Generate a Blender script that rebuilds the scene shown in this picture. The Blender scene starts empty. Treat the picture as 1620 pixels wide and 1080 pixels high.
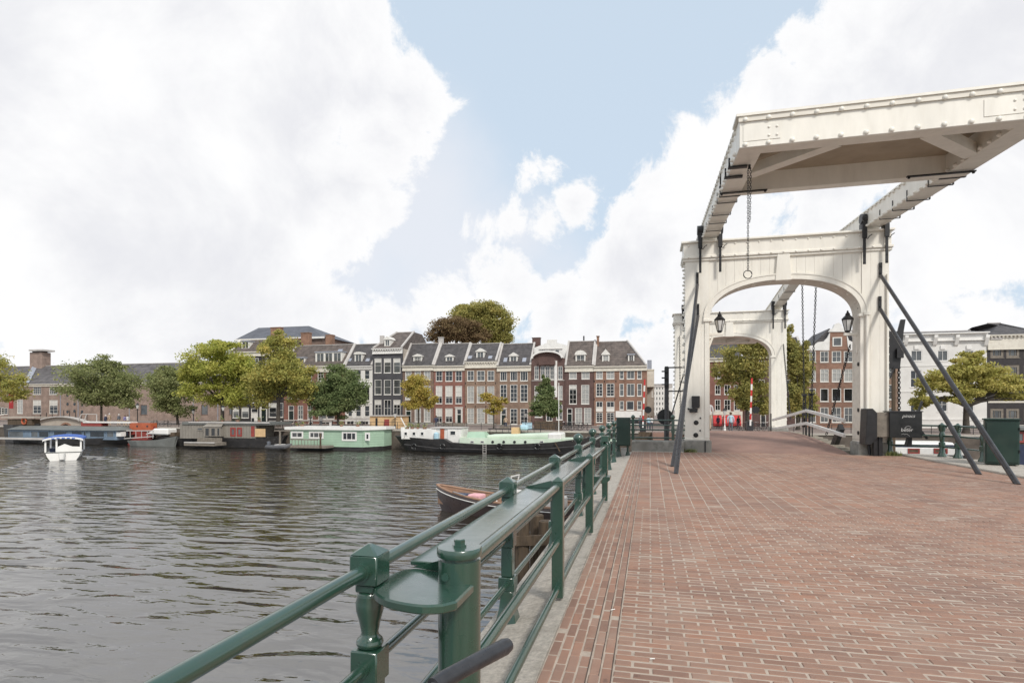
import bpy, math, random
import numpy as np
from mathutils import Vector, Matrix
random.seed(7); RNG = np.random.default_rng(11)
scene = bpy.context.scene
COL = scene.collection
R = math.radians
# ------------------------------------------------------------------ camera
YAW = R(13.62); CY, SY = math.cos(YAW), math.sin(YAW)
EYE = 1.6; FPX = 900.0; HZ = 646.0; CX = 810.0; ZW = -3.5; ZS = -1.1
cam = bpy.data.cameras.new('camera'); cam_ob = bpy.data.objects.new('camera', cam); COL.objects.link(cam_ob)
cam.sensor_fit = 'HORIZONTAL'; cam.sensor_width = 36.0; cam.lens = FPX / 1620 * 36
cam.shift_y = (HZ - 540) / 1620; cam.clip_start = 0.05; cam.clip_end = 3000
cam_ob.location = (0, 0, EYE); cam_ob.rotation_euler = (R(90), 0, YAW)
scene.camera = cam_ob
# ------------------------------------------------------------------ sky and sun
SUN_AZ = Vector((0.62, -0.78, 0)).normalized(); SUN_EL = R(42)
scene.view_settings.view_transform = 'Standard'; scene.view_settings.look = 'None'
scene.view_settings.exposure = 0.35; scene.view_settings.gamma = 1.0
scene.view_settings.use_curve_mapping = False
world = bpy.data.worlds.new('World'); scene.world = world; world.use_nodes = True
sun = bpy.data.lights.new('sun', 'SUN'); sun.energy = 2.0; sun.angle = R(10); sun.color = (1.0, 0.955, 0.89)
sun_ob = bpy.data.objects.new('sun', sun); COL.objects.link(sun_ob)
sd = Vector((SUN_AZ.x * math.cos(SUN_EL), SUN_AZ.y * math.cos(SUN_EL), math.sin(SUN_EL)))
sun_ob.rotation_euler = sd.to_track_quat('Z', 'Y').to_euler(); sun_ob.location = (20, -20, 40)

def pdir(px, py):
    a = (px - CX) / FPX; b = (HZ - py) / FPX
    return Vector((a * CY - SY, a * SY + CY, b)).normalized()

class NT:
    def __init__(s, tree): s.t = tree
    def n(s, kind, **kw):
        x = s.t.nodes.new(kind)
        for k, v in kw.items():
            if k.startswith('i_'): x.inputs[k[2:].replace('_', ' ')].default_value = v
            else: setattr(x, k, v)
        return x
    def l(s, a, b): s.t.links.new(a, b)
    def math(s, op, a, b=None, clamp=False):
        x = s.t.nodes.new('ShaderNodeMath'); x.operation = op; x.use_clamp = clamp
        for i, v in enumerate((a, b)):
            if v is None: continue
            if isinstance(v, (int, float)): x.inputs[i].default_value = v
            else: s.l(v, x.inputs[i])
        return x.outputs[0]
    def mix(s, f, a, b, mode='MIX'):
        x = s.t.nodes.new('ShaderNodeMix'); x.data_type = 'RGBA'; x.blend_type = mode
        for i, v in ((0, f), (6, a), (7, b)):
            if isinstance(v, (int, float)): x.inputs[i].default_value = v
            elif isinstance(v, (tuple, list)): x.inputs[i].default_value = (*v[:3], 1)
            else: s.l(v, x.inputs[i])
        return x.outputs[2]
    def maprange(s, v, a, b, c=0.0, d=1.0, smooth=False):
        x = s.t.nodes.new('ShaderNodeMapRange'); x.clamp = True
        if smooth: x.interpolation_type = 'SMOOTHSTEP'
        s.l(v, x.inputs[0])
        for i, q in zip((1, 2, 3, 4), (a, b, c, d)): x.inputs[i].default_value = q
        return x.outputs[0]
    def noise(s, vec, scale, detail=4, rough=0.55, dist=0.0):
        x = s.n('ShaderNodeTexNoise'); x.inputs['Scale'].default_value = scale
        x.inputs['Detail'].default_value = detail; x.inputs['Roughness'].default_value = rough
        x.inputs['Distortion'].default_value = dist
        if vec is not None: s.l(vec, x.inputs['Vector'])
        return x.outputs[0]

def build_world():
    t = NT(world.node_tree); t.t.nodes.clear()
    out = t.n('ShaderNodeOutputWorld'); bg = t.n('ShaderNodeBackground'); t.l(bg.outputs[0], out.inputs[0])
    sky = t.n('ShaderNodeTexSky'); sky.sky_type = 'NISHITA'; sky.sun_disc = False
    sky.sun_elevation = SUN_EL; sky.sun_rotation = math.atan2(SUN_AZ.x, SUN_AZ.y)
    sky.air_density = 1.0; sky.dust_density = 1.5; sky.ozone_density = 1.5
    tc = t.n('ShaderNodeTexCoord'); v = tc.outputs['Generated']
    def field(blobs):
        acc = None
        for (px, py, r) in blobs:
            d = pdir(px, py); q = t.n('ShaderNodeVectorMath', operation='DISTANCE')
            t.l(v, q.inputs[0]); q.inputs[1].default_value = d
            rr = r / FPX * (d.x * -SY + d.y * CY)
            p = t.n('ShaderNodeMath', operation='MULTIPLY_ADD'); t.l(q.outputs['Value'], p.inputs[0])
            p.inputs[1].default_value = -1.0 / 0.15; p.inputs[2].default_value = rr / 0.15
            acc = p.outputs[0] if acc is None else t.math('MAXIMUM', acc, p.outputs[0])
        return acc
    thick = [(60,60,320),(330,80,250),(300,330,210),(540,300,95),(480,330,120),(1040,570,80),(1000,560,70),(930,570,60),(440,60,130),(500,120,130),(560,150,105),(630,160,70),(600,215,85),
             (150,330,260),(380,420,120),(250,520,200),(470,400,60),(440,470,100),(520,520,80),(600,520,60),(720,500,70),(800,470,75),
             (880,500,70),(950,510,75),(1010,470,70),(1040,400,85),(1075,320,75),(1120,260,75),(1180,200,70),(990,430,70),(1000,350,40),(1230,140,60),
             (1290,80,60),(1350,60,80),(1450,60,110),(1400,150,140),(1560,100,190),(1140,330,90),(1090,420,80),(1330,270,80),
             (1300,350,55),(1560,330,150),(1480,400,90),(1560,500,60),(1480,520,50),(845,268,40),(872,255,28),(905,330,42),(865,350,42),(815,345,34),(770,350,26),(1150,480,120),(1300,500,90)]
    thin = [(620,300,130),(640,330,150),(560,400,130),(700,420,110),(740,350,70),(650,470,90),(480,300,120),(820,380,60),(1410,470,70),(1250,300,60),(900,440,60)]
    nz = t.noise(v, 7.5, 12, 0.66, 0.25); nz2 = t.noise(v, 2.6, 6, 0.55)
    e = t.math('ADD', field(thick), t.math('MULTIPLY', t.math('SUBTRACT', nz, 0.5), 1.5))
    d1 = t.maprange(e, -0.06, 0.11, 0, 1, True)
    e2 = t.math('ADD', field(thin), t.math('MULTIPLY', t.math('SUBTRACT', nz2, 0.5), 2.2))
    d2 = t.maprange(e2, -0.45, 0.75, 0, 0.8, True)
    # the rest of the sky goes on with the same broken cumulus
    fw = t.n('ShaderNodeVectorMath', operation='DOT_PRODUCT'); t.l(v, fw.inputs[0]); fw.inputs[1].default_value = pdir(810, 400)
    outm = t.maprange(fw.outputs['Value'], 0.62, 0.74, 1, 0, True)
    base = t.maprange(t.noise(v, 2.2, 8, 0.58), 0.44, 0.56, 0, 1, True)
    d3 = t.math('MULTIPLY', base, outm)
    # cloud body tone: brighter billows, soft grey bellies
    sh = t.maprange(t.noise(v, 3.1, 6, 0.6, 0.3), 0.36, 0.62, 0, 1, True)
    sh = t.math('MAXIMUM', sh, t.math('MULTIPLY', t.maprange(e, 0.05, 0.75, 1, 0, True), 0.9))
    sh = t.math('ADD', sh, t.math('MULTIPLY', t.math('SUBTRACT', t.noise(v, 9.0, 8, 0.65), 0.5), 0.45), True)
    cloud = t.mix(sh, (6.5, 6.55, 6.85), (7.9, 7.9, 7.95))
    skyc = t.mix(1.0, sky.outputs[0], (1.0, 1.0, 1.0), 'MULTIPLY')
    hz = t.mix(0.86, skyc, (5.3, 6.25, 7.25))
    c = t.mix(d2, hz, (6.6, 6.75, 7.2))
    c = t.mix(t.math('MAXIMUM', d1, d3), c, cloud)
    t.l(c, bg.inputs[0]); bg.inputs[1].default_value = 0.1
build_world()

# ------------------------------------------------------------------ materials
MATS = {}
def mk(name, col, rough=0.6, var=0.12, scale=4.0, bump=0.0, bscale=None, metal=0.0, coat=0.0, spec=0.5, dirt=None, stretch=None, col2=None, extra=None):
    if name in MATS: return MATS[name]
    m = bpy.data.materials.new(name); m.use_nodes = True; t = NT(m.node_tree); t.t.nodes.clear()
    out = t.n('ShaderNodeOutputMaterial'); b = t.n('ShaderNodeBsdfPrincipled'); t.l(b.outputs[0], out.inputs[0])
    b.inputs['Roughness'].default_value = rough; b.inputs['Metallic'].default_value = metal
    b.inputs['Coat Weight'].default_value = coat; b.inputs['Coat Roughness'].default_value = 0.12
    b.inputs['Specular IOR Level'].default_value = spec
    geo = t.n('ShaderNodeNewGeometry'); v = geo.outputs['Position']
    if stretch:
        mp = t.n('ShaderNodeMapping'); mp.inputs['Scale'].default_value = stretch; t.l(v, mp.inputs[0]); v = mp.outputs[0]
    n1 = t.noise(v, scale, 6, 0.6)
    lo = tuple(c * (1 - var * 1.6) for c in col); hi = tuple(min(c * (1 + var), 1) for c in (col2 or col))
    c = t.mix(t.maprange(n1, 0.3, 0.7), lo, hi)
    if dirt:
        n2 = t.noise(v, dirt[1], 5, 0.65); c = t.mix(t.math('MULTIPLY', t.maprange(n2, 0.5, 0.75), dirt[2]), c, dirt[0])
    if extra: c = extra(t, c, geo)
    t.l(c, b.inputs['Base Color'])
    rr = t.maprange(t.noise(v, scale * 3, 3), 0.3, 0.7, max(rough - 0.1, 0.03), min(rough + 0.1, 1)); t.l(rr, b.inputs['Roughness'])
    if bump:
        bp = t.n('ShaderNodeBump'); bp.inputs['Strength'].default_value = bump; bp.inputs['Distance'].default_value = 0.02
        t.l(t.noise(v, bscale or scale * 6, 5, 0.6), bp.inputs['Height']); t.l(bp.outputs[0], b.inputs['Normal'])
    MATS[name] = m; return m

def tile_extra(rows):
    def f(t, c, geo):
        s = t.n('ShaderNodeSeparateXYZ'); t.l(geo.outputs['Position'], s.inputs[0])
        a = t.math('FRACT', t.math('MULTIPLY', s.outputs[2], rows))
        b = t.math('FRACT', t.math('MULTIPLY', s.outputs[0], 4.0))
        k = t.math('MULTIPLY', t.maprange(a, 0, 0.35, 0.55, 1), t.maprange(b, 0, 0.3, 0.75, 1))
        q = t.n('ShaderNodeVectorMath', operation='SCALE'); t.l(c, q.inputs[0]); t.l(k, q.inputs['Scale'])
        return q.outputs[0]
    return f
def brickwall_extra(t, c, geo):
    mp = t.n('ShaderNodeMapping'); mp.inputs['Rotation'].default_value = (R(90), 0, 0); t.l(geo.outputs['Position'], mp.inputs[0])
    b = t.n('ShaderNodeTexBrick'); b.inputs['Scale'].default_value = 1.0; b.inputs['Brick Width'].default_value = 0.22; b.inputs['Row Height'].default_value = 0.065
    b.inputs['Mortar Size'].default_value = 0.006; b.inputs['Color1'].default_value = (1, 1, 1, 1); b.inputs['Color2'].default_value = (0.72, 0.7, 0.7, 1); b.inputs['Mortar'].default_value = (1.05, 1.1, 1.15, 1)
    t.l(mp.outputs[0], b.inputs['Vector']); return t.mix(1.0, c, b.outputs[0], 'MULTIPLY')

M = {}
M['cream'] = mk('cream_paint', (0.83, 0.79, 0.705), 0.38, 0.05, 1.4, 0.06, 40, spec=0.5, dirt=((0.55, 0.48, 0.38), 2.2, 0.16), stretch=(2.5, 2.5, 0.6))
M['cream_under'] = mk('cream_paint_shaded', (0.74, 0.69, 0.60), 0.45, 0.07, 2, 0.08, 30, dirt=((0.4, 0.33, 0.25), 1.5, 0.3), stretch=(0.6, 3, 3))  # darker copy of the cream: underside shade put into the colour, plus dirt
M['ballast'] = mk('shaded_ballast_board', (0.40, 0.33, 0.245), 0.7, 0.08, 1.5)  # brown carries the shade of the deep recess in its colour
M['iron'] = mk('black_iron', (0.018, 0.017, 0.018), 0.42, 0.3, 6, 0.15, 50, spec=0.5)
M['rod'] = mk('grey_steel_rod', (0.06, 0.058, 0.06), 0.33, 0.2, 5, 0.08, 40, metal=0.4)
M['green'] = mk('green_enamel', (0.017, 0.058, 0.037), 0.32, 0.10, 2, 0.05, 45, coat=1.0, spec=0.6, dirt=((0.03, 0.05, 0.038), 14, 0.5))
M['green_box'] = mk('dark_green_enamel', (0.013, 0.037, 0.026), 0.38, 0.14, 2, 0.05, 60, coat=0.1, dirt=((0.05, 0.06, 0.045), 3, 0.3))
M['stone'] = mk('kerb_stone', (0.49, 0.445, 0.385), 0.88, 0.2, 34, 0.6, 90, dirt=((0.25, 0.22, 0.185), 5.5, 0.75))
M['plinth'] = mk('plinth_stone', (0.30, 0.29, 0.26), 0.9, 0.25, 5, 0.5, 30, dirt=((0.13, 0.12, 0.10), 2.5, 0.7))
M['oldwood'] = mk('weathered_timber', (0.12, 0.085, 0.055), 0.9, 0.4, 3, 0.6, 12, stretch=(4, 4, 0.6), dirt=((0.02, 0.015, 0.01), 1.5, 0.8))
M['greywood'] = mk('grey_timber', (0.22, 0.19, 0.155), 0.85, 0.2, 4, 0.3, 20)
M['deckboard'] = mk('wet_boards', (0.35, 0.31, 0.25), 0.8, 0.2, 3, 0.3, 20)
M['white'] = mk('white_paint', (0.78, 0.76, 0.72), 0.45, 0.06, 1.5, dirt=((0.5, 0.46, 0.4), 1.2, 0.3))
M['trim'] = mk('white_window_paint', (0.74, 0.715, 0.66), 0.5, 0.05, 2)
M['cornice'] = mk('cream_cornice', (0.70, 0.655, 0.56), 0.5, 0.08, 1.5, dirt=((0.4, 0.34, 0.27), 1.6, 0.35))
def facade(name, col, **k):
    col = tuple(c * q_ for c, q_ in zip(col, (1.2, 1.32, 1.4))); M[name] = mk(name + '_wall', col, 0.85, 0.2, 0.8, 0.25, 9, extra=brickwall_extra, dirt=((col[0]*.55, col[1]*.55, col[2]*.55), 0.35, 0.4), **k)
facade('brick_red', (0.225, 0.095, 0.068)); facade('brick_brown', (0.185, 0.115, 0.085)); facade('brick_dark', (0.115, 0.062, 0.05))
facade('brick_orange', (0.25, 0.13, 0.085)); facade('brick_pink', (0.285, 0.19, 0.145)); facade('brick_tan', (0.25, 0.155, 0.105)); facade('brick_chimney', (0.26, 0.135, 0.085))
M['grey_wall'] = mk('dark_grey_render', (0.068, 0.066, 0.072), 0.7, 0.12, 1.0)
M['black_wall'] = mk('black_brown_render', (0.035, 0.03, 0.03), 0.7, 0.15, 1.0)
M['white_wall'] = mk('white_stucco', (0.72, 0.70, 0.66), 0.75, 0.06, 0.6, dirt=((0.45, 0.42, 0.38), 0.5, 0.3))
M['beige_wall'] = mk('beige_render', (0.42, 0.37, 0.31), 0.8, 0.1, 0.8)
M['tile_dark'] = mk('dark_roof_tile', (0.085, 0.077, 0.077), 0.6, 0.3, 1.6, extra=tile_extra(2.6))
M['tile_brown'] = mk('brown_roof_tile', (0.135, 0.108, 0.094), 0.7, 0.3, 1.4, extra=tile_extra(2.6))
M['tile_grey'] = mk('grey_roof_tile', (0.125, 0.115, 0.115), 0.75, 0.3, 0.8, extra=tile_extra(2.2))
M['slate'] = mk('blue_slate', (0.105, 0.11, 0.13), 0.55, 0.18, 0.6, extra=tile_extra(3))
M['lead'] = mk('lead_sheet', (0.32, 0.34, 0.39), 0.6, 0.12, 1)
M['coping'] = mk('pale_coping', (0.50, 0.47, 0.44), 0.7, 0.1, 1)
M['glass'] = mk('dark_window_glass', (0.018, 0.019, 0.021), 0.07, 0.5, 0.5, spec=0.9)
M['glass_mid'] = mk('grey_window_glass', (0.10, 0.105, 0.105), 0.1, 0.4, 0.6, spec=0.9)
M['curtain'] = mk('net_curtain_glass', (0.37, 0.37, 0.35), 0.25, 0.1, 2.5, spec=0.9)
M['blind'] = mk('pale_blind', (0.62, 0.605, 0.56), 0.7, 0.05, 2)
M['door_green'] = mk('black_green_door', (0.012, 0.022, 0.018), 0.3, 0.2, 2)
M['quay'] = mk('quay_masonry', (0.13, 0.105, 0.085), 0.9, 0.3, 0.9, 0.5, 6, dirt=((0.05, 0.05, 0.035), 0.5, 0.7))
M['street'] = mk('street_paving', (0.24, 0.19, 0.165), 0.9, 0.15, 0.7, 0.2, 8)
M['deckroad'] = mk('red_brown_surfacing', (0.29, 0.175, 0.135), 0.9, 0.13, 0.9, 0.25, 60, dirt=((0.17, 0.11, 0.09), 0.5, 0.5))
M['joint'] = mk('pale_joint_sand', (0.45, 0.37, 0.30), 0.95, 0.15, 8, 0.3, 80, dirt=((0.28, 0.21, 0.165), 0.9, 0.7))
M['jointdark'] = mk('dark_joint', (0.10, 0.072, 0.058), 0.95, 0.2, 8)
M['black'] = mk('black_paint', (0.014, 0.014, 0.014), 0.4, 0.3, 3)
M['hull_black'] = mk('black_hull', (0.028, 0.026, 0.026), 0.5, 0.3, 1.2, dirt=((0.07, 0.06, 0.05), 1.5, 0.5), stretch=(1, 1, 2.5))
M['hull_brown'] = mk('brown_hull', (0.055, 0.034, 0.03), 0.33, 0.15, 2, coat=0.3)
M['mint'] = mk('mint_paint', (0.36, 0.50, 0.37), 0.55, 0.06, 1.0)
M['mint_pale'] = mk('pale_mint_paint', (0.62, 0.72, 0.58), 0.5, 0.06, 1.0)
M['blue_boat'] = mk('blue_grey_paint', (0.155, 0.21, 0.275), 0.5, 0.12, 1.0)
M['roof_grey'] = mk('grey_roofing', (0.15, 0.155, 0.145), 0.8, 0.12, 1.0)
M['grey_clad'] = mk('grey_cladding', (0.25, 0.225, 0.19), 0.75, 0.1, 1.0)
M['orange'] = mk('orange_paint', (0.42, 0.105, 0.045), 0.5, 0.12, 1.5)
M['ply'] = mk('plywood', (0.62, 0.42, 0.22), 0.7, 0.1, 1.5)
M['red'] = mk('red_paint', (0.55, 0.03, 0.03), 0.5, 0.1, 2)
M['rust'] = mk('rust_red_paint', (0.28, 0.05, 0.04), 0.6, 0.15, 2)
M['blue'] = mk('blue_canvas', (0.05, 0.13, 0.45), 0.7, 0.1, 3)
M['navy'] = mk('navy_paint', (0.02, 0.03, 0.07), 0.45, 0.2, 2)
M['hull_white'] = mk('white_hull', (0.80, 0.78, 0.74), 0.35, 0.04, 1.5)
M['rubber'] = mk('grey_rubber', (0.10, 0.10, 0.105), 0.6, 0.15, 3)
M['grip'] = mk('black_grip', (0.03, 0.03, 0.033), 0.35, 0.25, 25, 0.05, 60)
M['chrome'] = mk('steel', (0.45, 0.45, 0.45), 0.3, 0.1, 5, metal=0.9)
M['pink'] = mk('pink_cushion', (0.75, 0.42, 0.44), 0.9, 0.1, 5, 0.4, 12)
M['boatwood'] = mk('boat_planking', (0.34, 0.2, 0.13), 0.6, 0.15, 3, stretch=(1, 6, 1))
M['lampglass'] = mk('lantern_glass', (0.66, 0.65, 0.62), 0.12, 0.1, 3, spec=0.9)
M['bark'] = mk('bark', (0.07, 0.058, 0.046), 0.95, 0.3, 4, 0.6, 14)
M['skin'] = mk('skin', (0.50, 0.30, 0.22), 0.6, 0.05, 5)
M['hair'] = mk('brown_hair', (0.12, 0.075, 0.045), 0.7, 0.2, 10)
M['hair_grey'] = mk('white_hair', (0.55, 0.53, 0.5), 0.7, 0.1, 10)
M['cloth_blue'] = mk('pale_blue_cloth', (0.42, 0.60, 0.68), 0.9, 0.08, 4)
M['cloth_white'] = mk('white_cloth', (0.72, 0.70, 0.68), 0.9, 0.08, 4)
M['cloth_navy'] = mk('navy_cloth', (0.04, 0.05, 0.09), 0.9, 0.15, 4)
M['cloth_grey'] = mk('grey_cloth', (0.13, 0.14, 0.16), 0.9, 0.15, 4)
M['cloth_tan'] = mk('tan_cloth', (0.45, 0.34, 0.24), 0.9, 0.1, 4)
M['cloth_purple'] = mk('violet_cloth', (0.22, 0.2, 0.38), 0.9, 0.1, 4)
M['graffiti'] = mk('pale_scrawl', (0.55, 0.54, 0.52), 0.8, 0.1, 5)
M['foam'] = mk('foam', (0.62, 0.61, 0.6), 0.8, 0.1, 2)

def brick_mat(name, per):
    m = bpy.data.materials.new(name); m.use_nodes = True; t = NT(m.node_tree); t.t.nodes.clear()
    out = t.n('ShaderNodeOutputMaterial'); b = t.n('ShaderNodeBsdfPrincipled'); t.l(b.outputs[0], out.inputs[0])
    geo = t.n('ShaderNodeNewGeometry'); v = geo.outputs['Position']
    rnd = geo.outputs['Random Per Island'] if per == 'island' else t.n('ShaderNodeObjectInfo').outputs['Random']
    cr = t.n('ShaderNodeValToRGB'); t.l(rnd, cr.inputs[0]); e = cr.color_ramp.elements
    e[0].position = 0; e[0].color = (0.245, 0.137, 0.095, 1); e[1].position = 1; e[1].color = (0.365, 0.225, 0.162, 1)
    for p, c in ((0.25, (0.295, 0.17, 0.118, 1)), (0.55, (0.325, 0.192, 0.136, 1)), (0.8, (0.345, 0.178, 0.115, 1))):
        q = e.new(p); q.color = c
    c = t.mix(t.maprange(t.noise(v, 22, 6, 0.7), 0.35, 0.75, 0, 0.4), cr.outputs[0], (0.20, 0.13, 0.105))
    c = t.mix(t.maprange(t.noise(v, 0.55, 5, 0.6), 0.47, 0.68, 0, 0.55), c, (0.175, 0.112, 0.09))       # worn, damp patches
    c = t.mix(t.maprange(t.noise(v, 1.7, 5, 0.6, 0.6), 0.5, 0.72, 0, 0.5), c, (0.36, 0.265, 0.205))    # dusty patches
    mp_ = t.n('ShaderNodeMapping'); mp_.inputs['Scale'].default_value = (1.3, 0.14, 1); t.l(v, mp_.inputs[0])
    c = t.mix(t.maprange(t.noise(mp_.outputs[0], 0.9, 4, 0.6, 0.4), 0.48, 0.7, 0, 0.4), c, (0.19, 0.125, 0.1))  # wheel-worn lanes
    c = t.mix(t.maprange(t.noise(v, 9, 3, 0.5), 0.68, 0.74, 0, 0.55), c, (0.12, 0.07, 0.055))
    t.l(c, b.inputs['Base Color'])
    t.l(t.maprange(t.noise(v, 6, 3), 0.3, 0.7, 0.6, 0.9), b.inputs['Roughness'])
    bp = t.n('ShaderNodeBump'); bp.inputs['Strength'].default_value = 0.5; bp.inputs['Distance'].default_value = 0.004
    t.l(t.noise(v, 60, 5, 0.65), bp.inputs['Height']); t.l(bp.outputs[0], b.inputs['Normal'])
    return m
M['paver'] = brick_mat('paving_brick', 'island'); M['paver_one'] = brick_mat('paving_brick_single', 'object')

def leaf_mat(name, stops, gain=(1.95, 2.05, 2.3)):
    m = bpy.data.materials.new(name); m.use_nodes = True; t = NT(m.node_tree); t.t.nodes.clear()
    out = t.n('ShaderNodeOutputMaterial'); geo = t.n('ShaderNodeNewGeometry')
    cr = t.n('ShaderNodeValToRGB'); e = cr.color_ramp.elements
    f = t.math('ADD', t.math('MULTIPLY', geo.outputs['Random Per Island'], 0.45), t.maprange(t.noise(geo.outputs['Position'], 0.55, 3), 0.25, 0.75, 0, 0.55))
    t.l(f, cr.inputs[0])
    stops = [tuple(c * k_ for c, k_ in zip(q_, gain)) for q_ in stops]
    e[0].color = (*stops[0], 1); e[1].color = (*stops[-1], 1)
    for i, s in enumerate(stops[1:-1]):
        q = e.new((i + 1) / (len(stops) - 1)); q.color = (*s, 1)
    d = t.n('ShaderNodeBsdfDiffuse'); tr = t.n('ShaderNodeBsdfTranslucent'); mx = t.n('ShaderNodeMixShader'); mx.inputs[0].default_value = 0.38
    t.l(cr.outputs[0], d.inputs[0]); t.l(cr.outputs[0], tr.inputs[0]); t.l(d.outputs[0], mx.inputs[1]); t.l(tr.outputs[0], mx.inputs[2]); t.l(mx.outputs[0], out.inputs[0])
    return m
L = {'dark': leaf_mat('dark_green_leaves', [(0.035, 0.055, 0.018), (0.065, 0.092, 0.03), (0.10, 0.13, 0.045), (0.15, 0.17, 0.06)], (2.5, 2.3, 3.0)),
     'mid': leaf_mat('mid_green_leaves', [(0.055, 0.075, 0.02), (0.10, 0.12, 0.035), (0.15, 0.17, 0.055), (0.21, 0.21, 0.07)], (2.25, 2.1, 3.0)),
     'yellow': leaf_mat('yellow_green_leaves', [(0.11, 0.14, 0.02), (0.20, 0.225, 0.03), (0.29, 0.29, 0.045), (0.36, 0.33, 0.06)], (1.75, 1.7, 2.9)),
     'gold': leaf_mat('gold_green_leaves', [(0.11, 0.115, 0.025), (0.20, 0.185, 0.035), (0.29, 0.24, 0.045), (0.40, 0.27, 0.05)], (1.7, 1.85, 3.0)),
     'willow': leaf_mat('willow_green_leaves', [(0.075, 0.085, 0.024), (0.135, 0.14, 0.036), (0.20, 0.19, 0.05), (0.27, 0.225, 0.06)], (2.35, 2.2, 2.9)),
     'pale': leaf_mat('pale_olive_leaves', [(0.12, 0.115, 0.03), (0.21, 0.19, 0.05), (0.29, 0.245, 0.075), (0.36, 0.28, 0.09)]),
     'olive': leaf_mat('olive_brown_leaves', [(0.13, 0.115, 0.03), (0.21, 0.175, 0.04), (0.27, 0.20, 0.05), (0.30, 0.19, 0.06)]),
     'copper': leaf_mat('copper_leaves', [(0.07, 0.045, 0.025), (0.11, 0.072, 0.038), (0.145, 0.10, 0.048), (0.15, 0.13, 0.05)])}
# ------------------------------------------------------------------ projection helpers (photo measurements -> metres)
def P(px, py, Y):
    a = (px - CX) / FPX; d = Y / (a * SY + CY)
    return Vector((d * (a * CY - SY), Y, EYE + (HZ - py) / FPX * d))
def FX(px, Y): return P(px, 0, Y).x
def FZ(px, py, Y): return P(px, py, Y).z
def G(px, py, z=0.0):
    d = (EYE - z) * FPX / (py - HZ); a = (px - CX) / FPX
    return Vector((d * (a * CY - SY), d * (a * SY + CY), z))

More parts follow.
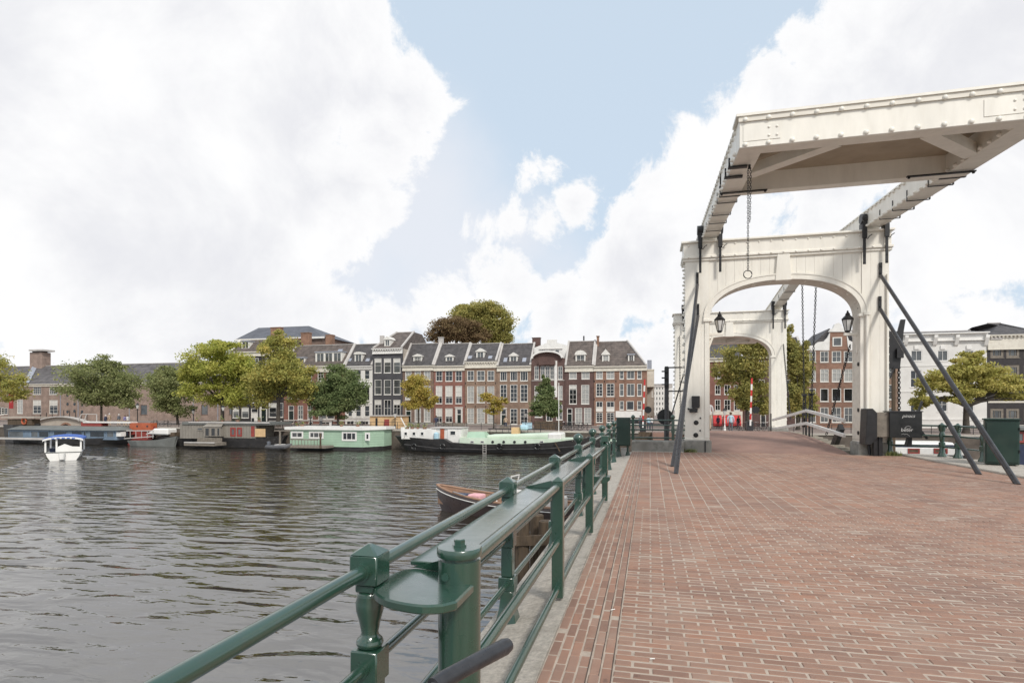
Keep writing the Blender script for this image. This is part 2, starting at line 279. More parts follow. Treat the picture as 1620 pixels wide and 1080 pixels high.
# ------------------------------------------------------------------ objects
def tag(o, label=None, cat=None, group=None, kind=None):
    if label: o['label'] = label
    if cat: o['category'] = cat
    if group: o['group'] = group
    if kind: o['kind'] = kind
    return o
def thing(name, label, cat, loc=(0, 0, 0), rz=0.0, group=None):
    o = bpy.data.objects.new(name, None); COL.objects.link(o); o.empty_display_size = 0.3
    o.location = loc; o.rotation_euler = (0, 0, rz); return tag(o, label, cat, group)
def wloc(o):
    v = Vector((0, 0, 0))
    while o is not None:
        v = v + Vector(o.location); o = o.parent
    return v
class MB:
    """collects faces; world coordinates unless tf is given"""
    def __init__(s): s.v = []; s.f = []; s.mi = []; s.m = 0
    def poly(s, pts, faces):
        b = len(s.v); s.v.extend([tuple(p) for p in pts])
        for f in faces: s.f.append(tuple(b + i for i in f)); s.mi.append(s.m)
        return s
    def box(s, x0, x1, y0, y1, z0, z1):
        p = [(x0,y0,z0),(x1,y0,z0),(x1,y1,z0),(x0,y1,z0),(x0,y0,z1),(x1,y0,z1),(x1,y1,z1),(x0,y1,z1)]
        return s.poly(p, [(0,3,2,1),(4,5,6,7),(0,1,5,4),(1,2,6,5),(2,3,7,6),(3,0,4,7)])
    def bar(s, a, b, w, h, up=(0, 0, 1)):
        a = Vector(a); b = Vector(b); d = (b - a).normalized(); up = Vector(up)
        if abs(d.dot(up)) > 0.99: up = Vector((0, 1, 0))
        r = d.cross(up).normalized() * w / 2; u = r.cross(d).normalized() * h / 2
        p = [a-r-u, a+r-u, a+r+u, a-r+u, b-r-u, b+r-u, b+r+u, b-r+u]
        return s.poly(p, [(0,1,2,3),(7,6,5,4),(0,4,5,1),(1,5,6,2),(2,6,7,3),(3,7,4,0)])
    def tube(s, pts, r, n=8, cap=True):
        pts = [Vector(p) for p in pts]; rs = r if isinstance(r, (list, tuple)) else [r] * len(pts); b = len(s.v)
        for i, p in enumerate(pts):
            d = (pts[min(i+1, len(pts)-1)] - pts[max(i-1, 0)]).normalized()
            up = Vector((0, 0, 1)) if abs(d.z) < 0.95 else Vector((1, 0, 0))
            x = d.cross(up).normalized(); y = x.cross(d)
            for k in range(n):
                a = 2 * math.pi * k / n; s.v.append(tuple(p + (x * math.cos(a) + y * math.sin(a)) * rs[i]))
        for i in range(len(pts) - 1):
            for k in range(n):
                a, c = b + i*n + k, b + i*n + (k+1) % n; s.f.append((a, c, c + n, a + n)); s.mi.append(s.m)
        if cap:
            s.f.append(tuple(b + k for k in range(n))[::-1]); s.mi.append(s.m)
            s.f.append(tuple(b + (len(pts)-1)*n + k for k in range(n))); s.mi.append(s.m)
        return s
    def lathe(s, cx, cy, prof, n=14, square=False):
        b = len(s.v)
        for (r, z) in prof:
            for k in range(n):
                a = 2 * math.pi * (k + (0.5 if n == 4 else 0)) / n; s.v.append((cx + r * math.cos(a), cy + r * math.sin(a), z))
        for i in range(len(prof) - 1):
            for k in range(n):
                a, c = b + i*n + k, b + i*n + (k+1) % n; s.f.append((a, c, c+n, a+n)); s.mi.append(s.m)
        s.f.append(tuple(b + k for k in range(n))[::-1]); s.mi.append(s.m)
        s.f.append(tuple(b + (len(prof)-1)*n + k for k in range(n))); s.mi.append(s.m)
        return s
    def prism(s, poly, off):
        """polygon (3-D points) extruded along off"""
        off = Vector(off); n = len(poly); p = [Vector(q) for q in poly]; p += [q + off for q in p]
        f = [tuple(range(n))[::-1], tuple(range(n, 2*n))] + [(i, (i+1) % n, n + (i+1) % n, n + i) for i in range(n)]
        return s.poly(p, f)
    def xz(s, pts, y0, y1): return s.prism([(x, y0, z) for x, z in pts], (0, y1 - y0, 0))
    def tf(s, fn): s.v = [tuple(fn(Vector(q))) for q in s.v]; return s
    def build(s, name, mat, parent=None, bevel=0.0, smooth=False, local=False, kind=None, seg=1):
        me = bpy.data.meshes.new(name); o = bpy.data.objects.new(name, me); COL.objects.link(o)
        off = Vector((0, 0, 0))
        if parent is not None:
            o.parent = parent
            if not local: off = wloc(parent)
        me.from_pydata([tuple(Vector(q) - off) for q in s.v] if off.length else s.v, [], s.f)
        for m in (mat if isinstance(mat, (list, tuple)) else [mat]): me.materials.append(m)
        if isinstance(mat, (list, tuple)): me.polygons.foreach_set('material_index', s.mi)
        if smooth:
            me.polygons.foreach_set('use_smooth', [True] * len(me.polygons))
            try: me.set_sharp_from_angle(angle=R(40))
            except Exception: pass
        me.update()
        if bevel:
            bv = o.modifiers.new('bevel', 'BEVEL'); bv.width = bevel; bv.segments = seg; bv.limit_method = 'ANGLE'; bv.angle_limit = R(35)
        if kind: o['kind'] = kind
        return o
def one(name, mb, mat, label, cat, loc, group=None, **k):
    """a thing that is one mesh; its origin sits at loc"""
    loc = Vector(loc); mb.v = [tuple(Vector(q) - loc) for q in mb.v]
    o = mb.build(name, mat, None, **k); o.location = loc; return tag(o, label, cat, group)
def place(parent, name, mesh, p, rot=(0, 0, 0), scale=(1, 1, 1)):
    o = bpy.data.objects.new(name, mesh); COL.objects.link(o); o.parent = parent
    o.location = Vector(p) - wloc(parent); o.rotation_euler = rot; o.scale = scale; return o
def copy_tree(o, parent=None, loc=None, rz=None, label=None):
    c = o.copy(); COL.objects.link(c)
    if parent is not None: c.parent = parent
    if loc is not None: c.location = loc
    if rz is not None: c.rotation_euler = (0, 0, rz)
    if label: c['label'] = label
    for ch in list(o.children): copy_tree(ch, c)
    return c
# ================================================================== SETTING: water, banks, deck
def water_mat():
    m = bpy.data.materials.new('river_water'); m.use_nodes = True; t = NT(m.node_tree); t.t.nodes.clear()
    out = t.n('ShaderNodeOutputMaterial'); b = t.n('ShaderNodeBsdfPrincipled'); t.l(b.outputs[0], out.inputs[0])
    b.inputs['Base Color'].default_value = (0.030, 0.025, 0.018, 1); b.inputs['Roughness'].default_value = 0.05
    b.inputs['IOR'].default_value = 2.15; b.inputs['Specular IOR Level'].default_value = 0.85
    geo = t.n('ShaderNodeNewGeometry'); v = geo.outputs['Position']
    def mapped(sx, sy, rot):
        mp = t.n('ShaderNodeMapping'); mp.inputs['Scale'].default_value = (sx, sy, 1); mp.inputs['Rotation'].default_value = (0, 0, R(rot)); t.l(v, mp.inputs[0]); return mp.outputs[0]
    big = t.noise(mapped(0.42, 1.15, -14), 1.15, 1, 0.45, 0.5)
    midn = t.noise(mapped(0.5, 1.25, -8), 3.0, 2, 0.5, 0.7)
    fine = t.noise(mapped(0.7, 1.3, 25), 4.2, 3, 0.55, 0.5)
    patch = t.maprange(t.noise(mapped(0.6, 1.4, 10), 0.07, 3), 0.38, 0.62, 0.45, 1.0)
    h = t.math('ADD', t.math('MULTIPLY', big, 0.155), t.math('MULTIPLY', t.math('ADD', t.math('MULTIPLY', midn, 0.036), t.math('MULTIPLY', fine, 0.009)), patch))
    bp = t.n('ShaderNodeBump'); bp.inputs['Strength'].default_value = 0.85; bp.inputs['Distance'].default_value = 1.0
    t.l(h, bp.inputs['Height']); t.l(bp.outputs[0], b.inputs['Normal'])
    return m
M['water'] = water_mat()
mb = MB(); mb.poly([(-420, -120, ZW), (260, -120, ZW), (260, 70, ZW), (-420, 70, ZW)], [(0, 1, 2, 3)]); mb.build('river_water', M['water'], kind='structure')
mb = MB(); mb.poly([(-900, 67.6, ZS), (900, 67.6, ZS), (900, 1500, ZS), (-900, 1500, ZS)], [(0, 1, 2, 3)]); mb.build('street_ground', M['street'], kind='structure')
q = MB(); q.box(-420, 260, 67.2, 67.6, ZW - 1, ZS - 0.16); q.build('quay_wall', M['quay'], kind='structure')
q = MB()
for i in range(150): q.box(-130 + i * 1.5, -130 + i * 1.5 + 1.49, 67.1, 67.75, ZS - 0.16 + 0.001 * (i % 3), ZS + 0.02)
q.build('quay_coping', M['stone'], kind='structure')

def deck_z(y):
    if y <= 22.0: return 0.0
    if y <= 38.4:
        u = (y - 22.0) / 16.4; return 0.44 * math.sin(math.pi * u) ** 0.9 if 0 < u < 1 else 0.0
    return ZS * min((y - 38.4) / 29.3, 1.0) + 0.01
# approach slab, its stone edge strips, lift span, far approach
s = MB(); s.box(-1.25, 9.0, -9, 22.9, -0.75, -0.17); s.build('bridge_slab', M['plinth'], kind='structure')
strip = MB()
yy = -9.0; i = 0
while yy < 21.7:
    l = 2.35; y1 = min(yy + l - 0.012, 21.7); dz = 0.003 * ((i * 7) % 3 - 1)
    strip.prism([(-0.652, yy, -0.012 + dz), (-1.27, yy, -0.125 + dz), (-1.27, yy, -0.5), (-0.652, yy, -0.5)], (0, y1 - yy, 0)); yy += l; i += 1
strip.build('stone_kerb', M['stone'], kind='structure', bevel=0.012)
strip = MB(); yy = -9.0
while yy < 22.0:
    y1 = min(yy + 1.95, 22.6); strip.box(8.32, 9.0 if yy < 15.5 else 10.0 if yy < 19.2 else 9.5, yy, y1 - 0.012, -0.4, 0.05); yy += 1.95
strip.build('stone_kerb', M['stone'], kind='structure', bevel=0.02)
base = MB(); base.box(-0.65, 8.32, -9, 22.0, -0.16, -0.0035); base.build('paving_bed', M['joint'], kind='structure')
gut = MB()
for gx in (-0.376, -0.305, -0.231): gut.box(gx + .002, gx + 0.0085, -9, 21.6, -0.1, -0.0005)
gut.build('gutter_joint', M['jointdark'], kind='structure')
pv = thing('brick_paving', None, None, (-0.646, 1.5, 0)); pv['kind'] = 'structure'; 
def brick_geo(x0, x1, y0, y1, zt, dx=0, dy=0):
    c = 0.0055; zb = -0.04
    return [(x0,y0,zb),(x1,y0,zb),(x1,y1,zb),(x0,y1,zb),(x0,y0,zt-c),(x1,y0,zt-c),(x1,y1,zt-c+dx),(x0,y1,zt-c+dx),
            (x0+c,y0+c,zt),(x1-c,y0+c,zt),(x1-c,y1-c,zt+dx),(x0+c,y1-c,zt+dx)]
BF = [(0,1,5,4),(1,2,6,5),(2,3,7,6),(3,0,4,7),(4,5,9,8),(5,6,10,9),(6,7,11,10),(7,4,8,11),(8,9,10,11)]
rects = []
for k in range(6):
    x0 = -0.644 + k * 0.0705 + (0.004 if k > 3 else 0); y = 1.4 + (0.114 if k % 2 else 0) + random.uniform(-.02, .02)
    while y < 21.5:
        rects.append((x0, x0 + 0.0620, y, min(y + 0.2175, 21.55), 0.0)); y += 0.2275
y = 1.5; r = 0
while y < 21.95:
    off = 0.114 if (r % 2 and y < 9.55) else 0.0
    jy = random.uniform(-.002, .002); x = -0.214 - off
    while x < 8.3:
        x0 = max(x, -0.214); x1 = min(x + 0.2165, 8.31)
        if x1 - x0 > 0.03 and not (x1 > 1.22 and x0 < 2.15 and y > 21.75) and not (x1 > 6.85 and y > 21.75):
            wob = 0.0025 * math.sin(x * 1.3 + r * 0.7) + jy
            rects.append((x0, x1 - random.uniform(0, .004), y + wob, y + wob + 0.0665 - random.uniform(0, .004), 0.0))
        x += 0.2285
    y += 0.0785; r += 1
def seen(rc):
    x, y = (rc[0] + rc[1]) / 2, (rc[2] + rc[3]) / 2; d = -x * SY + y * CY; l = x * CY + y * SY
    px = CX + FPX * l / d; py = HZ + FPX * EYE / d
    return d, -20 < px < 1650 and py < 1095
order = sorted([(seen(rc)[0], i) for i, rc in enumerate(rects) if seen(rc)[1]])
singles = set(i for _, i in order[:300])
allv = []; allf = []
shared = {}
for i, rc in enumerate(rects):
    x0, x1, y0, y1, dz = rc; zt = dz + max(-.002, random.gauss(0, 0.0013)); tl = random.gauss(0, 0.0018)
    if i in singles:
        key = (round(x1 - x0, 2), round(y1 - y0, 2), random.randrange(3))
        if key not in shared:
            w, h = x1 - x0, y1 - y0; me = bpy.data.meshes.new('brick')
            me.from_pydata(brick_geo(-w/2, w/2, -h/2, h/2, 0, tl), [], BF); me.materials.append(M['paver_one']); shared[key] = me
        place(pv, 'brick', shared[key], ((x0 + x1) / 2, (y0 + y1) / 2, zt), (0, 0, random.gauss(0, .006)))
    else:
        b = len(allv); allv.extend(brick_geo(x0, x1, y0, y1, zt, tl)); allf.extend([tuple(b + k for k in f) for f in BF])
me = bpy.data.meshes.new('bricks_beyond'); me.from_pydata(allv, [], allf); me.materials.append(M['paver'])
o = bpy.data.objects.new('brick_field', me); COL.objects.link(o); o.parent = pv; o.location = -Vector(pv.location); o['kind'] = 'stuff'
# lift span and the far approach, curved surfaces
def ribbon(name, x0, x1, ys, mat, drop):
    m = MB(); n = len(ys); b = []
    for yq in ys: b += [(x0, yq, deck_z(yq)), (x1, yq, deck_z(yq)), (x1, yq, deck_z(yq) - drop), (x0, yq, deck_z(yq) - drop)]
    f = [(0, 1, 2, 3), tuple(4*(n-1) + k for k in (3, 2, 1, 0))]
    for i in range(n - 1):
        for k in range(4): f.append((4*i + k, 4*i + 4 + k, 4*i + 4 + (k+1) % 4, 4*i + (k+1) % 4))
    m.poly(b, f); return m.build(name, mat, kind='structure')
ribbon('lift_span', 2.2, 6.78, [22.003 + i * 0.41 for i in range(41)], M['deckroad'], 0.3)
ribbon('far_approach', 0.2, 9.4, [38.42 + i * 1.3 for i in range(24)], M['deckroad'], 0.5)
# board ends sticking out beyond the right edge of the lift span
le = thing('span_edge', 'row of pale board ends along the right edge of the lift span', 'deck edge', (6.9, 23, 0))
for i in range(20):
    yq = 23.0 + i * 0.72; m = MB(); m.box(6.79, 7.35, yq, yq + 0.3, deck_z(yq) - 0.14, deck_z(yq) - 0.03); m.build('plank', M['deckboard'], le)
# bridge piers (timber trestles under the deck)
for i, yq in enumerate((4, 13, 40, 49, 58)):
    m = MB()
    for x in (-0.6, 2, 4.6, 7.2, 9): m.tube([(x, yq, ZW - 1), (x, yq, -0.7)], 0.2, 8)
    m.bar((-1.1, yq, -0.9), (9.6, yq, -0.9), 0.35, 0.35)
    one('trestle_pier', m, M['oldwood'], ('timber trestle under the deck beside the swing gate', 'timber trestle under the deck next to the mooring piles', 'timber trestle just beyond the far portal', 'timber trestle midway between the far portal and the far quay', 'timber trestle closest to the far quay')[i], 'pier', (4, yq, ZW), 'trestles under the bridge')

# ================================================================== RIVERSIDE RAILING (left)
RX = -1.1
rail = thing('bridge_railing', 'long green pipe railing with turned posts on the water side of the deck', 'railing', (RX, 2.1, -0.13))
def baluster(y, ball, parent, x=RX, zb=-0.13):
    m = MB()
    h_ = .06
    m.box(x-h_, x+h_, y-h_, y+h_, .9, 1.02); m.box(x-.044, x+.044, y-.044, y+.044, .866, .9)
    if not ball: m.poly([(x-h_,y-h_,1.02),(x+h_,y-h_,1.02),(x+h_,y+h_,1.02),(x-h_,y+h_,1.02),(x,y,1.062)], [(0,1,4),(1,2,4),(2,3,4),(3,0,4)])
    m.box(x-.058, x+.058, y-.058, y+.058, .505, .64)
    m.box(x-.046, x+.046, y-.046, y+.046, .27, .505)
    m.box(x-.065, x+.065, y-.065, y+.065, .16, .27)
    m.lathe(x, y, [(.085, .16), (.072, .10), (.085, .02), (.125, zb + .02), (.13, zb)], 4)
    l = m; l.lathe(x, y, [(.04,.638),(.054,.65),(.055,.668),(.038,.685),(.034,.70),(.043,.745),(.055,.79),(.057,.82),(.05,.845),(.052,.853),(.044,.867)], 18)
    o = m.build('post', M['green'], parent, bevel=0.006, smooth=True)
    if ball:
        b = MB(); b.lathe(x, y, [(.045,1.02),(.03,1.045),(.05,1.075),(.078,1.11),(.082,1.14),(.07,1.175),(.035,1.2),(.0,1.21)], 16); b.build('ball_finial', M['green'], o, smooth=True)
ys = [-0.2, 2.1, 4.4, 6.7, 9.0, 11.3, 13.6, 15.9, 18.2, 20.4]
for y in ys: baluster(y, y > 8, rail)
for i in range(len(ys) - 1):
    for (z, r) in ((.957, .0285), (.572, .0225), (.215, .0225)):
        m = MB(); m.tube([(RX, ys[i] + .05, z), (RX, ys[i+1] - .05, z)], r, 14); m.build('rail', M['green'], rail, smooth=True)
        for ya, yb in ((ys[i] + .058, ys[i] + .08), (ys[i+1] - .08, ys[i+1] - .058)):
            c = MB(); c.tube([(RX, ya, z), (RX, yb, z)], r + .007, 14); c.build('rail_collar', M['green'], rail, smooth=True)

# ================================================================== SWING GATE folded back along the railing
GX = -0.76
gate = thing('swing_gate', 'green swing gate with flat top plates folded back beside the railing', 'gate', (GX, 2.22, -0.05))
m = MB(); m.lathe(GX, 2.22, [(.087, -.06), (.087, .985)], 32); m.build('hinge_post', M['green'], gate, smooth=True)
m = MB(); m.lathe(GX, 2.22, [(.074, .985), (.074, 1.0), (.09, 1.0), (.092, 1.006), (.092, 1.03), (.088, 1.035)], 32); m.build('post_cap', M['green'], gate, smooth=True)
m = MB(); m.lathe(GX, 2.22, [(.03, 1.035), (.03, 1.043), (.024, 1.043), (.024, 1.062), (.02, 1.066)], 6); m.build('cap_bolt', M['green'], gate)
m = MB(); m.tube([(GX - .03, 2.13, .93), (GX - .03, 2.155, .93)], .016, 10); m.build('side_bolt', M['green'], gate)
pts = [(GX + .075, 2.2), (GX + .075, 1.97)]
pts += [(GX - .14 + .215 * math.cos(a), 1.985 + .06 * math.sin(a) * 1.0) for a in [R(-60 - 10 * i) for i in range(0)]]
arc = [(GX + .04, 1.925), (GX - .03, 1.90), (GX - .12, 1.91), (GX - .2, 1.94), (GX - .27, 2.0), (GX - .315, 2.08), (GX - .325, 2.16), (GX - .31, 2.24), (GX - .28, 2.31), (GX - .24, 2.335)]
sm = []
for i in range(len(arc) - 1):
    p0, p1, p2, p3 = (Vector((*arc[max(0, min(len(arc) - 1, k))], 0)) for k in (i - 1, i, i + 1, i + 2))
    for u in (0, .25, .5, .75): sm.append(tuple((.5 * ((2 * p1) + (p2 - p0) * u + (2*p0 - 5*p1 + 4*p2 - p3) * u*u + (3*p1 - p0 - 3*p2 + p3) * u**3))[:2]))
pts += sm + [arc[-1], (GX - .01, 2.335)]
m = MB(); m.prism([(x, y, .862) for x, y in pts][::-1], (0, 0, .036)); m.build('end_plate', M['green'], gate, bevel=0.007)
gp_y = [4.8, 7.4, 10.0]
def gatepost(y):
    w = .048; m = MB(); m.box(GX-w, GX+w, y-w, y+w, 0.0, .985); m.poly([(GX-w,y-w,.985),(GX+w,y-w,.985),(GX+w,y+w,.985),(GX-w,y+w,.985),(GX,y,1.025)], [(0,1,4),(1,2,4),(2,3,4),(3,0,4)])
    m.build('gate_post', M['green'], gate, bevel=0.006)
for y in gp_y: gatepost(y)
seg = [2.22] + gp_y
for i in range(3):
    a = seg[i] + (.085 if i == 0 else .045); b = seg[i+1] - .045
    for (z, r) in ((.94, .0315), (.475, .0305), (.08, .028)):
        m = MB(); m.tube([(GX, a, z), (GX, b, z)], r, 14); m.build('rail', M['green'], gate, smooth=True)
    y0 = seg[i] + (.13 if i == 0 else .02); y1 = seg[i+1] - .06
    m = MB(); m.box(GX - .275, GX - .035, y0, y1, .905, .925); m.build('top_plate', M['green'], gate, bevel=0.004)
    m = MB(); m.box(GX - .05, GX - .034, y0, y1, .88, .9285); m.build('plate_lip', M['green'], gate)
    if i: 
        m = MB(); m.prism([(GX - .275, y0 - .06, .926), (GX - .05, y0 - .06, .926), (GX - .05, y0 - .06, .99), (GX - .275, y0 - .06, .932)], (0, .014, 0)); m.build('stiffener', M['green'], gate)
    else:
        m = MB(); m.prism([(GX - .25, 2.336, .9), (GX - .09, 2.30, .9), (GX - .09, 2.30, .955), (GX - .25, 2.336, .905)], (.004, .014, 0)); m.build('stiffener', M['green'], gate)
m = MB(); m.box(GX - .06, GX + .06, 9.93, 10.06, 1.02, 1.13); m.build('latch_box', M['green'], gate, bevel=0.01)
m = MB(); m.prism([(GX - .3, 9.5, .36), (GX + .05, 9.5, .36), (GX + .12, 9.5, .42), (GX + .12, 9.5, .47), (GX - .3, 9.5, .47)], (0, .3, 0)); m.build('catch_plate', M['green'], gate, bevel=0.006)
m = MB(); m.box(GX - .35, GX - .28, 9.6, 9.7, .0, .6); m.box(GX-.35, GX-.28, 9.6, 9.7, .6, .9); m.build('catch_post', M['green'], gate, bevel=0.006)
m = MB(); m.box(GX - .048, GX + .048, 10.06, 10.08, .2, .98); m.build('end_panel', M['green'], gate)

# green cabinet hung on the railing near the gate's far end and the cross railing at the end of the pavement
cb = thing('control_cabinet', 'flat dark green cabinet on splayed legs at the far end of the railing', 'cabinet', (-0.9, 20.3, -0.1))
m = MB(); m.box(-1.13, -.66, 20.1, 20.42, .30, 1.29); m.build('housing', M['green_box'], cb, bevel=0.02)
m = MB(); m.box(-1.09, -.7, 20.075, 20.1, .34, 1.25); m.build('door', M['green_box'], cb, bevel=0.01)
for x in (-1.05, -.75):
    m = MB(); m.bar((x, 20.25, -.1), (x, 20.25, .3), .07, .07); m.lathe(x, 20.25, [(.11, -.12), (.05, .1)], 8); m.build('leg', M['green_box'], cb)
m = MB(); m.box(-1.0, -.72, 20.5, 20.6, -.05, .2)
one('white_box', m, M['white'], 'small white box standing under the flat green cabinet', 'box', (-.86, 20.55, -.1))
xr = thing('cross_railing', 'short green railing running across to the left leg of the white portal', 'railing', (0.3, 22.1, 0))
for (x, ball) in ((-0.62, True), (0.84, True)):
    m = MB(); m.box(x-.05, x+.05, 22.05, 22.15, .42, 1.18); m.box(x-.065, x+.065, 22.035, 22.165, .7, .85); m.build('post', M['green'], xr, bevel=.006)
    m = MB(); m.lathe(x, 22.1, [(.03, 1.18), (.04, 1.2), (.08, 1.26), (.08, 1.3), (.03, 1.36), (0, 1.37)], 12); m.build('ball_finial', M['green'], xr, smooth=True)
for z in (1.16, .97, .80, .5):
    m = MB(); m.tube([(-1.1, 22.1, z), (1.32, 22.1, z)], .028, 10); m.build('rail', M['green'], xr, smooth=True)
m = MB(); m.box(-0.66, 1.22, 21.72, 22.4, -.4, .40)
one('stone_kerb_wall', m, M['plinth'], 'low weathered stone wall across the end of the pavement', 'wall', (.3, 22, -.3), bevel=.03)
m = MB(); m.box(-.645, 1.2, 21.58, 21.715, -.2, .02); m.build('stone_sill', M['stone'], kind='structure', bevel=.01)

# ================================================================== RIGHT SIDE: railing, cabinet
rr = thing('bridge_railing', 'short green railing between the portal leg and the tall green cabinet', 'railing', (8.6, 21.3, 0.06))
PR = [(7.98, 21.95), (9.18, 21.15), (9.35, 20.55)]
for (x, y) in PR + [(9.42, 19.3)]:
    m = MB(); m.lathe(x, y, [(.13, .06), (.12, .1), (.075, .2), (.07, .36), (.09, .38), (.09, .5), (.06, .52), (.065, .6), (.085, .75), (.06, .85), (.09, .9), (.09, 1.08), (.05, 1.1), (.02, 1.14)], 12); m.build('post', M['green'], rr, smooth=True)
for a, b in zip(PR, PR[1:] + [(9.42, 19.3)]):
    for z in (1.04, .72, .36):
        m = MB(); m.tube([(a[0], a[1], z), (b[0], b[1], z)], .03, 10); m.build('rail', M['green'], rr, smooth=True)
for z in (1.04, .72, .36):
    m = MB(); m.tube([(9.42, 19.3, z), (9.9, 18.9, z)], .03, 10); m.build('rail', M['green'], rr, smooth=True)
uc = thing('utility_cabinet', 'tall dark green utility cabinet on the kerb behind the slanted rods', 'cabinet', (9.4, 18.4, .06), R(-22))
m = MB(); m.box(-.36, .36, -.26, .26, .02, 1.22); m.build('housing', M['green_box'], uc, local=True, bevel=.015)
m = MB(); m.box(-.39, .39, -.29, .29, 1.22, 1.27); m.build('lid', M['green_box'], uc, local=True, bevel=.012)
m = MB(); m.box(-.33, .33, -.285, -.262, .08, 1.17); d = m.build('door', M['green_box'], uc, local=True, bevel=.008)
for z in (.35, .95):
    m = MB(); m.box(.345, .365, -.3, -.262, z, z + .08); m.build('hinge', M['iron'], d, local=True)
m = MB(); m.tube([(-.26, -.29, .62), (-.26, -.31, .62)], .018, 8); m.build('lock', M['chrome'], d, local=True)
hs = MB(); hs.tube([(9.7, 16.6, .55), (9.6, 16.4, .3), (9.5, 16.2, .14), (9.45, 15.8, .095), (9.5, 15.2, .095), (9.6, 14.3, .095)], .03, 8)
one('drain_pipe', hs, M['white'], 'bent white pipe lying on the kerb beside the tall green cabinet', 'pipe', (9.5, 15.5, .09), smooth=True)
# ================================================================== DRAWBRIDGE PORTALS
bolt_me = MB(); bolt_me.lathe(0, 0, [(.062, 0), (.06, .016), (.048, .034), (.028, .045), (0, .048)], 10)
_b = bolt_me.build('bolt_source', M['cream'], smooth=True); BOLT = _b.data; bpy.data.objects.remove(_b)
def bolt(parent, p, rot, sc=1.0, pr=1.0): return place(parent, 'bolt', BOLT, p, rot, (sc, sc, sc * pr))
FRONT = (R(90), 0, 0); LEFT = (0, R(-90), 0); DOWN = (R(180), 0, 0); RIGHT = (0, R(90), 0)
def portal(yf, dx, label, full=True):
    xl, xr_, lw, dp = 1.27 + dx, 7.97 + dx, .84, .87
    il, ir = xl + lw, xr_ - lw; xc = (il + ir) / 2; ha = (ir - il) / 2; zs, rise = 4.85, 1.37
    T = thing('drawbridge_portal', label, 'portal', (xc, yf + dp / 2, 0))
    B = dict(parent=T)
    def legz(x0, x1):
        m = MB(); m.box(x0 + .02, x1 - .02, yf + .02, yf + dp - .02, .42, 7.2); o = m.build('leg', M['cream'], bevel=.012, **B)
        for i in range(3):
            w = (x1 - x0) / 3; p = MB(); p.box(x0 + i*w + .0015, x0 + (i+1)*w - .0015, yf, yf + .02, .42, 7.15); p.build('plank', M['cream'], o, bevel=.002)
        p = MB(); p.box(x0 - .09, x1 + .09, yf - .07, yf + dp + .07, -.1, .43); p.build('plinth', M['plinth'], T, bevel=.05, seg=2)
        p = MB(); p.box(x0 - .02, x1 + .02, yf - .02, yf + dp + .02, .43, .50); p.build('leg_base', M['cream'], T, bevel=.01)
        return o
    legL = legz(xl, il); legR = legz(ir, xr_)
    def az(x):
        u = max(-1, min(1, (x - xc) / ha)); return zs + rise * (1 - abs(u) ** 2.25) ** (1 / 2.25)
    n = 17; w = (ir - il) / n
    for side, (ya, yb) in (('plank', (yf + .025, yf + .14)), ('back_plank', (yf + dp - .14, yf + dp - .025))):
        for i in range(n):
            x0, x1 = il + i*w + .0025, il + (i+1)*w - .0025
            bot = [(x1 - (x1 - x0) * k / 6, az(x1 - (x1 - x0) * k / 6)) for k in range(7)]
            p = MB(); p.xz([(x0, 7.15), (x1, 7.15)] + bot, ya, yb); p.build(side, M['cream'], T)
    xs = [xc - ha * math.cos(math.pi * k / 40) for k in range(41)]
    def strip(name, off0, off1, ya, yb, mat, dz0=0):
        pts_i = []; pts_o = []
        for k, x in enumerate(xs):
            e = 1e-3; dzdx = 0 if k in (0, 40) else (az(x + e) - az(x - e)) / (2 * e)
            nrm = Vector((-dzdx, 0, 1)).normalized() if 0 < k < 40 else Vector((-1 if k == 0 else 1, 0, 0))
            a = Vector((x, 0, az(x))) ; pts_i.append(a + nrm * off0); pts_o.append(a + nrm * off1)
        pts_i = [Vector((xs[0] - off0, 0, .52))] + pts_i + [Vector((xs[-1] + off0, 0, .52))]
        pts_o = [Vector((xs[0] - off1, 0, .52))] + pts_o + [Vector((xs[-1] + off1, 0, .52))]
        m = MB(); k0 = 0 if name == 'soffit' else 1; k1 = len(pts_i) - (0 if name == 'soffit' else 1)
        for i in range(k0, k1 - 1):
            m.prism([(pts_i[i].x, ya, pts_i[i].z), (pts_i[i+1].x, ya, pts_i[i+1].z), (pts_o[i+1].x, ya, pts_o[i+1].z), (pts_o[i].x, ya, pts_o[i].z)], (0, yb - ya, 0))
        return m.build(name, mat, T)
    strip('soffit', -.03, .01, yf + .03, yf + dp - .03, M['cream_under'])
    strip('arch_moulding', -.02, .17, yf - .035, yf + .02, M['cream'])
    strip('arch_bead', .15, .2, yf - .055, yf - .036, M['cream'])
    for sx in (il - .05, ir + .05):
        m = MB(); m.box(sx - .16, sx + .16, yf - .08, yf + .1, zs - .07, zs + .03); m.build('impost', M['cream'], T, bevel=.012)
        m = MB(); m.box(sx - .1, sx + .05 if sx < xc else sx + .1, yf - .028, yf - .002, .52, zs - .07); m.build('jamb_strip', M['cream'], T)
    m = MB(); m.xz([(xc - .2, 7.15), (xc + .2, 7.15), (xc + .27, az(xc) - .06), (xc - .27, az(xc) - .06)], yf - .07, yf + .15); m.build('keystone', M['cream'], T, bevel=.012)
    # entablature beam with mouldings
    m = MB(); m.box(xl - .06, xr_ + .06, yf - .06, yf + dp + .06, 7.15, 7.68); m.build('head_beam', M['cream'], T, bevel=.012)
    m = MB(); m.box(xl - .14, xr_ + .14, yf - .15, yf + dp + .15, 7.68, 7.75); m.build('cap_board', M['cream'], T, bevel=.01)
    m = MB(); m.box(xl - .12, xr_ + .12, yf - .10, yf + dp + .1, 7.11, 7.2); m.box(xl - .09, xr_ + .09, yf - .05, yf + dp + .05, 7.02, 7.108); m.build('lower_moulding', M['cream'], T, bevel=.015)
    k = 17
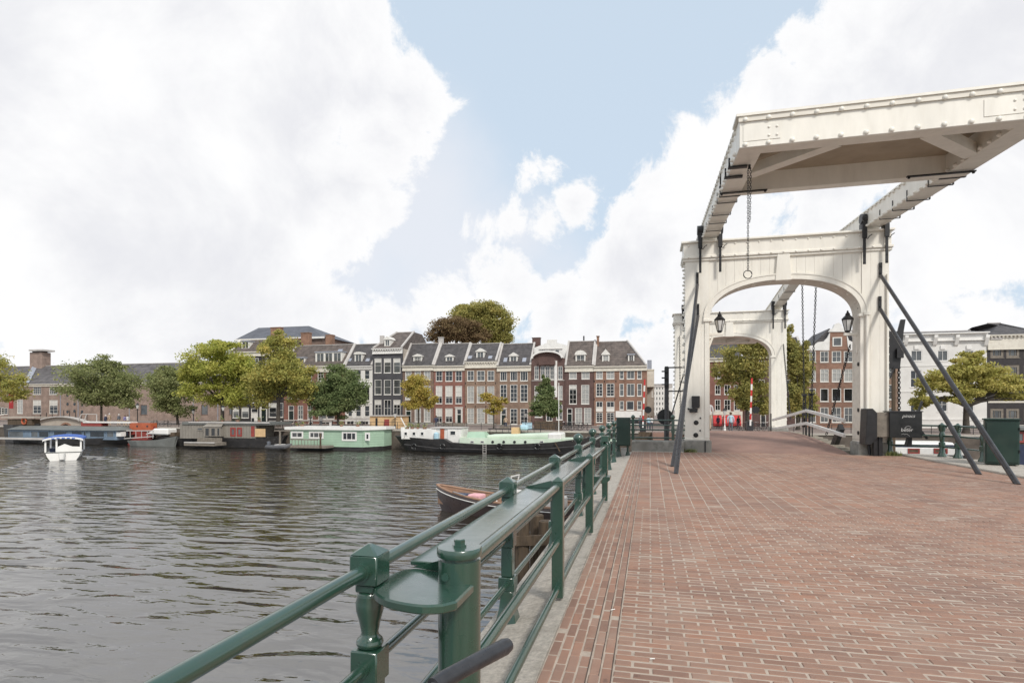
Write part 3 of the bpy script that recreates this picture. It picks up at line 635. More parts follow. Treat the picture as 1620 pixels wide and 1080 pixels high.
    for i in range(k):
        x = xl + .12 + (xr_ - xl - .24) * i / (k - 1)
        bolt(T, (x, yf - .06, 7.59), FRONT, .62); bolt(T, (x, yf - .10, 7.2 - .04), FRONT, .62)
    for i in range(22):
        z = .9 + i * .285
        for yq in (yf + .12, yf + dp - .12):
            bolt(T, (xl + .018, yq, z), LEFT, .85, 2.2)
        bolt(T, (xr_ - .018, yf + .12, z), RIGHT, .8, 1.8)
    for i in range(3, 38, 3):
        x = xs[i]; bolt(T, (x, yf + .2, az(x) - .03), DOWN, .9)
    # iron: bearing brackets for the balance beams, washers, stays
    for (bx0, bx1) in ((1.79, 2.48), (7.16, 7.84)):
        for bx in (bx0 + dx, bx1 + dx):
            m = MB(); m.box(bx - .042, bx + .042, yf - .19, yf - .155, 6.55, 7.6); m.box(bx - .07, bx + .07, yf - .23, yf - .155, 7.45, 8.1); m.box(bx - .08, bx + .08, yf - .16, yf + .1, 7.76, 7.98)
            m.tube([(bx - .1, yf - .1, 8.12), (bx + .1, yf - .1, 8.12)], .17, 14)
            m.tube([(bx, yf - .17, 7.45), (bx + .1, yf - .18, 7.42), (bx + .15, yf - .18, 7.5), (bx + .24, yf - .15, 7.56)], .016, 6)
            for z in (6.6, 6.85, 7.4): m.tube([(bx, yf - .155, z), (bx, yf - .205, z)], .03, 8)
            m.build('bearing_bracket', M['iron'], T)
    return T, xl, xr_, il, ir
T1, xl, xr_, il, ir = portal(22.0, 0, 'near white timber portal of the drawbridge with an arched opening')
# four stays: iron straps on the legs, rods down to the paving
for (xa, za, xb, yb) in ((1.70, 6.15, .62, 14.5), (1.72, 5.0, .60, 16.3), (7.70, 6.15, 7.56, 14.2), (7.68, 5.0, 7.78, 16.1)):
    m = MB(); m.box(xa - .045, xa + .045, 21.94, 21.998, za - .05, za + .45)
    for z in (za + .1, za + .35): m.tube([(xa, 21.94, z), (xa, 21.9, z)], .026, 8)
    m.build('stay_strap', M['iron'], T1)
    m = MB(); m.tube([(xa, 21.93, za), (xb, yb, -.02)], .058, 12); m.build('stay_rod', M['rod'], T1, smooth=True)
# hardware on the left leg
m = MB(); m.box(1.50, 1.78, 21.86, 21.998, 1.62, 2.06); m.build('junction_box', M['iron'], T1, bevel=.01)
m = MB(); m.box(1.42, 1.70, 21.84, 21.998, 1.46, 1.60); m.tube([(1.4, 21.9, 1.55), (1.36, 21.9, 1.62)], .03, 6); m.build('lamp_bracket', M['iron'], T1)
for (x, z) in ((1.66, 1.08), (1.65, .62)):
    m = MB(); m.lathe(0, 0, [(.09, 0), (.08, .02), (.04, .025), (.04, .05)], 14); m.tf(lambda q, x=x, z=z: Vector((x + q.x, 21.998 - q.z, z + q.y))); m.build('tie_washer', M['iron'], T1)
    m = MB(); m.tube([(x + .15, 21.998, z + .17), (x + .15, 21.96, z + .17)], .03, 8); m.build('tie_bolt', M['iron'], T1)
for z in (5.15, 3.15, 1.55, .75):
    m = MB(); m.tube([(ir - .002, 22.2, z), (ir - .06, 22.2, z)], .07, 10); m.build('tie_washer', M['iron'], T1)
m = MB(); m.tube([(ir + .14, 21.93, 4.9), (ir + .14, 21.93, .75), (ir + .17, 21.9, .5)], .05, 12); m.box(ir + .04, ir + .24, 21.86, 21.96, 4.82, 4.92); m.build('rainwater_pipe', M['cream'], T1, smooth=True)
m = MB(); m.tube([(ir + .17, 21.9, .5), (ir + .2, 21.85, .02)], .05, 10); m.build('pipe_shoe', M['iron'], T1)
m = MB(); m.tube([(xr_ - .07, 21.95, 6.2), (xr_ - .07, 21.95, .8)], .03, 10); m.build('conduit', M['cream'], T1, smooth=True)
m = MB(); m.box(il - .16, il - .12, 21.9, 21.93, 0, .42); m.build('plinth_strap', M['iron'], T1)
T2 = portal(38.4, .30, 'far white timber portal of the drawbridge seen through the near arch')[0]

# balance beams with the counterweight frame
def balance(y0, dr, dx, label, slope):
    """dr = -1: the counterweight hangs on the camera's side of the portal"""
    T = thing('balance_frame', label, 'balance frame', (4.85 + dx, y0 + .4, 7.78))
    def Z(s): return 7.80 - slope * s            # underside at distance s from the portal
    def Yv(s): return y0 + dr * s if dr < 0 else y0 + .87 + dr * s
    s0, s1, H = -7.4, 8.3, .62
    X = ((1.90 + dx, 2.42 + dx), (7.24 + dx, 7.80 + dx))
    for (a, b) in X:
        m = MB(); m.prism([(a, Yv(s0), Z(s0) + .12), (a, Yv(s1), Z(s1)), (a, Yv(s1), Z(s1) + H), (a, Yv(s0), Z(s0) + H - .08)], (b - a, 0, 0)); bm_ = m.build('balance_beam', M['cream'], T, bevel=.012)
        m = MB(); m.prism([(a - .03, Yv(s0), Z(s0) + H - .078), (a - .03, Yv(s1), Z(s1) + H + .002), (a - .03, Yv(s1), Z(s1) + H + .04), (a - .03, Yv(s0), Z(s0) + H - .04)], (b - a + .06, 0, 0)); m.build('cover_board', M['cream'], bm_)
        for s in (-6.2, -5, -3.6, -2.2, 1.3, 2.3, 3.3, 4.6, 5.2):
            m = MB(); c = .012; y_ = Yv(s); z_ = Z(s) + (.06 if s < 0 else 0)
            m.box(a - c, b + c, y_ - .028, y_ + .028, z_ - c - .004, z_ - .002); m.box(a - c - .006, a - .002, y_ - .02, y_ + .02, z_ - c, z_ + .3); m.box(b + .002, b + c + .006, y_ - .04, y_ + .04, z_ - c, z_ + H - .02)
            m.build('iron_band', M['iron'], bm_)
        for i in range(42):
            s = -6.6 + i * .36
            for zz in (.07, H - .07):
                bolt(T, (a + .002, Yv(s), Z(s) + zz), LEFT, .8, 1.9)
            bolt(T, (b - .002, Yv(s), Z(s) + .07), RIGHT, .6) if i % 4 == 0 else None
    (a0, b0), (a1, b1) = X
    # front cross beam (the end seen in the photo), rear cross beam, braces, recessed ballast panel
    ye = Yv(s1); sg = -dr                      # inward direction
    def cross(name, sA, sB, z_extra=0):
        m = MB(); m.prism([(a0, Yv(sA), Z(sA) - z_extra), (a0, Yv(sB), Z(sB) - z_extra), (a0, Yv(sB), Z(sB) + H), (a0, Yv(sA), Z(sA) + H)], (b1 - a0, 0, 0)); return m.build(name, M['cream'], T, bevel=.012)
    fr = cross('end_beam', 8.3, 8.75, .012)
    m = MB(); m.box(a0 - .07, b1 + .07, min(Yv(8.82), Yv(8.2)), max(Yv(8.82), Yv(8.2)), Z(8.5) + H + .02, Z(8.5) + H + .075); m.build('cap_board', M['cream'], fr)
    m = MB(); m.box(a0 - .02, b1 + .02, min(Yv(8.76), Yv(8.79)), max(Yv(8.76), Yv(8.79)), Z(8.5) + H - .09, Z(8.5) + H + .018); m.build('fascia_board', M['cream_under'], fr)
    cross('rear_beam', 5.15, 5.5)
    yA, yB = Yv(5.5), Yv(8.3)
    m = MB(); m.prism([(b0, yA, Z(5.5) + .5), (b0, yB, Z(8.3) + .5), (b0, yB, Z(8.3) + .56), (b0, yA, Z(5.5) + .56)], (a1 - b0, 0, 0)); m.build('ballast_panel', M['ballast'], T)
    for (xa, sa, xb, sb) in ((b0, 6.7, b0 + 1.55, 8.3), (a1, 6.7, a1 - 1.55, 8.3)):
        m = MB(); m.bar((xa, Yv(sa), Z(sa) + .13), (xb, Yv(sb), Z(sb) + .13), .3, .24); m.build('brace', M['cream'], T)
    fy = Yv(8.75); rot = FRONT if dr < 0 else (R(-90), 0, 0)
    nb = 13
    for i in range(nb):
        x = a0 + .12 + (b1 - a0 - .24) * i / (nb - 1)
        bolt(T, (x, Yv(8.785), Z(8.75) + H - .04), rot, .88); bolt(T, (x, fy, Z(8.75) + .055), rot, .88)
    for x in (a0 + .7, b1 - .7):
        m = MB(); m.box(x - .62, x + .13, min(fy, fy + dr * .012), max(fy, fy + dr * .012), Z(8.75) + .12, Z(8.75) + H - .16); m.build('joint_plate', M['cream'], fr)
        for ddx in (-.1, .06):
            for zz in (.2, .38): bolt(T, (x + ddx, fy + dr * .012, Z(8.75) + zz), rot, .45)
    for (x, s) in ((a0, 7.6), (a0, 6.9)):
        m = MB(); m.box(x - .09, x + .34, Yv(s) - .06, Yv(s) + .06, Z(s) - .05, Z(s) - .014); m.bar((x - .06, Yv(s), Z(s) - .03), (x - .06, Yv(s), Z(s) + .2), .04, .04); m.build('iron_clamp', M['iron'], T)
    for x, s, l in ((a0 + .3, 5.6, 1.2), (b1 - 1.15, 5.7, 1.5)):
        m = MB(); m.box(x - .35, x + l - .35, Yv(s) - .04, Yv(s) + .04, Z(s) - .045, Z(s) - .014)
        for q in (-.3, l - .4): m.tube([(x + q, Yv(s), Z(s) - .014), (x + q, Yv(s), Z(s) - .08)], .03, 6)
        m.build('iron_strap', M['iron'], T)
    return T, Z, Yv
BF1, Z1, Y1 = balance(22.0, -1, 0, 'white balance beams and counterweight frame overhead on the near portal', .058)
BF2, Z2, Y2 = balance(38.4, 1, .30, 'white balance beams and counterweight frame on the far portal', .125)

# ------------------------------------------------------------------ chains
def chain_mb(a, b, link=.085, r=.011, w=.03):
    a, b = Vector(a), Vector(b); d = b - a; L_ = d.length; n = max(2, int(L_ / (link * .78))); t = d.normalized()
    up = Vector((0, 0, 1)) if abs(t.z) < .9 else Vector((0, 1, 0)); u = t.cross(up).normalized(); v = u.cross(t); m = MB()
    for i in range(n):
        c = a + d * ((i + .5) / n); s = u if i % 2 else v; h = link / 2
        ring = [c + t * h * k1 + s * w * k2 for k1, k2 in ((1, .45), (.6, 1), (-.6, 1), (-1, .45), (-1, -.45), (-.6, -1), (.6, -1), (1, -.45))]
        m.tube(ring + [ring[0]], r, 5, cap=False)
    return m
tp = Vector((2.28, 14.35, Z1(7.6) - .02))
hc = thing('hanging_chain', 'doubled black chain with an iron ring hanging below the overhead counterweight', 'chain', tp)
m = MB(); m.bar(tp, tp + Vector((0, 0, -.1)), .05, .05); m.build('hook', M['iron'], hc)
m = chain_mb(tp + Vector((-.03, 0, -.08)), tp + Vector((-.03, 0, -2.5)), .075, .0065, .018); m.build('chain', M['iron'], hc)
m = chain_mb(tp + Vector((.03, 0, -.08)), tp + Vector((.01, 0, -1.35)), .075, .0065, .018); m.build('chain', M['iron'], hc)
rc = tp + Vector((-.035, 0, -2.58)); m = MB(); m.tube([rc + Vector((math.cos(a) * .095, .02 * math.cos(a), math.sin(a) * .095)) for a in [2 * math.pi * i / 20 for i in range(21)]], .011, 6, cap=False); m.build('ring', M['iron'], hc)
for (a, b, lab) in (((7.0, 29.4, 8.1), (6.98, 28.9, 1.3), 'lifting chain from the far beam end down to the span, the left of the pair'),
                    ((7.0, 26.9, 8.1), (6.96, 27.7, 1.3), 'lifting chain from the near beam end down to the span, the right of the pair'),
                    ((7.05, 22.9, 3.9), (6.95, 25.4, .55), 'slanting chain from the near portal leg down to the white span rail'),
                    ((8.05, 38.3, 5.6), (7.4, 33.5, 1.0), 'slanting chain from the far portal right leg down to the span'),
                    ((1.86, 38.3, 6.3), (1.9, 37.5, .3), 'chain hanging down the left leg of the far portal')):
    one('lifting_chain', chain_mb(a, b, .12, .014, .034), M['iron'], lab, 'chain', b, 'chains of the drawbridge')
for x, y, lab in ((6.98, 28.9, 'black iron yoke on the span rail below the left lifting chain'), (6.96, 27.7, 'black iron yoke on the span rail below the right lifting chain')):
    m = MB(); m.bar((x - .05, y, 2.2), (x - .05, y, .2), .04, .04); m.bar((x + .05, y, 2.2), (x + .05, y, .2), .04, .04); m.box(x - .1, x + .1, y - .06, y + .06, 1.28, 1.5); m.box(x - .1, x + .1, y - .08, y + .08, 2.18, 2.28)
    one('chain_yoke', m, M['iron'], lab, 'yoke', (x, y, .3))

# white timber rails along the lift span
sr = thing('span_railing', 'white double timber rail rising and falling along the right side of the lift span', 'railing', (6.9, 28, .3))
for (z0, z1, z2) in ((1.16, 1.50, .92), (.62, .93, .38)):
    m = MB(); m.bar((6.86, 22.9, z0), (6.9, 28.2, z1), .09, .13); m.build('rail', M['white'], sr, bevel=.01)
    m = MB(); m.bar((6.9, 28.25, z1), (7.1, 36.5, z2), .09, .13); m.build('rail', M['white'], sr, bevel=.01)
for y, h in ((28.0, 1.6), (28.5, 1.6), (36.3, 1.25)):
    m = MB(); m.bar((6.96, y, deck_z(y) - .2), (6.96, y, h + .05), .06, .06); m.build('stanchion', M['iron'], sr)
m = MB(); m.bar((7.05, 25.6, -.6), (7.15, 24.2, .9), .16, .3); one('deck_strut', m, M['iron'], 'thick black slanting strut below the white span rail', 'strut', (7.1, 25, -.4))

# lanterns on brackets inside the near arch
def lantern(px, wall_x, label):
    p = P(px, 525, 22.35); x, y = p.x, 22.35; z = p.z; sg = 1 if wall_x > x else -1
    T = thing('wall_lantern', label, 'lantern', (x, y, z), group='lanterns of the near portal')
    m = MB(); m.box(min(x - sg * .12, wall_x), max(x - sg * .12, wall_x), y - .05, y + .05, z - .13, z - .03); m.bar((wall_x, y, z - .62), (x + sg * .22, y, z - .1), .08, .08); m.box(min(wall_x, wall_x - sg * .05), max(wall_x, wall_x - sg * .05), y - .06, y + .06, z - .75, z + .02); m.build('bracket', M['cream'], T, bevel=.008)
    m = MB(); m.lathe(x, y, [(.07, z - .03), (.07, z), (.1, z + .02), (.1, z + .05)], 6); m.build('base', M['iron'], T)
    m = MB(); m.lathe(x, y, [(.088, z + .05), (.172, z + .42)], 6); m.build('glass', M['lampglass'], T)
    m = MB()
    for k in range(6):
        a = 2 * math.pi * k / 6; m.bar((x + .092 * math.cos(a), y + .092 * math.sin(a), z + .05), (x + .178 * math.cos(a), y + .178 * math.sin(a), z + .42), .018, .018)
    m.lathe(x, y, [(.19, z + .42), (.2, z + .45), (.17, z + .47)], 6); m.build('frame', M['iron'], T)
    m = MB(); m.lathe(x, y, [(.2, z + .46), (.11, z + .56), (.07, z + .6), (.085, z + .62), (.06, z + .66), (.03, z + .7), (.035, z + .73), (.0, z + .77)], 12); m.build('roof', M['iron'], T, smooth=True)
lantern(1138.5, il, 'black glazed lantern on the white bracket by the left leg'); lantern(1341, ir, 'black glazed lantern on the white bracket by the right leg')

# machinery outside the right leg (drive box with a scrawl) and the signal behind it
YM = 21.35
dm = thing('barrier_drive', 'black barrier drive box with pale scrawled writing beside the right leg', 'machine', P(1392, 722, YM))
def pz(px, py, Y=YM): q_ = P(px, py, Y); return q_.x, q_.z
poly = [pz(1371, 646), pz(1380, 646), pz(1387, 653), pz(1387, 692), pz(1378, 703), pz(1368.5, 703)]
m = MB(); m.xz(poly, YM - .05, YM + .55); m.build('end_housing', M['iron'], dm, bevel=.01)
x0, z0 = pz(1386, 691); x1, z1 = pz(1408, 652); m = MB(); m.box(x0, x1, YM + .08, YM + .5, z0, z1); m.build('gear_case', M['greywood'], dm, bevel=.01)
x0, z0 = pz(1407.5, 692); x1, z1 = pz(1459, 651.5); m = MB(); m.box(x0, x1, YM, YM + .5, z0, z1); m.build('drive_box', M['black'], dm, bevel=.008)
m = MB(); m.box(x0 - .02, x1 + .02, YM - .03, YM + .53, z1, z1 + .035); m.build('lid', M['rod'], dm)
for px in (1389, 1397, 1444):
    xa, za = pz(px, 692); m = MB(); m.box(xa - .06, xa + .06, YM + .2, YM + .32, .0 if px < 1420 else .35, za); m.build('leg', M['iron'], dm)
for (a, b) in (((1461, 634), (1455, 651)), ((1438, 693), (1434, 706)), ((1458, 680), (1469, 694))):
    (xa, za), (xb, zb) = pz(*a), pz(*b); m = MB(); m.bar((xa, YM + .1, za), (xb, YM + .1, zb), .06, .06); m.build('lever', M['iron'], dm)
def text(body, size, x, y, z, mat, parent, ext=.002, rot=(R(90), 0, 0), shear=0, align='LEFT', name='lettering'):
    c = bpy.data.curves.new(name, 'FONT'); c.body = body; c.size = size; c.extrude = ext; c.shear = shear; c.align_x = align; c.materials.append(mat)
    o = bpy.data.objects.new(name, c); COL.objects.link(o); me = bpy.data.meshes.new_from_object(o.evaluated_get(bpy.context.evaluated_depsgraph_get())); bpy.data.objects.remove(o); me.name = name; o = bpy.data.objects.new(name, me); COL.objects.link(o); o.parent = parent; o.location = Vector((x, y, z)) - (wloc(parent) if parent else Vector()); o.rotation_euler = rot; return o
xa, za = pz(1427, 660); text('pinacs', .15, xa, YM - .006, za, M['graffiti'], dm, shear=.35, name='scrawl')
xa, za = pz(1425, 682); text('beter', .16, xa, YM - .006, za, M['graffiti'], dm, shear=.1, name='scrawl')
def wire(pts, px0, Y, r, name, par):
    m = MB(); m.tube([P(a, b, Y) for a, b in pts], r, 5); m.build(name, M['graffiti'], par)
wire([(1431, 677), (1434, 674.5), (1437, 673.6), (1440, 674.5), (1441.5, 676), (1439, 677.5), (1434, 677.8), (1431, 677)], 0, YM - .006, .005, 'scrawl', dm)
wire([(1426, 687), (1429, 685.6), (1431, 687), (1434, 686), (1438, 688.5), (1439, 690)], 0, YM - .006, .004, 'scrawl', dm)

YS = 24.0
ts = thing('traffic_signal', 'black backing board of a raised signal on a dark post behind the right portal leg', 'signal', P(1423, 700, YS))
m = MB(); m.xz([pz(*q, YS) for q in ((1403, 583), (1403, 524), (1421, 524), (1426, 505), (1433, 505), (1430, 524), (1424, 583))], YS, YS + .12); m.build('board', M['iron'], ts, bevel=.008)
xa, za = pz(1422, 560, YS); m = MB(); m.box(xa - .1, xa + .12, YS - .12, YS, za - .15, za + .2); m.build('bracket', M['iron'], ts)
xa, za = pz(1417, 575, YS); xb, zb = pz(1417, 715, YS); m = MB(); m.box(xa - .05, xa + .05, YS + .15, YS + .25, -.3, za); m.build('post', M['oldwood'], ts)
m = MB(); a_, b_ = P(1408, 598, YS), P(1415, 580, YS); m.bar(a_, b_, .05, .05); m.build('strut', M['iron'], ts)
one('lifting_chain', chain_mb(P(1422, 575, 24.1), P(1422.5, 655, 24.1), .12, .018, .04), M['iron'], 'chain hanging below the black signal board behind the right leg', 'chain', P(1422.5, 655, 24.1), 'chains of the drawbridge')

# signal post left of the portals
SP = P(1054.5, 708, 24.5)
sp = thing('signal_post', 'tall grey post with black signal lamps left of the near portal', 'signal', (SP.x, 24.5, -.1))
m = MB(); m.tube([(SP.x, 24.5, -.2), (SP.x, 24.5, 3.35)], [.11, .075], 12); m.build('post', M['rod'], sp, smooth=True)
m = MB(); m.box(SP.x - .09, SP.x + .09, 24.3, 24.42, 2.45, 3.3); m.build('lamp_housing', M['black'], sp, bevel=.01)
for z in (2.6, 2.87, 3.14):
    m = MB(); m.tube([(SP.x - .02, 24.3, z), (SP.x - .02, 24.12, z + .02)], .075, 12); m.build('visor', M['black'], sp)
    m = MB(); m.box(SP.x - .2, SP.x - .09, 24.28, 24.4, z - .03, z + .02); m.build('side_lamp', M['black'], sp)
for z in (3.3, 2.32): m = MB(); m.bar((SP.x, 24.5, z), (1.5, 24.6, z), .055, .055); m.build('arm', M['iron'], sp)
m = MB(); m.tube([(SP.x - .05, 24.75, 1.25), (SP.x - .05, 24.85, 1.25)], .33, 18); m.build('round_plate', M['black'], sp)
m = MB(); m.bar((1.45, 24.8, 3.3), (.85, 24.8, 1.2), .05, .05); one('barrier_rod', m, M['iron'], 'thin black slanting rod between the grey signal post and the portal', 'rod', (.85, 24.8, 1.2))

# raised red and white barriers beyond the lift span
def barrier(px0, py0, px1, py1, Y, label):
    a, b = P(px0, py0, Y), P(px1, py1, Y); zb = deck_z(Y); b.z = max(b.z, zb)
    T = thing('bridge_barrier', label, 'barrier', (b.x, Y, zb), group='raised barriers beyond the bridge'); n = 8
    for i in range(n):
        m = MB(); m.bar(a.lerp(b, i / n), a.lerp(b, (i + 1) / n), .15, .1); m.build('stripe', M['red'] if i % 2 == 0 else M['white'], T)
    m = MB(); m.box(b.x - .3, b.x + .3, Y + .1, Y + .7, zb, zb + 1.1); m.build('pedestal', M['rod'], T, bevel=.02)
    m = MB(); m.tube([(b.x + .5, Y, zb + 2.2), (b.x + .5, Y + .1, zb + 2.2)], .35, 14); m.build('warning_disc', M['black'], T)
barrier(1020, 600, 1017, 676, 58, 'raised red and white barrier left of the far end of the bridge')
barrier(1189.5, 598, 1187, 673, 58, 'raised red and white barrier seen through the far arch')
# ================================================================== HOUSES ON THE FAR BANK
YH = 90.0
def cells(mb, x0, x1, z0, z1, y, rev, holes):
    xs_ = sorted({x0, x1} | {h[0] for h in holes} | {h[2] for h in holes}); zs_ = sorted({z0, z1} | {h[1] for h in holes} | {h[3] for h in holes})
    xs_ = [x for x in xs_ if x0 - 1e-6 <= x <= x1 + 1e-6]; zs_ = [z for z in zs_ if z0 - 1e-6 <= z <= z1 + 1e-6]
    for i in range(len(xs_) - 1):
        for j in range(len(zs_) - 1):
            cx_, cz_ = (xs_[i] + xs_[i+1]) / 2, (zs_[j] + zs_[j+1]) / 2
            if any(h[0] < cx_ < h[2] and h[1] < cz_ < h[3] for h in holes): continue
            mb.poly([(xs_[i], y, zs_[j]), (xs_[i+1], y, zs_[j]), (xs_[i+1], y, zs_[j+1]), (xs_[i], y, zs_[j+1])], [(0, 1, 2, 3)])
    for (a, b, c, d) in holes:
        mb.poly([(a, y, b), (c, y, b), (c, y, d), (a, y, d), (a, y + rev, b), (c, y + rev, b), (c, y + rev, d), (a, y + rev, d)], [(0, 4, 5, 1), (1, 5, 6, 2), (2, 6, 7, 3), (3, 7, 4, 0)])
def window(parent, x0, z0, x1, z1, y, style='dark', nx=2, nz=3, trim='trim', fw=.1, bw=.045, blind=0.0, sub=False):
    """frame with glazing bars; the pane (and a blind) are its sub-parts"""
    m = MB(); ya, yb = y + .03, y + .12
    m.box(x0, x0 + fw, ya, yb, z0, z1); m.box(x1 - fw, x1, ya, yb, z0, z1); m.box(x0 + fw, x1 - fw, ya, yb, z1 - fw, z1); m.box(x0 + fw, x1 - fw, ya, yb, z0, z0 + fw)
    m.box(x0 - .04, x1 + .04, y - .06, y + .028, z0 - .07, z0)
    for i in range(1, nx): xx = x0 + (x1 - x0) * i / nx; m.box(xx - bw/2, xx + bw/2, ya + .02, yb - .01, z0 + fw, z1 - fw)
    for i in range(1, nz): zz = z0 + (z1 - z0) * i / nz; m.box(x0 + fw, x1 - fw, ya + .02, yb - .012, zz - bw/2, zz + bw/2)
    o = m.build('window', M[trim], parent)
    p = MB(); p.box(x0 + fw * .5, x1 - fw * .5, y + .1, y + .118, z0 + fw * .5, z1 - fw * .5)
    g = {'dark': 'glass', 'mid': 'glass_mid', 'net': 'curtain'}[style]
    p.build('pane', M[g], o)
    if blind:
        p = MB(); zt = z1 - fw * .9; p.box(x0 + fw, x1 - fw, y + .088, y + .096, zt - (z1 - z0 - 2*fw) * blind, zt); p.build('blind', M['blind'], o)
    return o
def door(parent, x0, z0, x1, z1, y, fan=True, trim='trim', dmat='door_green', surround=0.0):
    m = MB(); fw = .11
    if surround:
        m.box(x0 - surround, x0, y - .08, y + .05, z0, z1 + surround); m.box(x1, x1 + surround, y - .08, y + .05, z0, z1 + surround); m.box(x0, x1, y - .08, y + .05, z1, z1 + surround)
        m.box(x0 - surround - .1, x1 + surround + .1, y - .16, y + .05, z1 + surround + .002, z1 + surround + .14)
    m.box(x0, x0 + fw, y + .03, y + .12, z0, z1); m.box(x1 - fw, x1, y + .03, y + .12, z0, z1); m.box(x0 + fw, x1 - fw, y + .03, y + .12, z1 - fw, z1)
    zf = z0 + (z1 - z0) * .68
    if fan: m.box(x0 + fw, x1 - fw, y + .03, y + .12, zf, zf + .1)
    o = m.build('door', M[trim], parent)
    p = MB(); p.box(x0 + fw, x1 - fw, y + .08, y + .13, z0, zf if fan else z1 - fw); p.build('door_leaf', M[dmat], o)
    if fan: p = MB(); p.box(x0 + fw, x1 - fw, y + .1, y + .118, zf + .1, z1 - fw); p.build('fanlight', M['glass'], o)
def steps(parent, x0, x1, z0, z1, y):
    n = 5
    for i in range(n):
        m = MB(); m.box(x0, x1, y - .32 * (n - i), y - .32 * (n - i - 1) - .004, z0, z0 + (z1 - z0) * (i + 1) / n); m.build('step', M['stone'], parent)
class House:
    def __init__(s, name, label, px0, px1, eave, wall, Y=YH, depth=9.0, holes_px=(), zbase=ZS, group='houses on the far bank', cat='house', back=True):
        s.Y = Y; s.x0, s.x1 = FX(px0, Y), FX(px1, Y); s.z1 = FZ((px0 + px1) / 2, eave, Y); s.zb = zbase; s.depth = depth
        s.T = thing(name, label, cat, ((s.x0 + s.x1) / 2, Y, zbase), group=group); s.wall = wall; s.holes = []; s.todo = []
    def rect(s, r): a = P(r[0], r[3], s.Y); b = P(r[2], r[1], s.Y); return (a.x, a.z, b.x, b.z)
    def win(s, r, **k): q = s.rect(r); s.holes.append(q); s.todo.append(('w', q, k)); return s
    def grid(s, cols, rows, **k):
        for (a, b) in rows:
            for (c, d) in cols: s.win((c, a, d, b), **k)
        return s
    def dr(s, r, **k): q = s.rect(r); s.holes.append(q); s.todo.append(('d', q, k)); return s
    def done(s):
        m = MB(); cells(m, s.x0 + .01, s.x1 - .01, s.zb - .2, s.z1, s.Y, .2, s.holes); y2 = s.Y + s.depth
        m.poly([(s.x0 + .01, s.Y, s.zb - .2), (s.x0 + .01, y2, s.zb - .2), (s.x0 + .01, y2, s.z1), (s.x0 + .01, s.Y, s.z1)], [(0, 3, 2, 1)])
        m.poly([(s.x1 - .01, s.Y, s.zb - .2), (s.x1 - .01, y2, s.zb - .2), (s.x1 - .01, y2, s.z1), (s.x1 - .01, s.Y, s.z1)], [(0, 1, 2, 3)])
        m.poly([(s.x0 + .01, y2, s.zb), (s.x1 - .01, y2, s.zb), (s.x1 - .01, y2, s.z1), (s.x0 + .01, y2, s.z1)], [(0, 3, 2, 1)])
        m.poly([(s.x0 + .01, s.Y + .5, s.z1 - .3), (s.x1 - .01, s.Y + .5, s.z1 - .3), (s.x1 - .01, y2, s.z1 - .3), (s.x0 + .01, y2, s.z1 - .3)], [(0, 1, 2, 3)])
        m.build('wall', M[s.wall], s.T)
        for kind, q, k in s.todo:
            if kind == 'w': window(s.T, *q, s.Y, **k)
            else:
                st = k.pop('steps', False); door(s.T, q[0], q[1], q[2], q[3], s.Y, **k)
                if st: steps(s.T, q[0] - .15, q[2] + .15, s.zb, q[1], s.Y)
        return s
    def cornice(s, h, mat='cornice', out=.35, dent=False):
        m = MB(); m.box(s.x0 + .004, s.x1 - .004, s.Y - out * .4, s.Y + .1, s.z1 - h, s.z1 - .16); m.box(s.x0 - .02, s.x1 + .02, s.Y - out, s.Y + .1, s.z1 - .158, s.z1)
        m.box(s.x0 + .004, s.x1 - .004, s.Y - out * .55, s.Y - .002, s.z1 - h - .1, s.z1 - h - .002)
        o = m.build('cornice', M[mat], s.T)
        if dent:
            n = int((s.x1 - s.x0) / .45)
            for i in range(n):
                x = s.x0 + .2 + i * .45; d = MB(); d.box(x, x + .2, s.Y - out * .85, s.Y - out * .4 - .002, s.z1 - .36, s.z1 - .162); d.build('console', M[mat], o)
        return s
    def roof(s, ridge, mat, set_=3.5, hipl=0, hipr=0, cop='coping', copl=True, copr=True, over=.05):
        zr = P((0), ridge, s.Y + set_); zr = EYE + (HZ - ridge) / FPX * ((s.Y + set_) * (CY) - ((s.x0 + s.x1) / 2) * SY); s.zr = zr; s.set = set_
        a, b, z0 = s.x0 + over, s.x1 - over, s.z1 + .003; yb = s.Y + s.depth; y0 = s.Y - .2; yr = s.Y + set_
        pts = [(a, y0, z0), (b, y0, z0), (b - hipr, yr, zr), (a + hipl, yr, zr), (a, yb, z0), (b, yb, z0), (b - hipr, max(yr + .01, yb - set_), zr), (a + hipl, max(yr + .01, yb - set_), zr)]
        m = MB(); m.poly(pts, [(0, 1, 2, 3), (5, 4, 7, 6), (3, 2, 6, 7), (1, 5, 6, 2), (4, 0, 3, 7), (0, 4, 5, 1)]); s.rf = m.build('roof', M[mat], s.T)
        m = MB(); m.bar((a + hipl, yr, zr + .04), (b - hipr, yr, zr + .04), .2, .12); m.build('ridge_cap', M[cop], s.rf)
        for side, do, hip in ((s.x0 + .12, copl, hipl), (s.x1 - .12, copr, -hipr)):
            if do: m = MB(); m.bar((side, y0 + .02, z0 + .12), (side + hip, yr, zr + .14), .3, .22); m.build('coping', M[cop], s.rf)
        return s
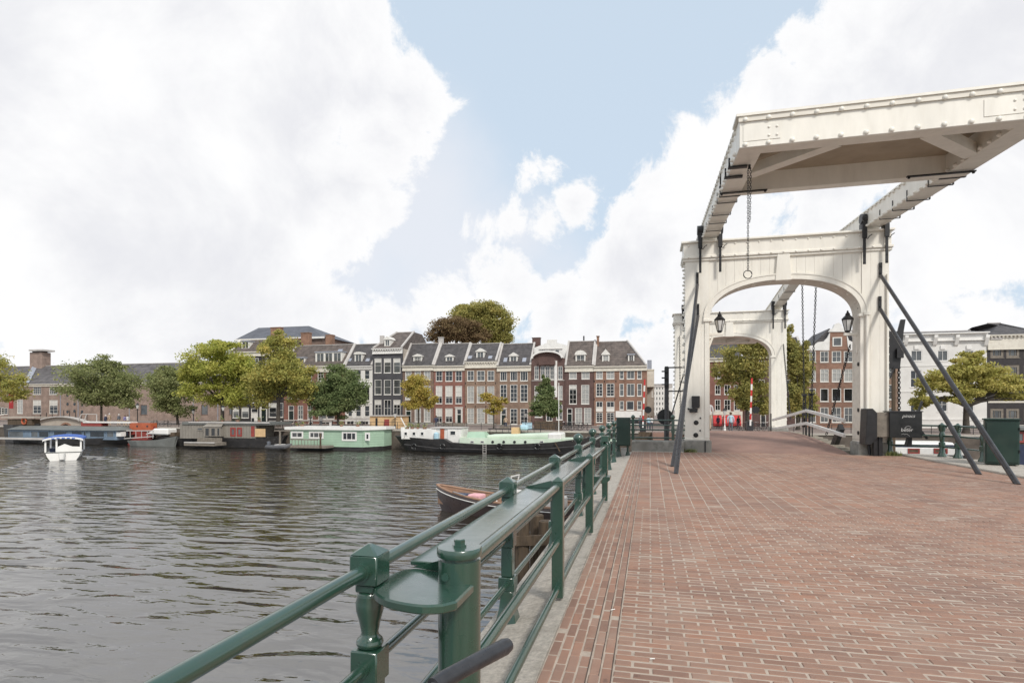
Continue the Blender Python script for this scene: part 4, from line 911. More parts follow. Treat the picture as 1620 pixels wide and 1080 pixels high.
    def dormer(s, r, style='dark', nx=2, nz=2, cap='gable', wide=False, wall='trim', blind=0, tall=.45):
        """vertical dormer standing in the roof slope, front face a little behind the eaves"""
        yf = s.Y + .55; a = P(r[0], r[3], yf); b = P(r[2], r[1], yf); x0, z0, x1, z1 = a.x, a.z, b.x, b.z
        f = (z1 - s.z1) / (s.zr - s.z1); yb = s.Y + s.set * min(f, 1) + .4
        hx = .16; hole = (x0 + hx, z0 + .14, x1 - hx, z1 - .1); m = MB()
        if wide:
            n = 3; w = (x1 - x0 - .2) / n; holes = [(x0 + .1 + i*w + .14, z0 + .1, x0 + .1 + (i+1)*w - .14, z1 - .2) for i in range(n)]
        else: holes = [hole]
        cells(m, x0, x1, z0 - .1, z1, yf, .1, holes)
        for x, o in ((x0, 1), (x1, 0)): m.poly([(x, yf, z0 - .1), (x, yb, z0 - .1), (x, yb, z1), (x, yf, z1)], [(0, 3, 2, 1) if o else (0, 1, 2, 3)])
        D = m.build('dormer', M[wall], s.T)
        for h in holes:
            p = MB(); fw = .05
            p.box(h[0], h[2], yf + .1, yf + .12, h[1], h[3]); p.build('pane', M[{'dark': 'glass', 'mid': 'glass_mid', 'net': 'curtain'}[style]], D)
            p = MB()
            for i in range(1, nx): xx = h[0] + (h[2] - h[0]) * i / nx; p.box(xx - .03, xx + .03, yf + .04, yf + .098, h[1], h[3])
            for i in range(1, nz): zz = h[1] + (h[3] - h[1]) * i / nz; p.box(h[0], h[2], yf + .045, yf + .097, zz - .025, zz + .025)
            p.box(h[0], h[0] + fw, yf + .03, yf + .096, h[1], h[3]); p.box(h[2] - fw, h[2], yf + .03, yf + .096, h[1], h[3]); p.build('sash', M[wall], D)
        e = .12; xm = (x0 + x1) / 2
        if cap == 'gable': poly = [(x0 - e, z1), (x1 + e, z1), (x1 + e, z1 + .1), (xm, z1 + tall), (x0 - e, z1 + .1)]
        elif cap == 'round': poly = [(x0 - e, z1), (x1 + e, z1)] + [(xm + (x1 - x0 + 2*e) / 2 * math.cos(t), z1 + .08 + tall * math.sin(t)) for t in [math.pi * i / 8 for i in range(9)]]
        else: poly = [(x0 - e, z1), (x1 + e, z1), (x1 + e, z1 + .16), (x0 - e, z1 + .16)]
        m = MB(); m.xz(poly, yf - .14, yb + .2); m.build('dormer_roof', M[wall if cap != 'flat' else 'lead'], D)
        return s
    def skylight(s, r):
        f = lambda py, px: None
        a = P(r[0], r[3], s.Y + 1.5); b = P(r[2], r[1], s.Y + 1.5)
        def yz(z): u = (z - s.z1) / (s.zr - s.z1); return s.Y - .2 + (s.set + .2) * u
        za, zb_ = a.z, b.z; m = MB(); m.prism([(a.x, yz(za) - .06, za), (b.x, yz(za) - .06, za), (b.x, yz(zb_) - .06, zb_), (a.x, yz(zb_) - .06, zb_)], (0, .15, .03))
        o = m.build('skylight', M['lead'], s.rf); return s
    def chimney(s, r, wall='brick_chimney', Yo=4.0, d=.9, cap=True):
        a = P(r[0], r[3], s.Y + Yo); b = P(r[2], r[1], s.Y + Yo); z0 = min(a.z, s.z1)
        m = MB(); m.box(a.x, b.x, s.Y + Yo, s.Y + Yo + d, z0, b.z - .12); o = m.build('chimney', M[wall], s.T)
        if cap:
            m = MB(); m.box(a.x - .08, b.x + .08, s.Y + Yo - .08, s.Y + Yo + d + .08, b.z - .12, b.z); m.build('chimney_cap', M[wall], o)
        return s
    def band(s, r, mat, out=.05, name='band'):
        q = s.rect(r); m = MB(); m.box(q[0], q[2], s.Y - out, s.Y - .003, q[1], q[3]); m.build(name, M[mat], s.T); return s
    def anchors(s, pts):
        for (px, py) in pts:
            c = P(px, py, s.Y); m = MB(); m.box(c.x - .05, c.x + .05, s.Y - .05, s.Y - .002, c.z - .16, c.z + .16); m.build('wall_anchor', M['iron'], s.T)
        return s

# --- dark double house behind the golden tree, with the slate hip roof behind it
h = House('canal_house', 'dark brown house with white cornice half hidden behind the yellow-green trees', 366, 449, 556, 'black_wall')
h.grid([(370, 380), (383, 395), (399, 409), (420, 432), (436, 447)], [(566, 582), (592, 612)], style='dark', nx=2, nz=2).grid([(371, 380), (383.5, 393), (399, 408)], [(623, 637)], style='mid', nx=1, nz=2)
h.grid([(368, 378), (382, 393.5)], [(644, 661)], style='mid', nx=1, nz=2, blind=.4).win((425, 637, 437.5, 660), style='dark', nx=1, nz=3, blind=.3).win((440, 637, 448, 660), style='dark', nx=1, nz=2)
h.dr((397, 645.5, 408, 668), dmat='trim').dr((412.5, 637, 421.5, 668), surround=.18).grid([(425, 446)], [(665, 670)], nx=3, nz=1)
h.done().cornice(.75); h.roof(537, 'tile_brown', 2.4, cop='cornice'); h.dormer((382, 540, 394, 552), nx=2, nz=1, cap='flat')
h.chimney((428, 517, 443.5, 545)).chimney((463, 535, 474, 548), Yo=5).chimney((476, 525.5, 489, 548), Yo=5)
Hb = thing('slate_roofed_building', 'large building behind the row with a blue slate hip roof', 'building', (FX(440, 108), 108, ZS))
def q3(px, py, Y): return tuple(P(px, py, Y))
a, b, c, d = P(372, 537, 108), P(512, 548, 108), P(409, 518.5, 114), P(470, 524, 114)
m = MB(); zt = a.z; m.poly([(a.x, 108, zt), (b.x, 108, zt), (b.x, 122, zt), (a.x, 122, zt), (c.x, 114, c.z), (d.x + 3, 114, c.z)], [(0, 1, 5, 4), (1, 2, 5), (2, 3, 4, 5), (3, 0, 4), (0, 3, 2, 1)]); m.build('roof', M['slate'], Hb)
m = MB(); m.box(a.x + .5, b.x - .5, 108.5, 121.5, ZS, zt - .003); m.build('wall', M['brick_brown'], Hb)
m = MB(); m.box(a.x - .1, b.x + .1, 107.9, 108.2, zt - .35, zt + .06); m.build('cornice', M['white'], Hb)

# --- wide brick house with the triple dormer
h = House('canal_house', 'wide red-brown brick house with a white triple dormer beside the white house', 449, 546, 579, 'brick_red')
h.grid([(454, 462), (470, 478), (485, 493.5), (502.5, 512), (517, 527), (532, 541)], [(587, 603), (611, 631)], style='dark', nx=2, nz=3).grid([(471, 479.5), (486.5, 494.5)], [(641, 663)], nx=2, nz=3, style='mid')
h.win((503.5, 645, 516.5, 662.5), nx=1, nz=1, style='mid').win((517, 645, 529, 662.5), nx=1, nz=1).dr((456, 641, 465, 668), steps=True).grid([(471, 480), (488, 495), (505, 525)], [(667, 673)], nx=2, nz=1)
h.done().cornice(1.0, dent=True).roof(546, 'tile_brown', 3.6).dormer((499, 556.5, 541, 574.5), style='mid', nx=2, nz=1, cap='flat', wide=True).dormer((468, 566, 482, 577.5), nx=1, nz=1, cap='flat')
h.band((449.2, 664, 545.8, 665.5), 'coping'); h.chimney((515, 529, 525.5, 545), Yo=6)
h.skylight((530, 551, 537, 557))
# --- white house
h = House('canal_house', 'narrow white plastered house between the brick house and the dark grey house', 546, 589.3, 579, 'white_wall')
h.grid([(550, 557.5), (562.5, 571.5), (576.3, 585)], [(585, 600), (610, 634), (641, 659)], style='dark', nx=1, nz=2, fw=.12)
h.win((548, 665.5, 560, 676), nx=2, nz=1, style='dark').win((567, 665.5, 583, 676), nx=3, nz=1).done().cornice(.45, 'white').roof(544.4, 'tile_dark', 3.4)
h.dormer((561, 560, 573, 577), style='mid', nx=2, nz=1, cap='round', tall=.35).skylight((553, 567, 559, 572)).skylight((582, 567, 588, 572))
h.band((547, 603, 588.5, 605.5), 'white'); h.band((547, 636, 588.5, 638.5), 'white'); h.band((547, 661, 588.5, 663), 'coping')
# --- dark grey tall house with gabled dormer and side wall
h = House('canal_house', 'tall dark grey house with white cornice and a single dormer window', 589.6, 636.6, 551, 'grey_wall', depth=14)
h.grid([(592.5, 603.5), (607.3, 618.7), (622.2, 633.5)], [(566.4, 590), ], style='mid', nx=1, nz=2, blind=.28).grid([(592.5, 603.5), (607.3, 618.7), (622.2, 633.5)], [(600.2, 624.2)], style='mid', nx=1, nz=2)
h.grid([(592.5, 603.5), (622.2, 633.5)], [(632, 658.5)], style='dark', nx=2, nz=2, blind=.3).win((607.3, 632, 618.7, 658.5), style='dark', nx=2, nz=2).win((595, 665, 603, 677), nx=1, nz=1).win((620, 665, 631, 677), nx=2, nz=1)
h.done().cornice(.85, 'white', .5, dent=True).roof(526, 'tile_brown', 5.2, hipl=2.0, copr=True); h.dormer((608, 537, 617.3, 548), style='mid', nx=2, nz=1, cap='gable', tall=.6)
m = MB(); m.box(h.x1 + .003, h.x1 + .02, h.Y + .3, h.Y + 8, 3, h.z1 - .05); m.build('side_wall', M['beige_wall'], h.T)
m = MB(); c = P(604, 533, YH + 1.5); m.box(c.x - .35, c.x + .35, YH + 1.4, YH + 1.9, c.z - 1.5, c.z + .25); m.build('chimney', M['coping'], h.T)
# --- the four brick houses
def trio(label, l, r, wall, cols, rows, eave, ridge, dorm, **k):
    h = House('canal_house', label, l, r, eave, wall)
    for i, (a, b, st, nx, nz, bl) in enumerate(rows):
        for j, (c, d) in enumerate(cols):
            if i == 2 and j == k.get('door', -1): continue
            h.win((c, a, d, b), style=(st if isinstance(st, str) else st[j]), nx=nx, nz=nz, blind=bl)
    return h
h = trio('brown brick house with a small many-paned dormer next to the dark grey house', 636.9, 686, 'brick_brown', [(641, 651), (656, 666), (670.5, 681)], [(586.5, 601, 'net', 2, 2, 0), (610, 632, 'net', 2, 3, 0), (645.5, 667, 'net', 2, 3, 0)], 578.5, 543.7, None, door=0)
h.dr((641.5, 641, 650.5, 670), steps=True).done().cornice(.75).roof(543.7, 'tile_dark', 3.4).dormer((654, 563.5, 667, 578), style='dark', nx=4, nz=3); h.band((637.2, 668, 685.5, 674), 'plinth')
h = trio('bright red brick house with a white framed doorway and one dormer', 686.3, 735.3, 'brick_red', [(689.4, 699.7), (704.5, 716), (720.5, 731)], [(586, 603, 'dark', 2, 2, 0), (610, 638.5, 'dark', 2, 3, .62), (645.5, 668, 'dark', 2, 3, .6)], 578.5, 543.7, None, door=2)
h.dr((722.5, 647, 730, 674), surround=.2, steps=True).done().cornice(.75).roof(543.7, 'tile_dark', 3.4).dormer((705, 564, 717, 577.5), style='mid', nx=2, nz=2); h.band((686.6, 669, 720, 674.5), 'plinth'); h.chimney((693.5, 533, 700.5, 546), Yo=3.3, d=.5, wall='coping')
h = trio('grey-brown brick house with a taller cornice and a raised white dormer', 735.6, 786, 'brick_tan', [(739, 750), (754.3, 767), (771, 782)], [(586, 602.5, 'mid', 2, 2, 0), (610.5, 637, ('net', 'net', 'net'), 2, 3, 0), (645.5, 669, 'net', 2, 3, 0)], 572, 543.7, None)
h.done().cornice(.95, dent=True).roof(543.7, 'tile_dark', 3.2).dormer((753.5, 556, 766, 569.5), style='mid', nx=2, nz=1, tall=.6).anchors([(736.8, 606), (752, 606), (768.6, 606), (784, 606), (736.8, 643), (752, 643), (768.6, 643)]); h.band((736, 670, 785.6, 675.5), 'plinth')
h.skylight((743, 563, 749, 568)).skylight((775, 563, 781, 568))
h = trio('brown brick house with arched upper panes and cream cornice beside the odd white-gabled house', 786.3, 840.3, 'brick_tan', [(791, 802), (807, 818.5), (823, 835)], [(587, 602.5, 'dark', 3, 1, 0), (608, 635.5, 'dark', 2, 4, 0), (646, 671, 'dark', 2, 4, 0)], 579, 543.7, None, door=0)
h.dr((792.5, 647, 801, 675), surround=.06, steps=True).done().cornice(.75).roof(543.7, 'tile_dark', 3.4).dormer((806, 563, 818.5, 577.5), style='mid', nx=2, nz=1, tall=.6).skylight((798.5, 566, 804, 573)).skylight((828, 566, 834, 573)); h.band((786.6, 671.5, 840, 677), 'plinth')
# --- art nouveau house with white gable and arched cornice
h = House('canal_house', 'dark brick house with a curved white cornice and white gable above tall windows', 840.6, 893.5, 567, 'brick_dark')
h.grid([(845.5, 852.5), (855, 862), (862.6, 869.4), (870, 876.5), (882.5, 890)], [(579, 600)], style='mid', nx=2, nz=3, fw=.08).grid([(845.5, 852.5), (855, 862), (862.6, 869.4), (870, 876.5), (882.5, 890)], [(610, 632)], style='net', nx=2, nz=3, fw=.08)
h.win((846, 640, 858, 660), style='mid').win((864, 640, 874, 666), style='dark').win((880, 640, 890, 664), style='mid'); h.done()
xa, xb = h.x0 + .3, h.x1 - .5; xm = (xa + xb) / 2; zc = h.z1
arc = [(xm + (xb - xa) / 2 * math.cos(t), zc + 1.0 * math.sin(t)) for t in [math.pi * i / 16 for i in range(17)]]
arc2 = [(xm + ((xb - xa) / 2 + .25) * math.cos(t), zc + .05 + 1.22 * math.sin(t)) for t in [math.pi * i / 16 for i in range(17)]]
m = MB(); m.xz(arc, YH - .002, YH + .4); m.build('arched_panel', M['brick_dark'], h.T)
for i in range(16):
    m = MB(); m.prism([(arc[i][0], YH - .6, arc[i][1]), (arc[i+1][0], YH - .6, arc[i+1][1]), (arc2[i+1][0], YH - .6, arc2[i+1][1]), (arc2[i][0], YH - .6, arc2[i][1])], (0, 1.1, 0)); m.build('arched_cornice', M['white'], h.T)
gz = P(868, 548, YH + 2); ga, gb = P(845, 564, YH + 2), P(897, 564, YH + 2); pk = P(873, 542, YH + 2)
m = MB(); m.xz([(ga.x, ga.z - 3), (gb.x, ga.z - 3), (gb.x, P(897, 546, YH + 2).z), (pk.x + .8, pk.z), (pk.x + .8, pk.z + .5), (pk.x - .8, pk.z + .5), (pk.x - .8, pk.z), (ga.x, P(845, 550, YH + 2).z)], YH + 2, YH + 2.4); g = m.build('white_gable', M['white'], h.T)
for px in (861, 872, 881.5):
    c = P(px, 556.5, YH + 2); m = MB(); m.box(c.x - .28, c.x + .28, YH + 1.96, YH + 1.998, c.z - .3, c.z + .25); m.build('attic_pane', M['glass_mid'], g)
m = MB(); c0, c1 = P(853, 553, YH + 2), P(890, 553, YH + 2); m.box(c0.x, c1.x, YH + 1.85, YH + 1.998, c0.z, c0.z + .12); m.build('gable_ledge', M['coping'], g)
m = MB(); m.box(FX(877.2, YH), FX(881.5, YH), YH - .12, YH - .003, FZ(860, 628, YH), FZ(860, 571, YH)); m.build('pilaster', M['white'], h.T)
m = MB(); m.box(FX(853, YH), FX(879, YH), YH - .5, YH - .1, FZ(860, 577.5, YH), FZ(860, 571.5, YH)); m.build('balcony', M['brick_dark'], h.T)
h.band((841, 600.8, 893, 602.4), 'coping').band((845, 632.5, 877, 636), 'white').chimney((842, 533.5, 854, 548), Yo=4, wall='brick_dark')
m = MB(); m.box(h.x0 + .02, h.x1 - .02, YH + 2.42, YH + 9, h.z1 - .3, h.z1 + 1.6); m.build('roof', M['tile_dark'], h.T)
# --- two-window house, and the long orange-brown house at the corner
h = House('canal_house', 'dark red house with two very tall windows and a rounded dormer', 893.8, 939.2, 579, 'brick_dark')
h.grid([(900.3, 912.5), (920, 932.7)], [(586, 599.5)], style='net', nx=2, nz=2).win((900.3, 608.5, 912.5, 639), style='dark', nx=2, nz=4, blind=.2).win((919.5, 608.5, 932.2, 639), style='net', nx=2, nz=4).win((909.5, 645, 921, 670.5), style='net', nx=2, nz=3).win((923.8, 645, 935.5, 670.5), style='net', nx=2, nz=3)
h.dr((897, 645.5, 905.5, 674), steps=True).done().cornice(.8).roof(540, 'tile_brown', 3.7).dormer((910.5, 561, 926, 576.5), style='mid', nx=2, nz=2, cap='round', tall=.65); h.band((894, 673, 939, 678), 'plinth').chimney((922.5, 530, 924.5, 541), Yo=4, d=.25, cap=False, wall='iron')
h = House('canal_house', 'orange-brown corner house with brown tiled hip roof and three kinds of windows', 939.5, 1023.5, 579, 'brick_orange', depth=11)
h.grid([(942.8, 953.7), (959.3, 972)], [(584.5, 599.5)], style='net', nx=2, nz=2).grid([(942.8, 953.7), (959.3, 972)], [(606, 627), (652, 668)], style='dark', nx=2, nz=4).grid([(942.8, 953.7), (959.3, 972)], [(634.5, 644.5)], style='dark', nx=2, nz=1)
h.grid([(980, 987), (1008, 1015.5)], [(585.5, 599.5), (606.5, 626.5), (634, 648)], style='mid', nx=1, nz=2).grid([(991.5, 1004)], [(585.5, 599.5), (606.5, 626.5)], style='mid', nx=2, nz=1).win((991, 634, 1003, 648.5), style='dark', nx=1, nz=1)
h.band((942.8, 645.5, 953.7, 651), 'trim').band((959.3, 645.5, 972, 651), 'trim').band((974, 650, 1015, 660), 'white', .12, 'shop_fascia').win((978, 661.5, 1012, 671), style='dark', nx=4, nz=1).win((944, 672, 954, 679), nx=2, nz=1)
h.done().cornice(.65).roof(540, 'tile_brown', 3.7, hipr=3.0).dormer((952.5, 561, 964, 575.5), style='net', nx=2, nz=1, tall=.9).dormer((993.5, 561, 1003.5, 574.5), style='dark', nx=2, nz=1, cap='flat').anchors([(940.5, 603), (956.5, 603), (974.5, 603), (940.3, 631), (956, 631), (973, 631)])
h.chimney((944, 531, 947.5, 546), Yo=3, d=.6)
# --- side street: narrow beige house and the far office block
h = House('side_street_house', 'narrow beige house with a projecting bay in the side street', 1023.8, 1035, 584, 'beige_wall', Y=101, depth=30); h.win((1025, 594, 1029.5, 602), style='dark').win((1031, 600, 1033.5, 608)).win((1031, 618, 1033.5, 628)).done(); h.cornice(.3)
m = MB(); c = P(1027, 600, 100.5); m.box(c.x - .9, c.x + .8, 99.9, 100.99, c.z - 1.3, c.z + 1.4); m.build('bay', M['cornice'], h.T)
m = MB(); m.box(FX(1024, 101), FX(1031, 101), 101, 112, h.z1 + .003, h.z1 + 1.6); m.build('roof_block', M['lead'], h.T)
ob = House('office_block', 'pale grey office block with a grid of windows far down the side street', 1030, 1064, 607, 'white_wall', Y=230, depth=30, cat='building', group=None)
cols = [(1033 + i * 4.6, 1036 + i * 4.6) for i in range(6)]
ob.grid(cols, [(611 + j * 8.2, 616.5 + j * 8.2) for j in range(6)], style='mid', nx=1, nz=1, fw=.15).done().cornice(1.2, 'coping')

# --- the long brick museum building at the left
mu = House('museum_building', 'long two-storey brick building with grey tiled roof and a square chimney', -60, 384, 606, 'brick_pink', Y=104, depth=16, cat='building', group=None)
mu.win((-8, 644, 6, 656), style='dark').grid([(52, 65), (78, 91)], [(612, 624)], style='dark', nx=4, nz=4).grid([(52, 65), (78, 91)], [(632.5, 654)], style='dark', nx=2, nz=4, blind=.42).grid([(27, 36)], [(632, 654)], style='net', nx=2, nz=4).win((27, 612, 36, 621), style='net').grid([(2, 12)], [(645, 655)], style='dark')
mu.grid([(222, 233), (318, 329), (362, 371)], [(640, 656)], style='mid', nx=1, nz=1, trim='brick_brown').done().cornice(.5, 'cornice', .4)
mu.roof(576, 'tile_grey', 7, copl=False, copr=False)
m = MB(); a = P(42, 606, 103.8); b = P(52, 579, 110); m.bar((a.x, 103.75, a.z + .15), (b.x, 110.5, mu.zr - .1), 1.0, .12); m.build('lead_valley', M['lead'], mu.rf)
mu.chimney((47, 556, 66, 579), Yo=6, d=2.2, wall='brick_pink', cap=False)
a = P(46, 556, 109.5); b = P(67, 553.5, 109.5); m = MB(); m.box(a.x, b.x, 109.4, 112.6, a.z + .1, a.z + .5); m.build('chimney_hood', M['coping'], mu.T)
m = MB(); m.box(P(47.5, 556, 110).x + .3, P(65, 556, 110).x - .3, 110.3, 111.8, a.z - .15, a.z + .1); m.build('chimney_throat', M['iron'], mu.T)
for (px, py) in ((107, 625), (107, 639), (107, 651), (118, 617), (118, 639), (118, 650), (130, 640), (130, 651)):
    c = P(px, py, 104); m = MB(); m.tube([(c.x, 103.95, c.z), (c.x, 104.0, c.z)], .34, 14); m.build('round_window', M['glass'], mu.T)
for px in (96, 124, 205, 306, 345):
    c = P(px, 640, 104); m = MB(); m.box(c.x - .06, c.x + .06, 103.88, 103.998, ZS, mu.z1 - .5); m.build('downpipe', M['lead'], mu.T)
s_ = [(210, 'x')]
bn = thing('banner', 'red vertical banner with white letters on a pole by the brick building', 'banner', P(17, 668, 98)); c = P(17.5, 635, 98)
m = MB(); a, b = P(14, 646, 98), P(21, 616, 98); m.box(a.x, b.x, 98, 98.04, a.z, b.z); m.build('cloth', M['red'], bn)
m = MB(); m.tube([(a.x - .05, 98, ZS), (a.x - .05, 98, b.z + .3)], .05, 8); m.build('pole', M['coping'], bn)
zz = b.z - .75
for ch in 'READY': text(ch, .62, (a.x + b.x) / 2, 97.98, zz, M['white'], bn, align='CENTER'); zz -= .56

# ================================================================== right of the bridge: houses seen past the portals
h = House('canal_house', 'red brick house with cream shop front under red awnings beyond the bridge', 1108, 1176, 566, 'brick_red')
h.grid([(1116, 1122), (1131, 1140.5), (1145.5, 1157), (1161, 1171)], [(572, 588), (586 + 2.5, 599)][1:], style='dark', nx=2, nz=2).grid([(1116, 1122), (1131, 1140), (1145.5, 1156), (1161, 1170.5)], [(608.5, 624), (631.5, 649.5)], style='dark', nx=2, nz=2)
h.win((1129, 670, 1141, 681), style='dark', nx=1, nz=1).win((1146, 670, 1157, 681), style='dark', nx=1, nz=1).win((1160, 670, 1171, 681), style='dark', nx=1, nz=1); h.done().cornice(.5).roof(545, 'tile_dark', 3.6)
h.band((1124, 650.5, 1174.5, 656), 'cornice', .1, 'shop_fascia')
for (a, b) in ((1124, 1128.5), (1141.5, 1145), (1171.5, 1174.5)): h.band((a, 656.2, b, 684), 'cornice', .08, 'shop_pilaster')
for (a, b) in ((1129, 1141), (1145.5, 1158), (1159.5, 1171)):
    p0, p1 = P(a, 670, YH - 1.0), P(b, 656.5, YH); m = MB(); m.prism([(p0.x, YH - .1, p1.z), (p0.x, YH - 1.1, p0.z), (p0.x, YH - 1.1, p0.z - .3), (p0.x, YH - .1, p0.z - .3)], (p1.x - p0.x, 0, 0)); m.build('awning', M['red'], h.T)
h = House('canal_house', 'dark brick house with pale window frames behind the willowy trees', 1176.3, 1272, 560, 'brick_dark')
h.grid([(1180, 1190), (1200, 1210), (1220, 1230), (1240, 1250), (1258, 1268)], [(570, 588), (600, 618), (632, 650)], style='dark', nx=2, nz=2).grid([(1181, 1190), (1203, 1212), (1258, 1268)], [(656, 680)], style='dark', nx=1, nz=2).done().cornice(.5).roof(535, 'tile_dark', 3.6)
h = House('gabled_house', 'brick house with a white scrolled neck gable and crest', 1276, 1352, 554, 'brick_orange', Y=YH - .6)
for rw, st, nx, nz in (((555, 573), 'mid', 2, 2), ((583.5, 604), 'net', 2, 3), ((614, 635), 'dark', 1, 1), ((644, 668), 'mid', 2, 2)):
    h.grid([(1280, 1291), (1297.5, 1311), (1316, 1331), (1335, 1349.5)], [rw], style=st, nx=nx, nz=nz)
h.done(); Yg = YH - .6
def gx(px, py): c = P(px, py, Yg); return (c.x, c.z)
m = MB(); m.xz([gx(1312, 554.1), gx(1342, 554.1), gx(1338, 524), gx(1313, 524)], Yg, Yg + .5); g = m.build('neck_gable', M['brick_orange'], h.T)
for pts in ([(1276, 554), (1312, 554), (1313, 526), (1309, 534), (1303, 540), (1294, 541), (1288, 546), (1277, 547)], [(1342, 554), (1352, 554), (1352, 547), (1349, 541), (1343, 538), (1339, 528)]):
    m = MB(); m.xz([gx(*p) for p in pts], Yg - .05, Yg + .45); m.build('scroll', M['white'], g)
m = MB(); m.xz([gx(*p) for p in [(1311, 525), (1340, 525), (1338, 521), (1333, 519), (1331, 513), (1326, 510.5), (1320, 513), (1318, 519), (1313, 521)]], Yg - .12, Yg + .5); m.build('crest', M['white'], g)
q = h.rect((1317, 533, 1332, 548)); m = MB(); m.box(q[0], q[2], Yg - .06, Yg - .003, q[1], q[3]); o = m.build('window', M['trim'], h.T); m = MB(); m.box(q[0] + .15, q[2] - .15, Yg - .075, Yg - .062, q[1] + .15, q[3] - .15); m.build('pane', M['glass_mid'], o)
m = MB(); m.prism([(h.x0, Yg + .5, h.z1), (h.x1, Yg + .5, h.z1), ((h.x0 + h.x1) / 2, Yg + .5, h.z1 + 3.2)], (0, 9, 0)); m.build('roof', M['tile_dark'], h.T)
h = House('canal_house', 'plain brick house with pale frames seen right of the near portal leg', 1352.5, 1421, 540, 'brick_tan')
h.grid([(1360, 1371), (1380, 1391), (1402, 1413.5)], [(551, 570), (580, 597), (608, 632), (645, 668)], style='mid', nx=1, nz=2).done().cornice(.6).roof(522, 'tile_dark', 3)
h = House('canal_house', 'large white stucco house with bracketed cornice behind the spreading tree', 1421.4, 1561.5, 527, 'white_wall', depth=12)
h.grid([(1441, 1459), (1483, 1500), (1524, 1541)], [(553.7, 571)], style='mid', nx=2, nz=1, trim='white').grid([(1440, 1458), (1482, 1499), (1523, 1541)], [(585, 612.5), (628, 651)], style='dark', nx=2, nz=2, trim='white')
h.grid([(1440, 1458), (1482, 1500), (1523, 1541)], [(672, 690)], style='dark', nx=3, nz=2, trim='white').done().cornice(1.0, 'white', .7).roof(525, 'tile_grey', 4, copl=False, copr=False)
for px in (1432, 1478, 1512, 1559):
    c = P(px, 533, YH); m = MB(); m.prism([(c.x - .22, YH - .003, c.z - 1.3), (c.x - .22, YH - .2, c.z - 1.1), (c.x - .22, YH - .62, c.z - .1), (c.x - .22, YH - .62, c.z + .25), (c.x - .22, YH - .003, c.z + .25)], (.44, 0, 0)); m.build('bracket', M['white'], h.T)
for r in ((1422, 541.5, 1561, 543.3), (1422, 577.5, 1561, 579), (1422, 618, 1561, 620), (1422, 661, 1561, 664)): h.band(r, 'white', .07)
for px, py in ((1450, 550), (1491.5, 550), (1532.5, 550)):
    c = P(px, py, YH); m = MB(); m.box(c.x - .3, c.x + .3, YH - .12, YH - .003, c.z - .2, c.z + .3); m.build('keystone', M['white'], h.T)
h = House('canal_house', 'black brick house with grey shutters and a cream frieze next to the white house', 1562, 1660, 529, 'black_wall', depth=12)
for rw in ((549.5, 566), (577, 601), (646, 664)): h.grid([(1567, 1588), (1592, 1613), (1620, 1642)], [rw], style='mid', nx=3, nz=1, trim='greywood', fw=.3)
h.win((1572, 672, 1650, 690), style='dark', nx=4, nz=1).done().cornice(1.9, 'cornice', .5, dent=True).roof(511, 'tile_dark', 4, hipl=3.5, hipr=5, copl=False, copr=False).band((1563, 604, 1660, 606.5), 'cornice').band((1563, 634, 1660, 637), 'cornice')
m = MB(); c = P(1578, 535, YH - .25); m.box(c.x - .8, c.x + .6, YH - .3, YH - .26, c.z - .15, c.z + .15); m.build('name_tablet', M['coping'], h.T)
# ================================================================== BOATS
YB = 63.5
def bx(px0, px1, Y): return FX(px0, Y), FX(px1, Y)
def hull(name, prof, wl, y0, y1, mat, parent, rake=.12):
    """hull from its side outline: prof = [(px, py)] along the sheer from stern to bow, wl = waterline py"""
    m = MB(); n = len(prof); rows = []
    xs_ = [P(a, b, y0).x for a, b in prof]; L0, L1 = xs_[0], xs_[-1]
    for i, (a, b) in enumerate(prof):
        c = P(a, b, y0); u = (c.x - L0) / (L1 - L0); hw = (y1 - y0) / 2 * (1 - max(0, abs(2*u - 1)) ** 6 * .85); ym = (y0 + y1) / 2
        xw = L0 + (L1 - L0) * (rake * .5 + u * (1 - rake)); rows.append([(c.x, ym - hw, c.z), (xw, ym - hw * .92, ZW + .05), (xw, ym - hw * .7, ZW - .4), (xw, ym + hw * .7, ZW - .4), (xw, ym + hw * .92, ZW + .05), (c.x, ym + hw, c.z)])
    v = [p for r_ in rows for p in r_]; f = []
    for i in range(n - 1):
        for k in range(5): f.append((6*i + k, 6*i + k + 1, 6*i + 7 + k, 6*i + 6 + k))
        f.append((6*i, 6*i + 6, 6*i + 11, 6*i + 5))
    f += [(0, 5, 4, 3, 2, 1), tuple(6*(n-1) + k for k in range(6))]
    m.poly(v, f); return m.build(name, mat, parent)
def blk(parent, name, r, Y, d, mat, bevel=0.0, lift=0.0):
    a, b = P(r[0], r[3], Y), P(r[2], r[1], Y); m = MB(); m.box(a.x, b.x, Y, Y + d, a.z, b.z); return m.build(name, M[mat], parent, bevel=bevel)
def bwin(parent, r, Y, mat='glass', trim='trim', fw=.1, split=0, name='window'):
    a, b = P(r[0], r[3], Y), P(r[2], r[1], Y); m = MB(); x0, z0, x1, z1 = a.x, a.z, b.x, b.z
    m.box(x0, x0 + fw, Y - .05, Y - .002, z0, z1); m.box(x1 - fw, x1, Y - .05, Y - .002, z0, z1); m.box(x0 + fw, x1 - fw, Y - .05, Y - .002, z0, z0 + fw); m.box(x0 + fw, x1 - fw, Y - .05, Y - .002, z1 - fw, z1)
    for i in range(1, split): xx = x0 + (x1 - x0) * i / split; m.box(xx - .04, xx + .04, Y - .045, Y - .002, z0 + fw, z1 - fw)
    o = m.build(name, M[trim], parent); p = MB(); p.box(x0 + fw * .5, x1 - fw * .5, Y - .025, Y - .004, z0 + fw * .5, z1 - fw * .5); p.build('pane', M[mat], o); return o
